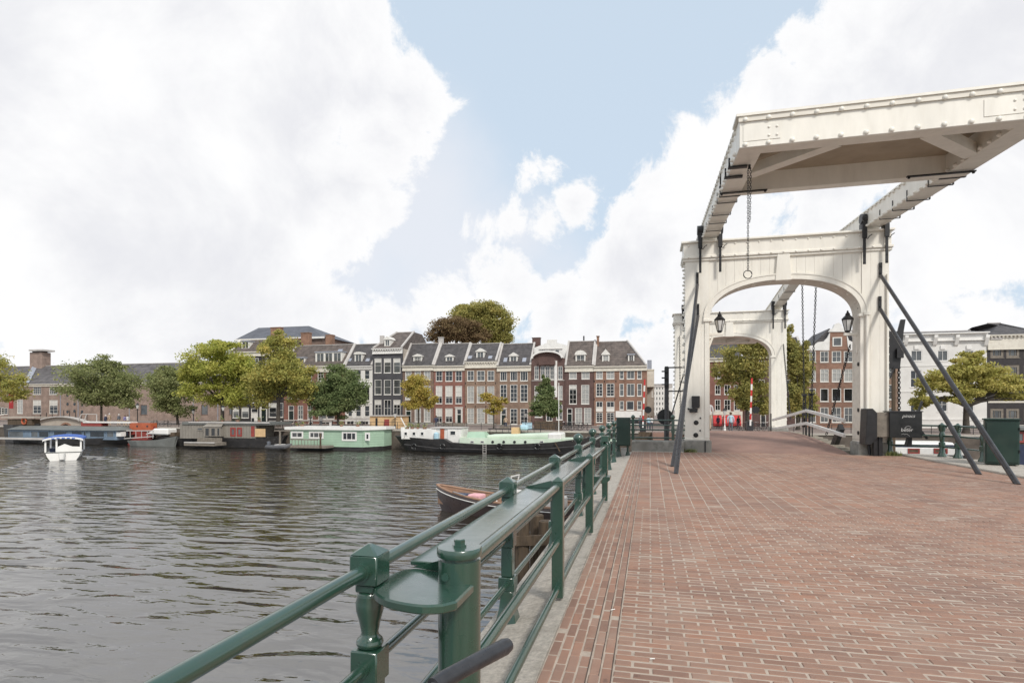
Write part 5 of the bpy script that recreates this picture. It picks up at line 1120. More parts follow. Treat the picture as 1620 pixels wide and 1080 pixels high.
# --- blue houseboat
b = thing('houseboat', 'long blue-grey houseboat with a flat grey roof and wide windows', 'houseboat', (FX(95, YB), YB + 2, ZW))
hull('hull', [(-6, 693), (60, 693.5), (120, 694), (160, 693), (192, 688)], 703, YB, YB + 4.5, M['hull_black'], b)
m = MB(); a, c = P(75, 694, YB + .2), P(184, 679, YB + .2); m.box(FX(12, YB), c.x, YB + .3, YB + 4.2, a.z, c.z); m.build('cabin', M['blue_boat'], b)
m = MB(); a, c = P(10, 679, YB), P(190, 673, YB); m.prism([(a.x, YB, a.z), (c.x, YB, a.z), (c.x - .8, YB + 2, a.z + .75), (a.x + .8, YB + 2, a.z + .75)], (0, .01, 0)); m.v = []; m.f = []; m.mi = []
z0 = a.z; m.poly([(a.x, YB - .1, z0), (c.x, YB - .1, z0), (c.x, YB + 4.6, z0), (a.x, YB + 4.6, z0), (a.x + .6, YB + 1.4, z0 + .5), (c.x - 1.2, YB + 1.4, z0 + .5), (c.x - 1.2, YB + 3, z0 + .5), (a.x + .6, YB + 3, z0 + .5)], [(0, 1, 5, 4), (1, 2, 6, 5), (2, 3, 7, 6), (3, 0, 4, 7), (4, 5, 6, 7), (0, 3, 2, 1)]); m.build('roof', M['roof_grey'], b)
for (l, r_, g) in ((14, 38, 'glass_mid'), (49, 61, 'glass_mid'), (61.5, 78, 'glass'), (85, 107, 'glass'), (113, 131, 'glass'), (132, 137, 'glass'), (142, 166, 'glass'), (169, 181, 'glass_mid')): bwin(b, (l, 681, r_, 692), YB + .3, g, 'blue_boat', .12)
blk(b, 'guard_rail', (-6, 692.5, 70, 694.5), YB - .15, .15, 'coping'); blk(b, 'white_hatch', (184, 683, 191, 690), YB + .2, .8, 'white')
gw = thing('gangway', 'pale railed gangway sloping between the blue houseboat and the white boat', 'gangway', P(215, 697, YB + 1))
for (a_, b_) in (((196, 693.5), (243, 690)), ((196, 681), (243, 681))):
    m = MB(); m.bar(P(*a_, YB + 1), P(*b_, YB + 1), .1, .12); m.build('rail', M['coping'], gw)
for i in range(6):
    px = 197 + i * 9; m = MB(); m.bar(P(px, 693, YB + 1), P(px, 681, YB + 1), .06, .06); m.build('baluster', M['coping'], gw)
# small boats between
b = thing('motor_boat', 'white covered motor boat moored between the blue and the grey houseboats', 'boat', (FX(250, YB), YB, ZW))
hull('hull', [(193, 697), (215, 697.5), (245, 696), (262, 693), (272, 690)], 701, YB - .6, YB + 1.2, M['roof_grey'], b); m = MB()
m.xz([tuple(P(*q, YB + 1.5)[k] for k in (0, 2)) for q in ((228, 687), (265, 688), (265, 678), (243, 677.5), (236, 683))], YB + 1.5, YB + 3.2); m.build('cover', M['hull_white'], b, bevel=.15)
b = thing('work_boat', 'black low work boat tied up beside the grey houseboat', 'boat', (FX(275, YB + 2), YB + 2, ZW)); hull('hull', [(240, 690), (262, 690.5), (285, 693), (305, 694)], 699, YB + 1.4, YB + 3.4, M['hull_black'], b); blk(b, 'locker', (268, 684, 276, 690), YB + 2, 1, 'oldwood')
# red barge behind
b = thing('barge', 'orange-red barge with white rail moored behind the blue houseboat', 'barge', (FX(185, 66), 66, ZW))
hull('hull', [(118, 676), (150, 677), (190, 677), (238, 674)], 700, 65.4, 66.9, M['rust'], b); blk(b, 'cabin', (128, 668, 160, 677), 65.6, 1.1, 'rust'); blk(b, 'deckhouse', (205, 669, 238, 680), 65.6, 1.1, 'orange'); blk(b, 'rubbing_strake', (131, 667, 206, 668.6), 65.5, 1.2, 'white')
for px in (217, 233):
    c = P(px, 674, 65.6); m = MB(); m.tube([(c.x, 65.56, c.z), (c.x, 65.6, c.z)], .14, 10); m.build('porthole', M['glass'], b)
wf = MB()
for a_, b_ in (((124, 666), (129, 654.5)), ((129, 654.5), (153, 655)), ((133, 667), (137, 655)), ((153, 655), (153, 666))): wf.bar(P(*a_, 65.8), P(*b_, 65.8), .09, .09)
wf.build('wheelhouse_frame', M['coping'], b)
b = thing('open_boat', 'orange wooden boat with a canopy frame below the red banner', 'boat', (FX(30, 66), 66, ZW)); hull('hull', [(-5, 671), (20, 672), (52, 670)], 690, 65, 67, M['hull_black'], b); blk(b, 'cabin', (12, 663, 50, 672), 65.3, 1.2, 'oldwood'); blk(b, 'canopy', (2, 659, 54, 661), 65, 2, 'beige_wall')
c = P(38, 666, 65.2); m = MB(); m.tube([(c.x + .42 * math.cos(t), 65.2, c.z + .42 * math.sin(t)) for t in [2 * math.pi * i / 16 for i in range(17)]], .12, 6, cap=False); m.build('life_ring', M['orange'], b)
# --- grey houseboat
b = thing('houseboat', 'grey timber-clad houseboat with black pointed hull and a bay window', 'houseboat', (FX(365, YB), YB, ZW))
hull('hull', [(283, 690), (350, 692), (395, 693), (420, 691.5), (438, 689)], 704, YB - .2, YB + 4, M['hull_black'], b)
a, c = P(285, 693, YB), P(425, 671, YB); zz0, zz1 = a.z, c.z; m = MB(); m.box(a.x, FX(437, YB) - 3, YB, YB + 3.8, zz0, zz1); m.build('cabin', M['grey_clad'], b)
np_ = 26
for i in range(np_):
    x0 = a.x + (FX(437, YB) - 3 - a.x) * i / np_; x1 = a.x + (FX(437, YB) - 3 - a.x) * (i + 1) / np_; m = MB(); m.box(x0 + .015, x1 - .015, YB - .04, YB - .002, zz0, zz1); m.build('cladding_board', M['grey_clad'], b)
blk(b, 'roof', (288, 668, 428, 671), YB - .2, 4.4, 'roof_grey'); blk(b, 'roof_edge', (298, 667.4, 426, 668.6), YB - .3, .1, 'coping')
m = MB(); a, c = P(323, 690, YB - .7), P(349, 675, YB - .7); m.box(a.x, c.x, YB - .7, YB - .05, a.z, c.z); m.prism([(a.x - .2, YB - .8, c.z), (c.x + .2, YB - .8, c.z), (c.x - .1, YB - .05, c.z + .5), (a.x + .1, YB - .05, c.z + .5)], (0, .02, .02)); bay = m.build('bay', M['grey_clad'], b)
for (l, r_) in ((324.5, 331.5), (334, 341), (343.5, 348)): bwin(bay, (l, 676.5, r_, 689.5), YB - .7, 'glass', 'grey_clad', .07, name='bay_window')
bwin(b, (364.5, 676, 373, 690), YB - .05, 'glass_mid', 'rust', .22); bwin(b, (375, 676, 383, 690), YB - .05, 'glass_mid', 'rust', .22); bwin(b, (312, 676, 321, 681), YB - .05, 'glass_mid', 'grey_clad', .1); blk(b, 'door', (397, 674, 402.5, 690.5), YB - .07, .06, 'rust'); blk(b, 'plywood_panel', (403.5, 678, 419.5, 690.5), YB - .08, .06, 'ply')
d = thing('pontoon', 'low grey pontoon with a plank fence in front of the grey houseboat', 'pontoon', P(320, 704, YB - 2)); blk(d, 'float', (291, 700.5, 338, 704.5), YB - 3, 2.2, 'greywood'); blk(d, 'fender', (291, 699.3, 338, 700.3), YB - 3.1, .2, 'coping')
for i in range(3): blk(d, 'fence_board', (312, 692.5 + i * 2.6, 351, 694.7 + i * 2.6), YB - .9, .06, 'greywood')
d = thing('dinghy', 'grey inflatable dinghy with outboard in front of the green houseboat', 'dinghy', P(440, 709, YB - 3))
m = MB(); m.tube([P(421, 706.5, YB - 3.4), P(433, 707, YB - 3.5), P(450, 706.5, YB - 3.5), P(460, 703.5, YB - 2.9), P(450, 706, YB - 2.2), P(433, 706.5, YB - 2.1), P(421, 706, YB - 2.2)], [.2, .26, .26, .2, .26, .26, .2], 10); m.build('tube_hull', M['rubber'], d, smooth=True)
blk(d, 'outboard', (422, 698, 425.5, 705), YB - 2.9, .35, 'cloth_grey', .05); blk(d, 'seat', (434, 703, 446, 705), YB - 3.3, 1, 'white')
# --- green houseboat
b = thing('houseboat', 'mint green boarded houseboat with a thick white roof edge', 'houseboat', (FX(530, YB - 1), YB - 1, ZW)); Yg_ = YB - 1
a, c = P(459, 706, Yg_), P(575, 679, Yg_)
x0, x1, x2 = a.x, FX(574, Yg_), FX(610, Yg_ + 3); z0, z1 = P(500, 706, Yg_).z, P(500, 679.5, Yg_).z
m = MB(); m.prism([(x0, Yg_ + .04, z0), (x1, Yg_ + .04, z0), (x2, Yg_ + 2.6, z0), (x2, Yg_ + 5, z0), (x0, Yg_ + 5, z0)], (0, 0, z1 - z0)); m.build('cabin', M['mint'], b)
nb = 7
for i in range(nb):
    za, zb = z0 + (z1 - z0) * i / nb + .01, z0 + (z1 - z0) * (i + 1) / nb - .012
    for (pa, pb) in (((x0, Yg_), (FX(497.5, Yg_), Yg_)), ((FX(497.5, Yg_) + .04, Yg_), (x1, Yg_)), ((x1 + .03, Yg_ + .03), (x2, Yg_ + 2.55))):
        m = MB(); m.bar((*pa, (za + zb) / 2), (*pb, (za + zb) / 2), .05, zb - za); m.build('clapboard', M['mint'], b)
m = MB(); m.prism([(x0 - .6, Yg_ - .3, z1), (x1 + .1, Yg_ - .3, z1), (x2 + .3, Yg_ + 2.5, z1), (x2 + .3, Yg_ + 5.2, z1), (x0 - .6, Yg_ + 5.2, z1)], (0, 0, .34)); m.build('roof', M['white'], b)
for (r_, s_) in (((460.5, 682, 480, 693), 2), ((489, 682, 512, 693.5), 3), ((541, 682.5, 564.5, 697), 3), ((577.5, 684, 585.5, 696.5), 1)):
    bwin(b, r_, Yg_ - .03 if r_[0] < 570 else Yg_ + .15, 'glass_mid' if r_[0] < 520 else 'glass', 'white', .2, s_)
m = MB(); m.prism([(x0, Yg_ + .06, ZW - .3), (x1, Yg_ + .06, ZW - .3), (x2, Yg_ + 2.6, ZW - .3), (x2, Yg_ + 5, ZW - .3), (x0, Yg_ + 5, ZW - .3)], (0, 0, z0 - ZW + .297)); m.build('hull', M['hull_black'], b)
d = thing('jetty', 'small timber terrace with railing and posts beside the mint houseboat', 'jetty', P(480, 707, Yg_ - 1.5)); blk(d, 'floor', (457, 705.5, 515, 708), Yg_ - 2, 1.8, 'greywood')
for i in range(9):
    px = 462 + i * 5; m = MB(); m.bar(P(px, 705, Yg_ - 1.9), P(px, 695, Yg_ - 1.9), .05, .05); m.build('baluster', M['greywood'], d)
blk(d, 'handrail', (459, 694.6, 503, 695.6), Yg_ - 1.95, .1, 'greywood')
for px, t_ in ((443, 681), (507, 685)):
    m = MB(); m.bar(P(px, 709, Yg_ - 2.1), P(px, t_, Yg_ - 2.1), .16, .16); m.build('post', M['oldwood'] if px > 500 else M['greywood'], d)
m = MB(); m.bar(P(434, 681, Yg_ - 2.1), P(460, 681, Yg_ - 2.1), .12, .12); m.build('crossbar', M['greywood'], d)
# plywood shed on the quay
d = thing('plywood_shed', 'pale plywood shed with a red door on the quay behind the green houseboat', 'shed', (FX(610, 72), 72, ZS)); blk(d, 'wall', (585, 658, 636, 682), 72, 2.2, 'ply'); blk(d, 'door', (608, 663, 615.5, 681), 71.94, .05, 'rust'); blk(d, 'roof', (584, 656.8, 637, 658), 71.8, 2.6, 'coping'); blk(d, 'gap', (594, 661, 597, 676), 71.95, .04, 'black')
for i in range(5): blk(d, 'panel', (598 + i * 7.4 + (6 if i > 0 else 0), 659, min(604 + i * 7.4 + (6 if i > 0 else 0), 635.5), 681), 71.96, .035, 'ply') if i != 1 else None
# --- black barge
b = thing('barge', 'black-hulled cargo barge with white and mint superstructure', 'barge', (FX(770, YB), YB, ZW)); Yq = YB - .8
hull('hull', [(613, 690), (625, 691), (660, 693), (680, 695), (688, 694), (702, 694.5), (712, 700), (760, 703), (820, 702.5), (870, 700), (920, 694), (955, 688), (985, 683)], 716, Yq, YB + 4, M['hull_black'], b, .1)
m = MB(); m.tube([P(*q_, Yq - .06) for q_ in ((640, 703), (690, 709), (760, 711), (860, 710), (940, 704))], .1, 6); m.build('rubbing_strake', M['hull_black'], b)
blk(b, 'aft_cabin', (635, 679, 690, 694), YB, 3, 'white'); blk(b, 'aft_rail', (634, 675.5, 640, 690), YB + .5, 2, 'white')
for px in (642, 655, 668): bwin(b, (px - 3, 682.5, px + 3, 689), YB, 'glass', 'white', .08)
blk(b, 'wheelhouse', (682, 677, 708, 695), YB + .3, 2.6, 'white'); blk(b, 'door', (696.5, 678, 702.5, 693.5), YB + .22, .07, 'orange'); blk(b, 'galley', (708, 678, 729, 701), YB + .2, 2.8, 'white'); bwin(b, (712, 681, 721, 688), YB + .2, 'glass', 'white', .06)
blk(b, 'wheelhouse_roof', (681, 676, 729.5, 677.2), YB + .1, 3, 'coping'); blk(b, 'hatch_side', (727, 694, 888, 702), YB - .1, 3.6, 'mint_pale')
m = MB(); A, B_, C_, D_ = P(738, 694, YB), P(768, 694, YB), P(766, 683, YB + 1.2), P(740, 683, YB + 1.2); m.poly([A, B_, C_, D_, A + Vector((0, 3, 0)), B_ + Vector((0, 3, 0)), C_ + Vector((0, 1, 0)), D_ + Vector((0, 1, 0))], [(0, 1, 2, 3), (1, 5, 6, 2), (5, 4, 7, 6), (4, 0, 3, 7), (3, 2, 6, 7)]); m.build('skylight_hatch', M['mint'], b)
m = MB(); pr = [(769, 694), (886, 694), (886, 685.5), (872, 685), (840, 686), (769, 688)]; m.xz([tuple(P(*q_, YB)[k] for k in (0, 2)) for q_ in pr], YB + .05, YB + 3.3); m.build('hatch_cover', M['mint_pale'], b, bevel=.25, seg=3)
blk(b, 'fore_cabin', (866, 685, 887.5, 699), YB - .05, 3.5, 'white', .15); blk(b, 'fore_deck', (889, 694.5, 975, 697), YB + .3, 3, 'mint_pale')
for px in (779.5, 797, 814, 831):
    c = P(px, 698.8, YB - .1); m = MB(); m.tube([(c.x, YB - .16, c.z), (c.x, YB - .1, c.z)], .16, 14); m.build('porthole', M['iron'], b)
for px in (747, 763, 857): bwin(b, (px - 3, 696.8, px + 3, 700.5), YB - .1, 'glass_mid', 'white', .05)
m = MB()
for px in (764, 769): m.bar(P(px, 701, Yq - .1), P(px, 723, Yq - .25), .05, .05)
for py in (705, 708.5, 712, 716): m.bar(P(764, py, Yq - .12), P(769, py, Yq - .12), .045, .045)
m.build('ladder', M['coping'], b); m = MB(); m.tube([P(884, 688, YB + 1), P(884, 605, YB + 1)], .045, 8); m.build('mast', M['white'], b)
m = MB(); m.bar(P(634, 660, YB + 1), P(644, 679, YB + 1), .1, .1); m.bar(P(640, 673, YB + 1), P(655, 678, YB + 1), .06, .06); m.build('davit', M['white'], b)
for px in range(775, 865, 10):
    m = MB(); m.bar(P(px, 687, YB + 3), P(px, 678, YB + 3), .05, .05); m.build('stanchion', M['iron'], b)
blk(b, 'railing_bar', (772, 678, 862, 678.6), YB + 2.98, .05, 'iron'); blk(b, 'deck_crate', (809, 676, 820, 686), YB + 1.5, 1.2, 'ply'); blk(b, 'blue_tarp', (822, 672, 834, 680), YB + 2, 1, 'cloth_blue', .15); c = P(690, 690, YB - .2); m = MB(); m.lathe(c.x, YB - .1, [(.3, c.z - .4), (.32, c.z + .35), (.1, c.z + .5)], 12); m.build('blue_barrel', M['cloth_blue'], b)
c = P(953, 703, Yq); m = MB(); m.bar(P(878, 700, Yq - .1), P(886, 714, Yq - .1), .12, .12); m.build('anchor', M['oldwood'], b)
# --- white tour boat with blue awning
Yt = G(100, 728, ZW).y
c = P(100, 728, Yt); b = thing('tour_boat', 'small white open tour boat with a blue awning seen from behind on the water', 'boat', (c.x, Yt, ZW))
w = 1.42; x0 = c.x
m = MB(); L_ = 6.2
sec = lambda y, s_: [(x0 - w * s_, y, ZW + .75), (x0 - w * .9 * s_, y, ZW + .35), (x0 - w * .7 * s_, y, ZW - .1), (x0 + w * .7 * s_, y, ZW - .1), (x0 + w * .9 * s_, y, ZW + .35), (x0 + w * s_, y, ZW + .75)]
ss = [sec(Yt, .96), sec(Yt + 2.5, 1), sec(Yt + 5, .85), sec(Yt + L_, .15)]; v = [p for s_ in ss for p in s_]; f = [(0, 1, 2, 3, 4, 5), (23, 22, 21, 20, 19, 18)]
for i in range(3):
    for k in range(5): f.append((6*i + k, 6*i + 6 + k, 6*i + 7 + k, 6*i + 1 + k))
    f.append((6*i + 5, 6*i + 11, 6*i + 6, 6*i))
m.poly(v, f); m.build('hull', M['hull_white'], b); m = MB(); m.box(x0 - w - .02, x0 + w + .02, Yt - .03, Yt + .1, ZW + .75, ZW + .83); m.build('rubbing_strake', M['roof_grey'], b)
m = MB(); m.xz([(x0 - w * .35, ZW + .83), (x0 + w * .98, ZW + .83), (x0 + w * .98, ZW + 1.3), (x0 + w * .5, ZW + 1.35), (x0 + .1, ZW + 1.62), (x0 - w * .3, ZW + 1.35)], Yt + .05, Yt + .2); m.build('stern_panel', M['hull_white'], b)
for fx_ in (-.97, -.37, .97):
    for yq in (Yt + .1, Yt + 4.2) if fx_ != -.37 else (Yt + .1,):
        m = MB(); m.box(x0 + w * fx_ - .07, x0 + w * fx_ + .07, yq, yq + .12, ZW + .8, ZW + 2.15); m.build('awning_post', M['hull_white'], b)
m = MB(); arcq = [(x0 + (w + .15) * math.cos(t), ZW + 2.08 + .34 * math.sin(t)) for t in [math.pi * i / 12 for i in range(13)]]
m.xz(arcq + [(x, z - .07) for x, z in arcq[::-1]], Yt - .15, Yt + 4.8); m.build('awning', M['blue'], b)
m = MB(); arcq = [(x0 + (w + .16) * math.cos(t), ZW + 2.03 + .3 * math.sin(t)) for t in [math.pi * i / 12 for i in range(13)]]; m.xz(arcq + [(x, z - .18) for x, z in arcq[::-1]], Yt - .16, Yt - .1); m.build('awning_valance', M['hull_white'], b)
for i in range(5):
    t = -.55 + i * .28; m = MB(); m.box(x0 + w * t - .12, x0 + w * t + .12, Yt - .175, Yt - .162, ZW + 2.16 - .12 * t * t, ZW + 2.26 - .12 * t * t); m.build('valance_mark', M['blue'], b)
m = MB(); m.box(x0 - w * .9, x0 + w * .9, Yt + 2.2, Yt + 2.8, ZW + .6, ZW + 1.1); m.build('bench', M['navy'], b); m = MB(); m.tube([(x0 - .1, Yt - .1, ZW + .7), (x0 - .1, Yt - .16, ZW + .1)], [.3, .22], 10); m.build('outdrive', M['hull_white'], b); b.rotation_euler = (0, 0, R(47))
# wake of the tour boat: low ridges of disturbed water
m = MB()
def wake(pts, w0, w1, hgt):
    n = len(pts)
    for i in range(n - 1):
        (ax, ay), (bx_, by) = pts[i], pts[i+1]; d = Vector((bx_ - ax, by - ay, 0)).normalized(); nrm = Vector((-d.y, d.x, 0)); wa = w0 + (w1 - w0) * i / n; wb = w0 + (w1 - w0) * (i + 1) / n
        ha, hb = [hgt * (1 - .93 * k / n) * random.uniform(.7, 1.2) for k in (i, i + 1)]
        A = Vector((ax, ay, ZW + .004)); B2 = Vector((bx_, by, ZW + .004))
        m.poly([A - nrm * wa, A + Vector((0, 0, ha)), A + nrm * wa, B2 - nrm * wb, B2 + Vector((0, 0, hb)), B2 + nrm * wb], [(0, 1, 4, 3), (1, 2, 5, 4)])
gpw = lambda px, py: tuple(G(px, py, ZW))[:2]
wake([gpw(*q_) for q_ in ((128, 724), (150, 725.5), (180, 728), (215, 733), (255, 741), (300, 752))], .35, .9, .17)
wake([gpw(*q_) for q_ in ((128, 722), (170, 723), (230, 729), (300, 742), (360, 755))], .25, .7, .12)
wake([gpw(*q_) for q_ in ((72, 726), (50, 730), (25, 736), (0, 744), (-30, 755))], .35, .9, .17)
m.build('boat_wake', M['water'], kind='stuff')
# --- brown launch in the foreground water
A = G(697, 806, ZW); Bq = G(902, 826, ZW); dv = (A - Bq); Lb = dv.length; ang = math.atan2(dv.y, dv.x)
b = thing('launch', 'brown open launch with a wooden interior and pink cushion passing behind the railing', 'boat', (Bq.x, Bq.y, ZW), ang)
N = 16; rows = []
for i in range(N + 1):
    u = i / N; hw = 1.12 * (1 - u ** 3.2) ** .75 * (.86 + .14 * min(1, u * 4)); hz = .74 + .5 * u ** 3; xx = u * (Lb + .2)
    if i == N: hw = .03
    rows.append([(xx, hw, hz), (xx, hw + .045, hz - .1), (xx - .12 * u, hw * .93, .38), (xx - .35 * u ** 3, hw * .62, -.2), (xx - .35 * u ** 3, -hw * .62, -.2), (xx - .12 * u, -hw * .93, .38), (xx, -hw - .045, hz - .1), (xx, -hw, hz)])
m = MB(); v = [p for r_ in rows for p in r_]; f = [(0, 1, 2, 3, 4, 5, 6, 7)]
for i in range(N):
    for k in range(7): f.append((8*i + k, 8*i + 8 + k, 8*i + 9 + k, 8*i + 1 + k))
m.poly(v, f); m.build('hull', M['hull_brown'], b, local=True, smooth=True)
for s_ in (1, -1):
    m = MB(); m.tube([(r_[0][0], s_ * (r_[0][1]), r_[0][2] + .02) for r_ in rows], .055, 8); m.build('gunwale', M['boatwood'], b, local=True, smooth=True)
    m = MB(); m.tube([(r_[1][0], s_ * (r_[1][1] + .015), r_[1][2] - .06) for r_ in rows], .022, 6); m.build('white_strake', M['white'], b, local=True)
m = MB(); v = []; f = []
for i, r_ in enumerate(rows): v += [(r_[0][0] - .05, r_[0][1] * .93, r_[0][2] - .03), (r_[0][0] - .05, r_[0][1] * .8, .34), (r_[0][0] - .05, -r_[0][1] * .8, .34), (r_[0][0] - .05, -r_[0][1] * .93, r_[0][2] - .03)]
for i in range(N):
    for k in range(3): f.append((4*i + k, 4*i + 1 + k, 4*i + 5 + k, 4*i + 4 + k))
m.poly(v, f); m.build('interior', M['boatwood'], b, local=True)
for x in (1.2, 3.4, 5.0):
    m = MB(); m.box(x, x + .3, -.92 if x < 5 else -.7, .92 if x < 5 else .7, .5, .56); m.build('thwart', M['boatwood'], b, local=True)
m = MB(); m.box(4.5, 5.2, -.3, .35, .57, .95); m.build('pink_cushion', M['pink'], b, local=True, bevel=.08, seg=3)
m = MB(); m.box(5.2, 6.0, -.1, .5, .56, .95); m.build('navy_cushion', M['navy'], b, local=True, bevel=.08, seg=3); m = MB(); m.box(3.7, 4.2, .3, .8, .55, .72); m.build('navy_cushion', M['navy'], b, local=True, bevel=.07, seg=3)
m = MB(); m.tube([(5.9, -.6, 1.02), (5.6, -.75, 1.22), (4.2, -1.0, 1.12), (3.9, -1.02, .85)], .022, 6); m.tube([(6.0, .5, 1.02), (5.7, .78, 1.1), (4.9, 1.0, 1.0)], .022, 6); m.build('hand_rail', M['chrome'], b, local=True)
m = MB(); m.box(2.6, 3.15, -.45, .45, .34, 1.25); m.build('steering_console', M['white'], b, local=True, bevel=.05)
m = MB(); m.bar((2.9, -.4, 1.25), (2.75, -.4, 1.95), .05, .05); m.bar((2.9, .4, 1.25), (2.75, .4, 1.95), .05, .05); m.bar((2.75, -.42, 1.95), (2.75, .42, 1.95), .05, .05); m.build('windscreen_frame', M['white'], b, local=True)
m = MB(); m.box(.3, 1.0, -.5, .5, .34, 1.1); m.build('engine_box', M['white'], b, local=True, bevel=.06); m = MB(); m.bar((3.2, 1.0, .9), (3.1, 1.25, -.1), .05, .05); m.build('fender_stick', M['white'], b, local=True)
# --- boats right of the bridge
Yw = 58
b = thing('canal_boat', 'long white flat-topped canal boat with brown side panels right of the bridge', 'boat', (FX(1465, Yw), Yw, ZW))
blk(b, 'hull', (1392, 719.5, 1530, 732), Yw + .1, 3.6, 'hull_black'); blk(b, 'body', (1390, 707.5, 1518, 719.4), Yw, 3.8, 'white', .12); blk(b, 'dark_band', (1389, 705.2, 1519, 707.3), Yw + .06, 3.6, 'navy'); blk(b, 'roof', (1390, 700, 1512, 705), Yw + .25, 3.3, 'hull_white', .2)
for (l, r_) in ((1398, 1414), (1436, 1455), (1477, 1499)): bwin(b, (l, 709, r_, 717), Yw, 'oldwood', 'rust', .12, name='side_panel')
blk(b, 'stern', (1518.5, 708, 1528, 722), Yw, 3.4, 'white', .15); blk(b, 'name_plate', (1407, 717, 1428, 722.5), Yw - .06, .05, 'coping')
b = thing('houseboat', 'navy and brown houseboat with a lit shelf window right of the tall cabinet', 'houseboat', (FX(1650, 50), 50, ZW))
blk(b, 'hull', (1598, 704, 1720, 742), 50, 4, 'navy'); blk(b, 'cabin', (1600, 680, 1720, 704), 50.2, 3.4, 'oldwood'); blk(b, 'roof', (1596, 676.5, 1720, 680), 49.9, 4, 'roof_grey'); bwin(b, (1608, 683, 1640, 700), 50.2, 'glass_mid', 'rust', .15, 3); blk(b, 'white_stripe', (1599, 705, 1602, 722), 49.95, .04, 'white')
# mooring piles by the railing
mp = thing('mooring_piles', 'cluster of weathered timber mooring piles beside the railing', 'piles', (-2.9, 13, ZW))
for (dx, dy, t_) in ((0, 0, -.95), (.5, .3, -1.05), (.2, .75, -1.0), (-.35, .4, -1.5)):
    m = MB(); m.lathe(-2.9 + dx, 13 + dy, [(.19, ZW - 1), (.17, t_ - .02), (.14, t_)], 10); m.build('pile', M['oldwood'], mp)
m = MB(); m.bar((-3.2, 12.75, -1.45), (-2.2, 13.1, -1.45), .14, .22); m.build('crosspiece', M['oldwood'], mp)

# ================================================================== TREES
def tree(name, label, px, base, crowns, Y, leaf, n, size, trunk_r=.22, seed=0, group='trees on the far bank', limbs=7, gap=1.0, zb=None):
    """crowns: [(px, py, rx_px, ry_px)] ellipses of the crown in the photo, given depth in metres"""
    rg = np.random.default_rng(100 + seed); rnd = random.Random(seed)
    b = P(px, base, Y); zb = ZS if zb is None else zb; T = thing(name, label, 'tree', (b.x, Y, zb), group=group)
    pts = []; centers = []
    scale = P(px + 1, base, Y).x - P(px, base, Y).x; sz = 1.0 / FPX * (Y * CY - b.x * SY)
    area = sum(c[2] * c[3] for c in crowns); n = int(n * 2.7); size *= .62
    for (cx_, cy_, rx, ry) in crowns:
        c = P(cx_, cy_, Y); RX_, RZ_ = rx * scale, ry * sz; RY_ = RX_ * .8; k = max(8, int(60 * gap * (rx * ry / area) + 8)); cl = []
        while len(cl) < k:
            d = rg.normal(size=3); d /= np.linalg.norm(d); rr_ = rg.uniform(.12, 1) ** .55; p = np.array([c.x + d[0] * RX_ * rr_ * .86, Y + d[1] * RY_ * rr_ * .86, c.z + d[2] * RZ_ * rr_ * .84]); cl.append(p)
        centers += [(p, RX_, RZ_) for p in cl]; m_ = int(n * rx * ry / area); per = m_ // k
        for p in cl:
            s_ = rg.uniform(.2, .42); q = rg.normal(size=(per, 3)) * .52; q /= np.maximum(np.linalg.norm(q, axis=1, keepdims=True) / 1.25, 1)
            pts.append(p + q * np.array([RX_ * s_, RY_ * s_, RZ_ * s_ * .72]))
    c = np.concatenate(pts); k = len(c)
    nrm = rg.normal(size=(k, 3)) + np.array([0, 0, .5]); nrm /= np.linalg.norm(nrm, axis=1, keepdims=True); t1 = np.cross(nrm, rg.normal(size=(k, 3))); t1 /= np.linalg.norm(t1, axis=1, keepdims=True); t2 = np.cross(nrm, t1)
    s_ = (size * rg.uniform(.6, 1.3, (k, 1))); a = c + t1 * s_; b_ = c + t2 * s_ * .55; d = c - t1 * s_; e = c - t2 * s_ * .55
    V = np.stack([a, b_, d, e], 1).reshape(-1, 3) - np.array([b.x, Y, zb])
    me = bpy.data.meshes.new('crown'); me.vertices.add(4 * k); me.vertices.foreach_set('co', V.ravel().astype(np.float32)); me.loops.add(4 * k); me.loops.foreach_set('vertex_index', np.arange(4 * k, dtype=np.int32)); me.polygons.add(k); me.polygons.foreach_set('loop_start', np.arange(0, 4 * k, 4, dtype=np.int32)); me.polygons.foreach_set('loop_total', np.full(k, 4, dtype=np.int32)); me.update(calc_edges=True)
    me.materials.append(L[leaf]); o = bpy.data.objects.new('crown', me); COL.objects.link(o); o.parent = T
    m = MB(); zc = min(p[0][2] for p in centers); top = np.mean([p[0] for p in centers], axis=0); fork = Vector((b.x + (top[0] - b.x) * .12, Y, zb + (zc - zb) * 1.05 + .4))
    m.tube([(b.x, Y, zb - .1), (b.x + .03, Y, zb + .4), (b.x + (fork.x - b.x) * .5, Y, (zb + fork.z) / 2), fork], [trunk_r * 1.35, trunk_r, trunk_r * .85, trunk_r * .75], 9, cap=False)
    for (p, RX_, RZ_) in rnd.sample(centers, min(limbs, len(centers))):
        e = Vector(p); mid_ = fork.lerp(e, .5) + Vector((rnd.uniform(-.3, .3), rnd.uniform(-.3, .3), rnd.uniform(.1, .5))); m.tube([fork - Vector((0, 0, .3)), fork.lerp(mid_, .5), mid_, e], [trunk_r * .55, trunk_r * .42, trunk_r * .28, .03], 6, cap=False)
    m.build('trunk', M['bark'], T, smooth=True); return T
YT = 75
tree('tree', 'yellow-green tree cut off at the edge beside the red banner', -12, 672, [(2, 610, 40, 28), (-15, 585, 30, 30), (30, 604, 16, 12), (20, 625, 22, 14)], YT + 14, 'gold', 3600, .34, seed=1)
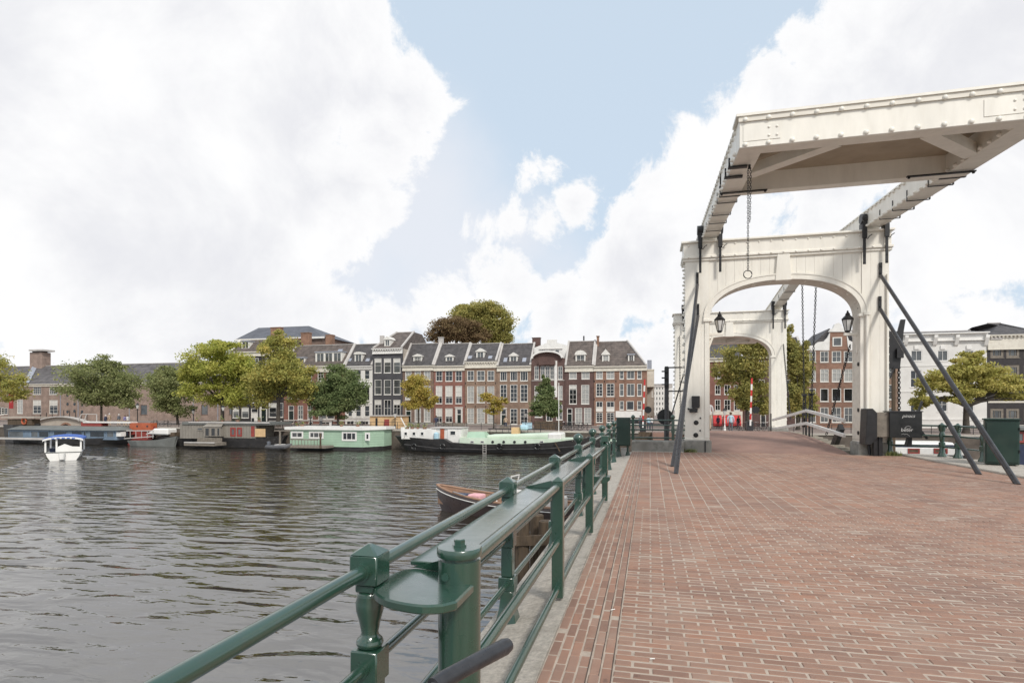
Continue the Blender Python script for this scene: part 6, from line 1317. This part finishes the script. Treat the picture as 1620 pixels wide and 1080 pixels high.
tree('tree', 'rounded dark green tree in front of the long brick building', 160, 672, [(160, 602, 54, 40), (130, 615, 32, 28), (194, 612, 30, 36), (162, 578, 32, 18), (196, 634, 24, 18), (140, 632, 28, 14), (160, 630, 30, 14)], YT + 6, 'mid', 10000, .30, seed=2)
tree('tree', 'dark green tree between the rounded tree and the yellow-green tree', 281, 672, [(268, 612, 34, 34), (282, 634, 32, 28), (252, 602, 20, 24), (268, 590, 22, 14)], YT + 4, 'mid', 7500, .28, seed=3)
tree('tree', 'broad yellow-green tree before the end of the brick building', 352, 672, [(350, 582, 54, 44), (318, 596, 32, 34), (385, 600, 30, 42), (345, 622, 50, 24), (345, 552, 34, 16), (300, 596, 16, 22), (372, 628, 24, 18)], YT, 'yellow', 13500, .29, trunk_r=.3, seed=4)
tree('tree', 'tall golden-green tree in front of the dark house', 440, 690, [(438, 560, 34, 40), (418, 608, 34, 38), (465, 605, 36, 40), (440, 590, 48, 40), (442, 536, 18, 16), (480, 612, 20, 22)], YT - 2, 'gold', 14000, .28, trunk_r=.32, seed=5)
tree('tree', 'dense dark green tree standing before the wide brick house', 535, 676, [(533, 615, 38, 40), (508, 634, 26, 26), (556, 622, 26, 32), (540, 590, 24, 20), (530, 648, 32, 16)], YT, 'dark', 11000, .27, seed=6)
tree('tree', 'young olive-green tree in front of the many-paned dormer house', 662, 676, [(664, 615, 25, 26), (652, 606, 16, 16), (680, 632, 14, 16), (662, 640, 22, 12)], YT, 'olive', 3800, .23, trunk_r=.13, seed=7)
tree('tree', 'sparse thin brownish young tree by the terrace', 781, 680, [(770, 628, 13, 10), (786, 640, 12, 14), (777, 652, 12, 6), (798, 633, 8, 7)], YT, 'olive', 1000, .22, trunk_r=.1, seed=8)
tree('tree', 'dark green conical tree beside the mast of the barge', 861, 680, [(862, 642, 24, 20), (862, 620, 16, 20), (863, 603, 8, 12), (850, 650, 15, 12), (878, 650, 13, 12)], YT, 'dark', 6500, .24, trunk_r=.13, seed=9)
tree('tree', 'huge green tree rising behind the row of brick houses', 765, 660, [(768, 520, 46, 40), (745, 508, 42, 34), (794, 525, 26, 28), (758, 490, 36, 20), (780, 500, 30, 24)], 135, 'willow', 17000, .40, trunk_r=.6, seed=10)
tree('tree', 'copper-leaved tree rising behind the row of brick houses', 722, 660, [(722, 522, 42, 24), (698, 532, 26, 18), (745, 528, 30, 20)], 128, 'copper', 9000, .38, trunk_r=.5, seed=11)
tree('tree', 'yellow-green feathery tree seen through the far arch', 1182, 684, [(1170, 570, 50, 34), (1192, 612, 38, 34), (1150, 585, 30, 30), (1197, 540, 34, 34), (1206, 645, 18, 24), (1180, 632, 22, 20)], 76, 'willow', 6500, .29, trunk_r=.26, seed=12)
tree('tree', 'feathery yellow-green tree between the far portal and the gabled house', 1262, 684, [(1262, 575, 26, 44), (1266, 625, 28, 38), (1245, 545, 20, 36), (1276, 640, 20, 22)], 78, 'willow', 6500, .28, trunk_r=.24, seed=13)
tree('tree', 'spreading yellow-olive tree in front of the white stucco house', 1528, 692, [(1530, 592, 54, 30), (1490, 608, 42, 28), (1575, 602, 44, 28), (1462, 628, 24, 18), (1603, 618, 34, 18), (1525, 625, 50, 20), (1535, 566, 30, 14), (1625, 610, 30, 14), (1450, 640, 14, 10)], 72, 'pale', 9000, .27, trunk_r=.34, seed=14, limbs=16)

# ================================================================== PEOPLE
def person(label, x, y, z, h, rz, shirt, trousers, hair='hair', step=.12, group=None, arm=0.0, lean=0.0):
    T = thing('person', label, 'person', (x, y, z), rz, group=group); s_ = h / 1.75
    J = {'pel': (0, 0, .95), 'chest': (0, lean * .5 + .01, 1.28), 'sh': (0, lean * .8, 1.43), 'neck': (0, lean, 1.5), 'head': (0, lean + .02, 1.6), 'top': (0, lean + .01, 1.72),
         'hl': (-.095, 0, .9), 'kl': (-.1, step * .55 + .02, .5), 'al': (-.1, step * .6, .09), 'tl': (-.11, step * .6 + .17, .04), 'hr': (.095, 0, .9), 'kr': (.1, -step * .3 + .03, .5), 'ar': (.1, -step, .1), 'tr': (.11, -step + .16, .04),
         'sl': (-.19, lean * .8, 1.4), 'el': (-.26, lean * .6 - .05 - step * .4, 1.13), 'wl': (-.25, lean * .6 + .06 + arm, .9 + arm * .6), 'fl': (-.24, lean * .6 + .1 + arm, .8 + arm * .7), 'sr': (.19, lean * .8, 1.4), 'er': (.26, lean * .6 - .05 + step * .4, 1.13), 'wr': (.25, lean * .6 + .12 + arm, .9 + arm * .6), 'fr': (.24, lean * .6 + .16 + arm, .8 + arm * .7)}
    rad = {'pel': .155, 'chest': .165, 'sh': .12, 'neck': .055, 'head': .1, 'top': .085, 'hl': .095, 'kl': .065, 'al': .045, 'tl': .04, 'hr': .095, 'kr': .065, 'ar': .045, 'tr': .04, 'sl': .07, 'el': .05, 'wl': .035, 'fl': .035, 'sr': .07, 'er': .05, 'wr': .035, 'fr': .035}
    E = [('pel', 'chest'), ('chest', 'sh'), ('sh', 'neck'), ('neck', 'head'), ('head', 'top'), ('pel', 'hl'), ('hl', 'kl'), ('kl', 'al'), ('al', 'tl'), ('pel', 'hr'), ('hr', 'kr'), ('kr', 'ar'), ('ar', 'tr'), ('sh', 'sl'), ('sl', 'el'), ('el', 'wl'), ('wl', 'fl'), ('sh', 'sr'), ('sr', 'er'), ('er', 'wr'), ('wr', 'fr')]
    ks = list(J); ix = {k: i for i, k in enumerate(ks)}; me = bpy.data.meshes.new('body'); me.from_pydata([tuple(c * s_ for c in J[k]) for k in ks], [(ix[a], ix[b]) for a, b in E], [])
    o = bpy.data.objects.new('body', me); COL.objects.link(o); sk = o.modifiers.new('skin', 'SKIN'); o.modifiers.new('sub', 'SUBSURF').levels = 1
    for k in ks: me.skin_vertices[0].data[ix[k]].radius = (rad[k] * s_, rad[k] * s_ * (.75 if k in ('pel', 'chest', 'sh') else 1))
    me.skin_vertices[0].data[0].use_root = True
    dg = bpy.context.evaluated_depsgraph_get(); m2 = bpy.data.meshes.new_from_object(o.evaluated_get(dg)); o.modifiers.clear(); o.data = m2; bpy.data.meshes.remove(me)
    m2.materials.clear()
    for mm in (M['skin'], M[shirt], M[trousers], M['black']): m2.materials.append(mm)
    for p in m2.polygons:
        z_ = p.center.z / s_; ax = abs(p.center.x) / s_; p.material_index = 3 if z_ < .09 else 2 if z_ < .93 and ax < .2 else 0 if (z_ > 1.49 or (ax > .2 and z_ < .9)) else 1; p.use_smooth = True
    o.parent = T
    m = MB(); m.lathe(0, 0, [(.085, 1.56), (.108, 1.63), (.105, 1.7), (.075, 1.755), (0, 1.775)], 10); m.tf(lambda q_: Vector((q_.x * s_, (q_.y - .015 + lean) * s_, q_.z * s_))); m.build('hair', M[hair], T, local=True, smooth=True)
    return T
c = P(1156, 683, 50); person('person in a pale blue top and grey trousers walking away over the bridge', c.x, 50, deck_z(50), 1.72, 0, 'cloth_blue', 'cloth_grey', 'hair')
c = P(1120.5, 683, 33); person('person in a white top half hidden by the left leg of the near portal', c.x, 33, deck_z(33), 1.68, 0, 'cloth_white', 'cloth_tan', 'hair')
g_ = 'people on the far quay'
for (px, sh, tr, hr, h_, lab, Yp) in ((167, 'cloth_navy', 'cloth_navy', 'hair_grey', 1.72, 'white-haired person in dark clothes standing above the red barge', 70), (173, 'cloth_tan', 'cloth_tan', 'hair_grey', 1.95, 'person in tan clothes with a pale hat on the quay', 70.5), (188, 'cloth_grey', 'cloth_tan', 'hair_grey', 1.85, 'person in a grey top near the quay lamp', 71),
                                   (197.5, 'cloth_purple', 'cloth_tan', 'hair', 1.7, 'person in a violet top walking on the quay', 70), (202, 'cloth_white', 'cloth_tan', 'hair', 1.72, 'dark-haired person in a white top walking on the quay', 70.4), (1026, 'cloth_blue', 'cloth_navy', 'hair', 1.75, 'person in blue by the side street corner', 74), (1031, 'cloth_white', 'cloth_navy', 'hair', 1.7, 'person in white by the side street corner', 76), (1136, 'cloth_navy', 'black', 'hair', 1.74, 'person in black under the left red awning', 80), (1168, 'black', 'cloth_navy', 'hair', 1.72, 'dark-clad person before the right red awning', 79), (1013, 'cloth_grey', 'cloth_navy', 'hair', 1.76, 'person in grey by the corner shop front', 80), (690, 'cloth_navy', 'cloth_grey', 'hair', 1.75, 'person in navy on the quay behind the barge wheelhouse', 71), (800, 'cloth_tan', 'cloth_navy', 'hair', 1.7, 'person in tan on the quay behind the barge hatches', 72), (508, 'cloth_white', 'cloth_grey', 'hair', 1.72, 'person in white on the quay behind the mint houseboat', 74)):
    c = P(px, 660, Yp); person(lab, c.x, Yp, ZS + .01, h_, R(90 if px < 300 else 20), sh, tr, hr, group=g_)

# ================================================================== STREET LAMPS, BIKES, STONE BRIDGE
def lamp(label, px, Y, top, zb=ZS, pm='iron'):
    c = P(px, top, Y); T = thing('street_lamp', label, 'street lamp', (c.x, Y, zb), group='street lamps on the far quay'); zt = c.z; x = c.x
    m = MB(); m.lathe(x, Y, [(.16, zb), (.13, zb + .4), (.07, zb + .6), (.055, zt - 1.0), (.08, zt - .95), (.05, zt - .85)], 10); m.build('post', M[pm], T, smooth=True)
    m = MB(); m.bar((x - .35, Y, zt - 1.1), (x + .35, Y, zt - 1.1), .05, .05); m.build('ladder_bar', M['iron'], T)
    m = MB(); m.lathe(x, Y, [(.1, zt - .85), (.24, zt - .35)], 6); m.build('glass', M['lampglass'], T); m = MB(); m.lathe(x, Y, [(.28, zt - .35), (.12, zt - .12), (.04, zt)], 6); m.build('roof', M['iron'], T)
for px, Y, top, lab in ((217.5, 71, 637, 'street lamp beside the people on the quay'), (306, 76, 646, 'street lamp left of the yellow-green tree'), (353, 70, 640, 'street lamp before the yellow-green tree trunk'), (625, 71, 650, 'street lamp in front of the plywood shed'), (491, 78, 652, 'street lamp before the wide brick house'), (832, 76, 650, 'street lamp in front of the brown house with arched panes'), (1146.5, 74, 645, 'street lamp on a white post before the red awnings')): lamp(lab, px, Y, top, pm='white' if px > 1100 else 'iron')
sb = thing('stone_bridge', 'small pale stone arch bridge over the side canal by the brick building', 'bridge', (FX(100, 72), 72, ZW)); pts = []
for i in range(21):
    px = 52 + i * 4.6; u = i / 20; c = P(px, 0, 72); pts.append((c.x, ZS + .3 + 1.0 * math.sin(math.pi * u)))
ar = [(P(90 + i * 2.9, 0, 72).x, ZS - 1.1 + 1.35 * math.sin(math.pi * i / 10)) for i in range(11)]
m = MB(); m.xz([(pts[0][0], ZW)] + pts + [(pts[-1][0], ZW)] + [(ar[-1][0], ZW)] + ar[::-1] + [(ar[0][0], ZW)], 72, 72.6); m.build('parapet', M['beige_wall'], sb)
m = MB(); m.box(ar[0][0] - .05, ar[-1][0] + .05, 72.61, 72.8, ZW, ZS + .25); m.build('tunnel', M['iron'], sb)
for i in range(20):
    m = MB(); m.bar((pts[i][0], 71.95, pts[i][1] + .1), (pts[i+1][0], 71.95, pts[i+1][1] + .1), .9, .16); m.build('coping_stone', M['coping'], sb)
for i in range(10):
    a = (ar[i], ar[i+1]); m = MB(); m.bar((a[0][0], 71.97, a[0][1] + .1), (a[1][0], 71.97, a[1][1] + .1), .1, .28); m.build('arch_stone', M['brick_orange'], sb)
for i in range(0, 20, 2):
    m = MB(); m.bar((pts[i][0], 72.3, pts[i][1] + .15), (pts[i][0], 72.3, pts[i][1] + 1.15), .07, .07); m.build('railing_post', M['iron'], sb)
def bicycle(label, x, y, z, rz, group):
    T = thing('bicycle', label, 'bicycle', (x, y, z), rz, group=group)
    for wx in (-.52, .52):
        m = MB(); m.tube([(wx + .33 * math.cos(t), 0, .34 + .33 * math.sin(t)) for t in [2 * math.pi * i / 18 for i in range(19)]], .022, 5, cap=False); o = m.build('wheel', M['black'], T, local=True)
        m = MB()
        for k in range(4): t = math.pi * k / 4; m.bar((wx - .32 * math.cos(t), 0, .34 - .32 * math.sin(t)), (wx + .32 * math.cos(t), 0, .34 + .32 * math.sin(t)), .006, .006)
        m.build('spokes', M['chrome'], o, local=True)
    m = MB()
    for a, b_ in (((-.52, 0, .34), (-.1, 0, .3)), ((-.52, 0, .34), (-.18, 0, .78)), ((-.1, 0, .3), (-.2, 0, .85)), ((-.1, 0, .3), (.34, 0, .8)), ((-.18, 0, .74), (.33, 0, .86)), ((.52, 0, .34), (.33, 0, .95))): m.tube([a, b_], .02, 6)
    m.build('frame', M['black'], T, local=True); m = MB(); m.box(-.33, -.08, -.07, .07, .86, .92); m.build('saddle', M['black'], T, local=True, bevel=.03); m = MB(); m.tube([(.1, -.26, 1.02), (.3, -.2, 1.05), (.33, 0, 1.0), (.3, .2, 1.05), (.1, .26, 1.02)], .017, 6); m.build('handlebar', M['chrome'], T, local=True); return T
c = P(905, 688, 72); b0_ = bicycle('bicycle parked by the tree at the head of the black barge', c.x, 72, ZS + .01, .3, 'bicycles parked on the far quay')
for px, Y, rz, lab in ((918, 73, .9, 'bicycle leaning at the rail behind the barge mast'), (895, 74, -.4, 'bicycle parked under the dark conical tree'), (528, 74, .2, 'bicycle parked under the dense dark green tree'), (1195, 74, .4, 'bicycle parked before the red awnings'), (245, 71, 0, 'bicycle parked on the quay behind the white motor boat'), (262, 71, .3, 'bicycle leaning near the grey houseboat'), (1178, 75, 1.0, 'bicycle beside the lamp before the red awnings')): copy_tree(b0_, None, (P(px, 688, Y).x, Y, ZS + .01), rz, lab)
for i, (px, Y, rz, lab) in enumerate(((889, 70.5, .2, 'bicycle at the quay edge beside the barge mast'), (899, 70, -.3, 'bicycle at the quay edge right of the barge fore cabin'), (910, 70.4, .5, 'bicycle at the quay edge behind the ball topped railing posts'), (925, 70, 0, 'bicycle at the quay edge left of the flat green cabinet'), (1205, 72, .1, 'bicycle below the feathery tree seen through the far arch'), (1214, 73, .6, 'bicycle next to the far portal right leg'), (1162, 76, .3, 'bicycle outside the shop with red awnings'), (560, 73, .2, 'bicycle standing before the white plastered house'), (574, 73.5, -.5, 'bicycle standing left of the plywood shed'), (700, 70.5, .1, 'bicycle parked behind the barge wheelhouse'), (470, 74, .3, 'bicycle parked right of the golden-green tree trunk'))):
    copy_tree(b0_, None, (P(px, 688, Y).x, Y, ZS + .01), rz, lab)
# things carried on the boats' roofs and decks
by = {o['label']: o for o in scene.objects if o.parent is None and 'label' in o}
hb1 = by['mint green boarded houseboat with a thick white roof edge']; hb2 = by['grey timber-clad houseboat with black pointed hull and a bay window']; bg = by['black-hulled cargo barge with white and mint superstructure']
def pot(par, px, py, Y, r_, hgt):
    c = P(px, py, Y); m = MB(); m.lathe(c.x, Y, [(r_ * .7, c.z), (r_, c.z + hgt)], 10); o = m.build('flower_pot', M['brick_orange'], par); m = MB()
    for i in range(26):
        d = Vector((random.gauss(0, r_ * .7), random.gauss(0, r_ * .7), hgt + abs(random.gauss(0, hgt * .7)))); e = Vector((random.gauss(0, .12), random.gauss(0, .12), random.gauss(0, .12))); q_ = Vector((c.x, Y, c.z)) + d; m.poly([q_, q_ + e, q_ + Vector((e.z, e.x, e.y))], [(0, 1, 2)])
    m.build('plant', L['mid'], o)
for px, r_ in ((470, .2), (478, .28), (540, .22), (566, .25)): pot(hb1, px, 675.6, YB + 1.5, r_, .35)
for px, r_ in ((312, .25), (352, .2), (376, .28), (410, .22)): pot(hb2, px, 668, YB + 1.5, r_, .35)
blk(hb2, 'chimney_pipe', (398, 661, 400, 668), YB + 2, .25, 'iron'); blk(hb1, 'chimney_pipe', (521, 668, 523, 676), YB + 2, .25, 'coping'); blk(hb2, 'roof_box', (334, 665, 343, 668), YB + 1, 1, 'greywood'); blk(hb1, 'roof_light', (495, 673.6, 508, 676), YB + 1, 1.4, 'coping')
for px, r_ in ((645, .2), (652, .25), (661, .2), (672, .28)): pot(bg, px, 679, YB + .8, r_, .3)
for px in (655, 700, 790, 850):
    c = P(px, 706, Yq - .15); m = MB(); m.tube([(c.x + .3 * math.cos(t), Yq - .2, c.z + .3 * math.sin(t)) for t in [2 * math.pi * i / 14 for i in range(15)]], .1, 6, cap=False); m.build('tyre_fender', M['black'], bg)
for (a_, b_) in (((640, 690), (634, 704)), ((905, 697), (930, 690))):
    m = MB(); m.tube([P(*a_, Yq), P((a_[0] + b_[0]) / 2, (a_[1] + b_[1]) / 2 + 2, Yq + 2), P(*b_, Yq + 4)], .03, 5); m.build('mooring_rope', M['deckboard'], bg)
# quay clutter: low terrace screens behind the barge
for i, (px0, px1, py0, py1, mat, lab) in enumerate(((700, 735, 669, 678, 'greywood', 'grey board screen on the quay before the red brick doorway'), (790, 806, 674, 684, 'greywood', 'grey planter box by the terrace on the quay'), (845, 890, 666, 682, 'oldwood', 'dark timber terrace fence under the conical tree'), (826, 842, 668, 676, 'cloth_blue', 'pale blue parasol cover on the quay terrace'))):
    a, b_ = P(px0, py1, 71), P(px1, py0, 71); T = thing('terrace_screen', lab, 'screen', ((a.x + b_.x) / 2, 71, ZS)); nn = max(2, int((b_.x - a.x) / .9))
    for k in range(nn):
        x0 = a.x + (b_.x - a.x) * k / nn; x1 = a.x + (b_.x - a.x) * (k + 1) / nn - .03; m = MB(); m.box(x0, x1, 71, 71.08, ZS, b_.z); m.build('panel', M[mat], T)
for i in range(12):
    pass
cr = thing('quay_railing', 'thin dark railing along the far quay behind the boats', 'railing', (FX(800, 68.6), 68.6, ZS))
for i in range(60):
    x = -70 + i * 1.9; m = MB(); m.bar((x, 68.6, ZS), (x, 68.6, ZS + .95), .05, .05); m.build('post', M['iron'], cr)
for z in (.92, .5): m = MB(); m.bar((-70, 68.6, ZS + z), (42.1, 68.6, ZS + z), .04, .04); m.build('rail', M['iron'], cr)
# parked car shapes are not visible in the photograph; the left end of the quay carries people only
# ------------------------------------------------------------------ handlebar of a parked bicycle, bottom edge
hb = thing('bicycle', 'bicycle handlebar with a black rubber grip poking into the bottom edge by the gate post', 'bicycle', (-.25, .6, 0))
m = MB(); m.tube([(-.405, 1.03, 1.065), (-.395, 1.055, 1.067), (-.355, 1.15, 1.067), (-.318, 1.235, 1.066), (-.312, 1.25, 1.066)], [.0165, .0178, .0175, .0185, .015], 16); m.build('grip', M['grip'], hb, smooth=True)
m = MB(); m.tube([(-.4, 1.04, 1.065), (-.44, .93, 1.05), (-.44, .8, 1.0), (-.3, .72, .98), (-.1, .72, .98)], .011, 10); m.build('handlebar', M['chrome'], hb, smooth=True)
m = MB(); m.tube([(-.1, .72, .99), (-.1, .74, .55)], .016, 10); m.tube([(-.1, .74, .6), (-.05, .7, .35)], .02, 8); m.build('steerer', M['black'], hb)
m = MB(); m.tube([(-.05 + .33 * math.cos(t), .7 + .08 * math.cos(t), .34 + .33 * math.sin(t)) for t in [2 * math.pi * i / 24 for i in range(25)]], .02, 6, cap=False); m.build('wheel', M['black'], hb)
m = MB(); m.tube([(-.1, .74, .85), (.45, .55, .35), (.95, .4, .34)], .018, 8); m.tube([(-.1, .74, .65), (.45, .55, .35), (.35, .6, .85)], .016, 8); m.build('frame', M['black'], hb); m = MB(); m.tube([(.95 + .33 * math.cos(t), .4 - .08 * math.cos(t), .34 + .33 * math.sin(t)) for t in [2 * math.pi * i / 24 for i in range(25)]], .02, 6, cap=False); m.build('wheel', M['black'], hb); m = MB(); m.box(.24, .46, .53, .66, .85, .91); m.build('saddle', M['black'], hb, bevel=.02)
# small plants at the foot of the portal legs and a little litter on the bricks
def tuft(label, x, y, n, h):
    m = MB()
    for i in range(n):
        a = random.uniform(0, 6.3); r_ = random.uniform(0, .16); bx_, by = x + r_ * math.cos(a) * 1.5, y + r_ * math.sin(a) * .4; t = random.uniform(0, 6.3); w_ = .02; hh = h * random.uniform(.5, 1)
        m.poly([(bx_ - w_ * math.cos(t), by - w_ * math.sin(t), 0), (bx_ + w_ * math.cos(t), by + w_ * math.sin(t), 0), (bx_ + .05 * math.cos(t * 2), by + .05 * math.sin(t * 2), hh)], [(0, 1, 2)])
    o = m.build('weeds', L['mid'], kind='stuff'); return o
tuft('', 1.42, 21.8, 90, .16); tuft('', 8.0, 21.75, 120, .2)
lit = [(1.05, 5.1), (.0, 3.72), (-.3, 4.55), (2.1, 6.8), (3.4, 4.6)]
for i, (x, y) in enumerate(lit):
    m = MB(); m.tube([(x, y, .012), (x + .03, y + .015 * (i % 3), .01)], .0035, 6)
    one('cigarette_end', m, M['white'], ('pale cigarette end lying alone left of the middle of the paving', 'pale cigarette end on the bricks closest to the gutter', 'pale cigarette end in the dark brick gutter', 'pale cigarette end on the middle of the brick paving', 'pale cigarette end on the paving towards the right edge')[i], 'cigarette end', (x, y, 0), 'cigarette ends on the bricks')
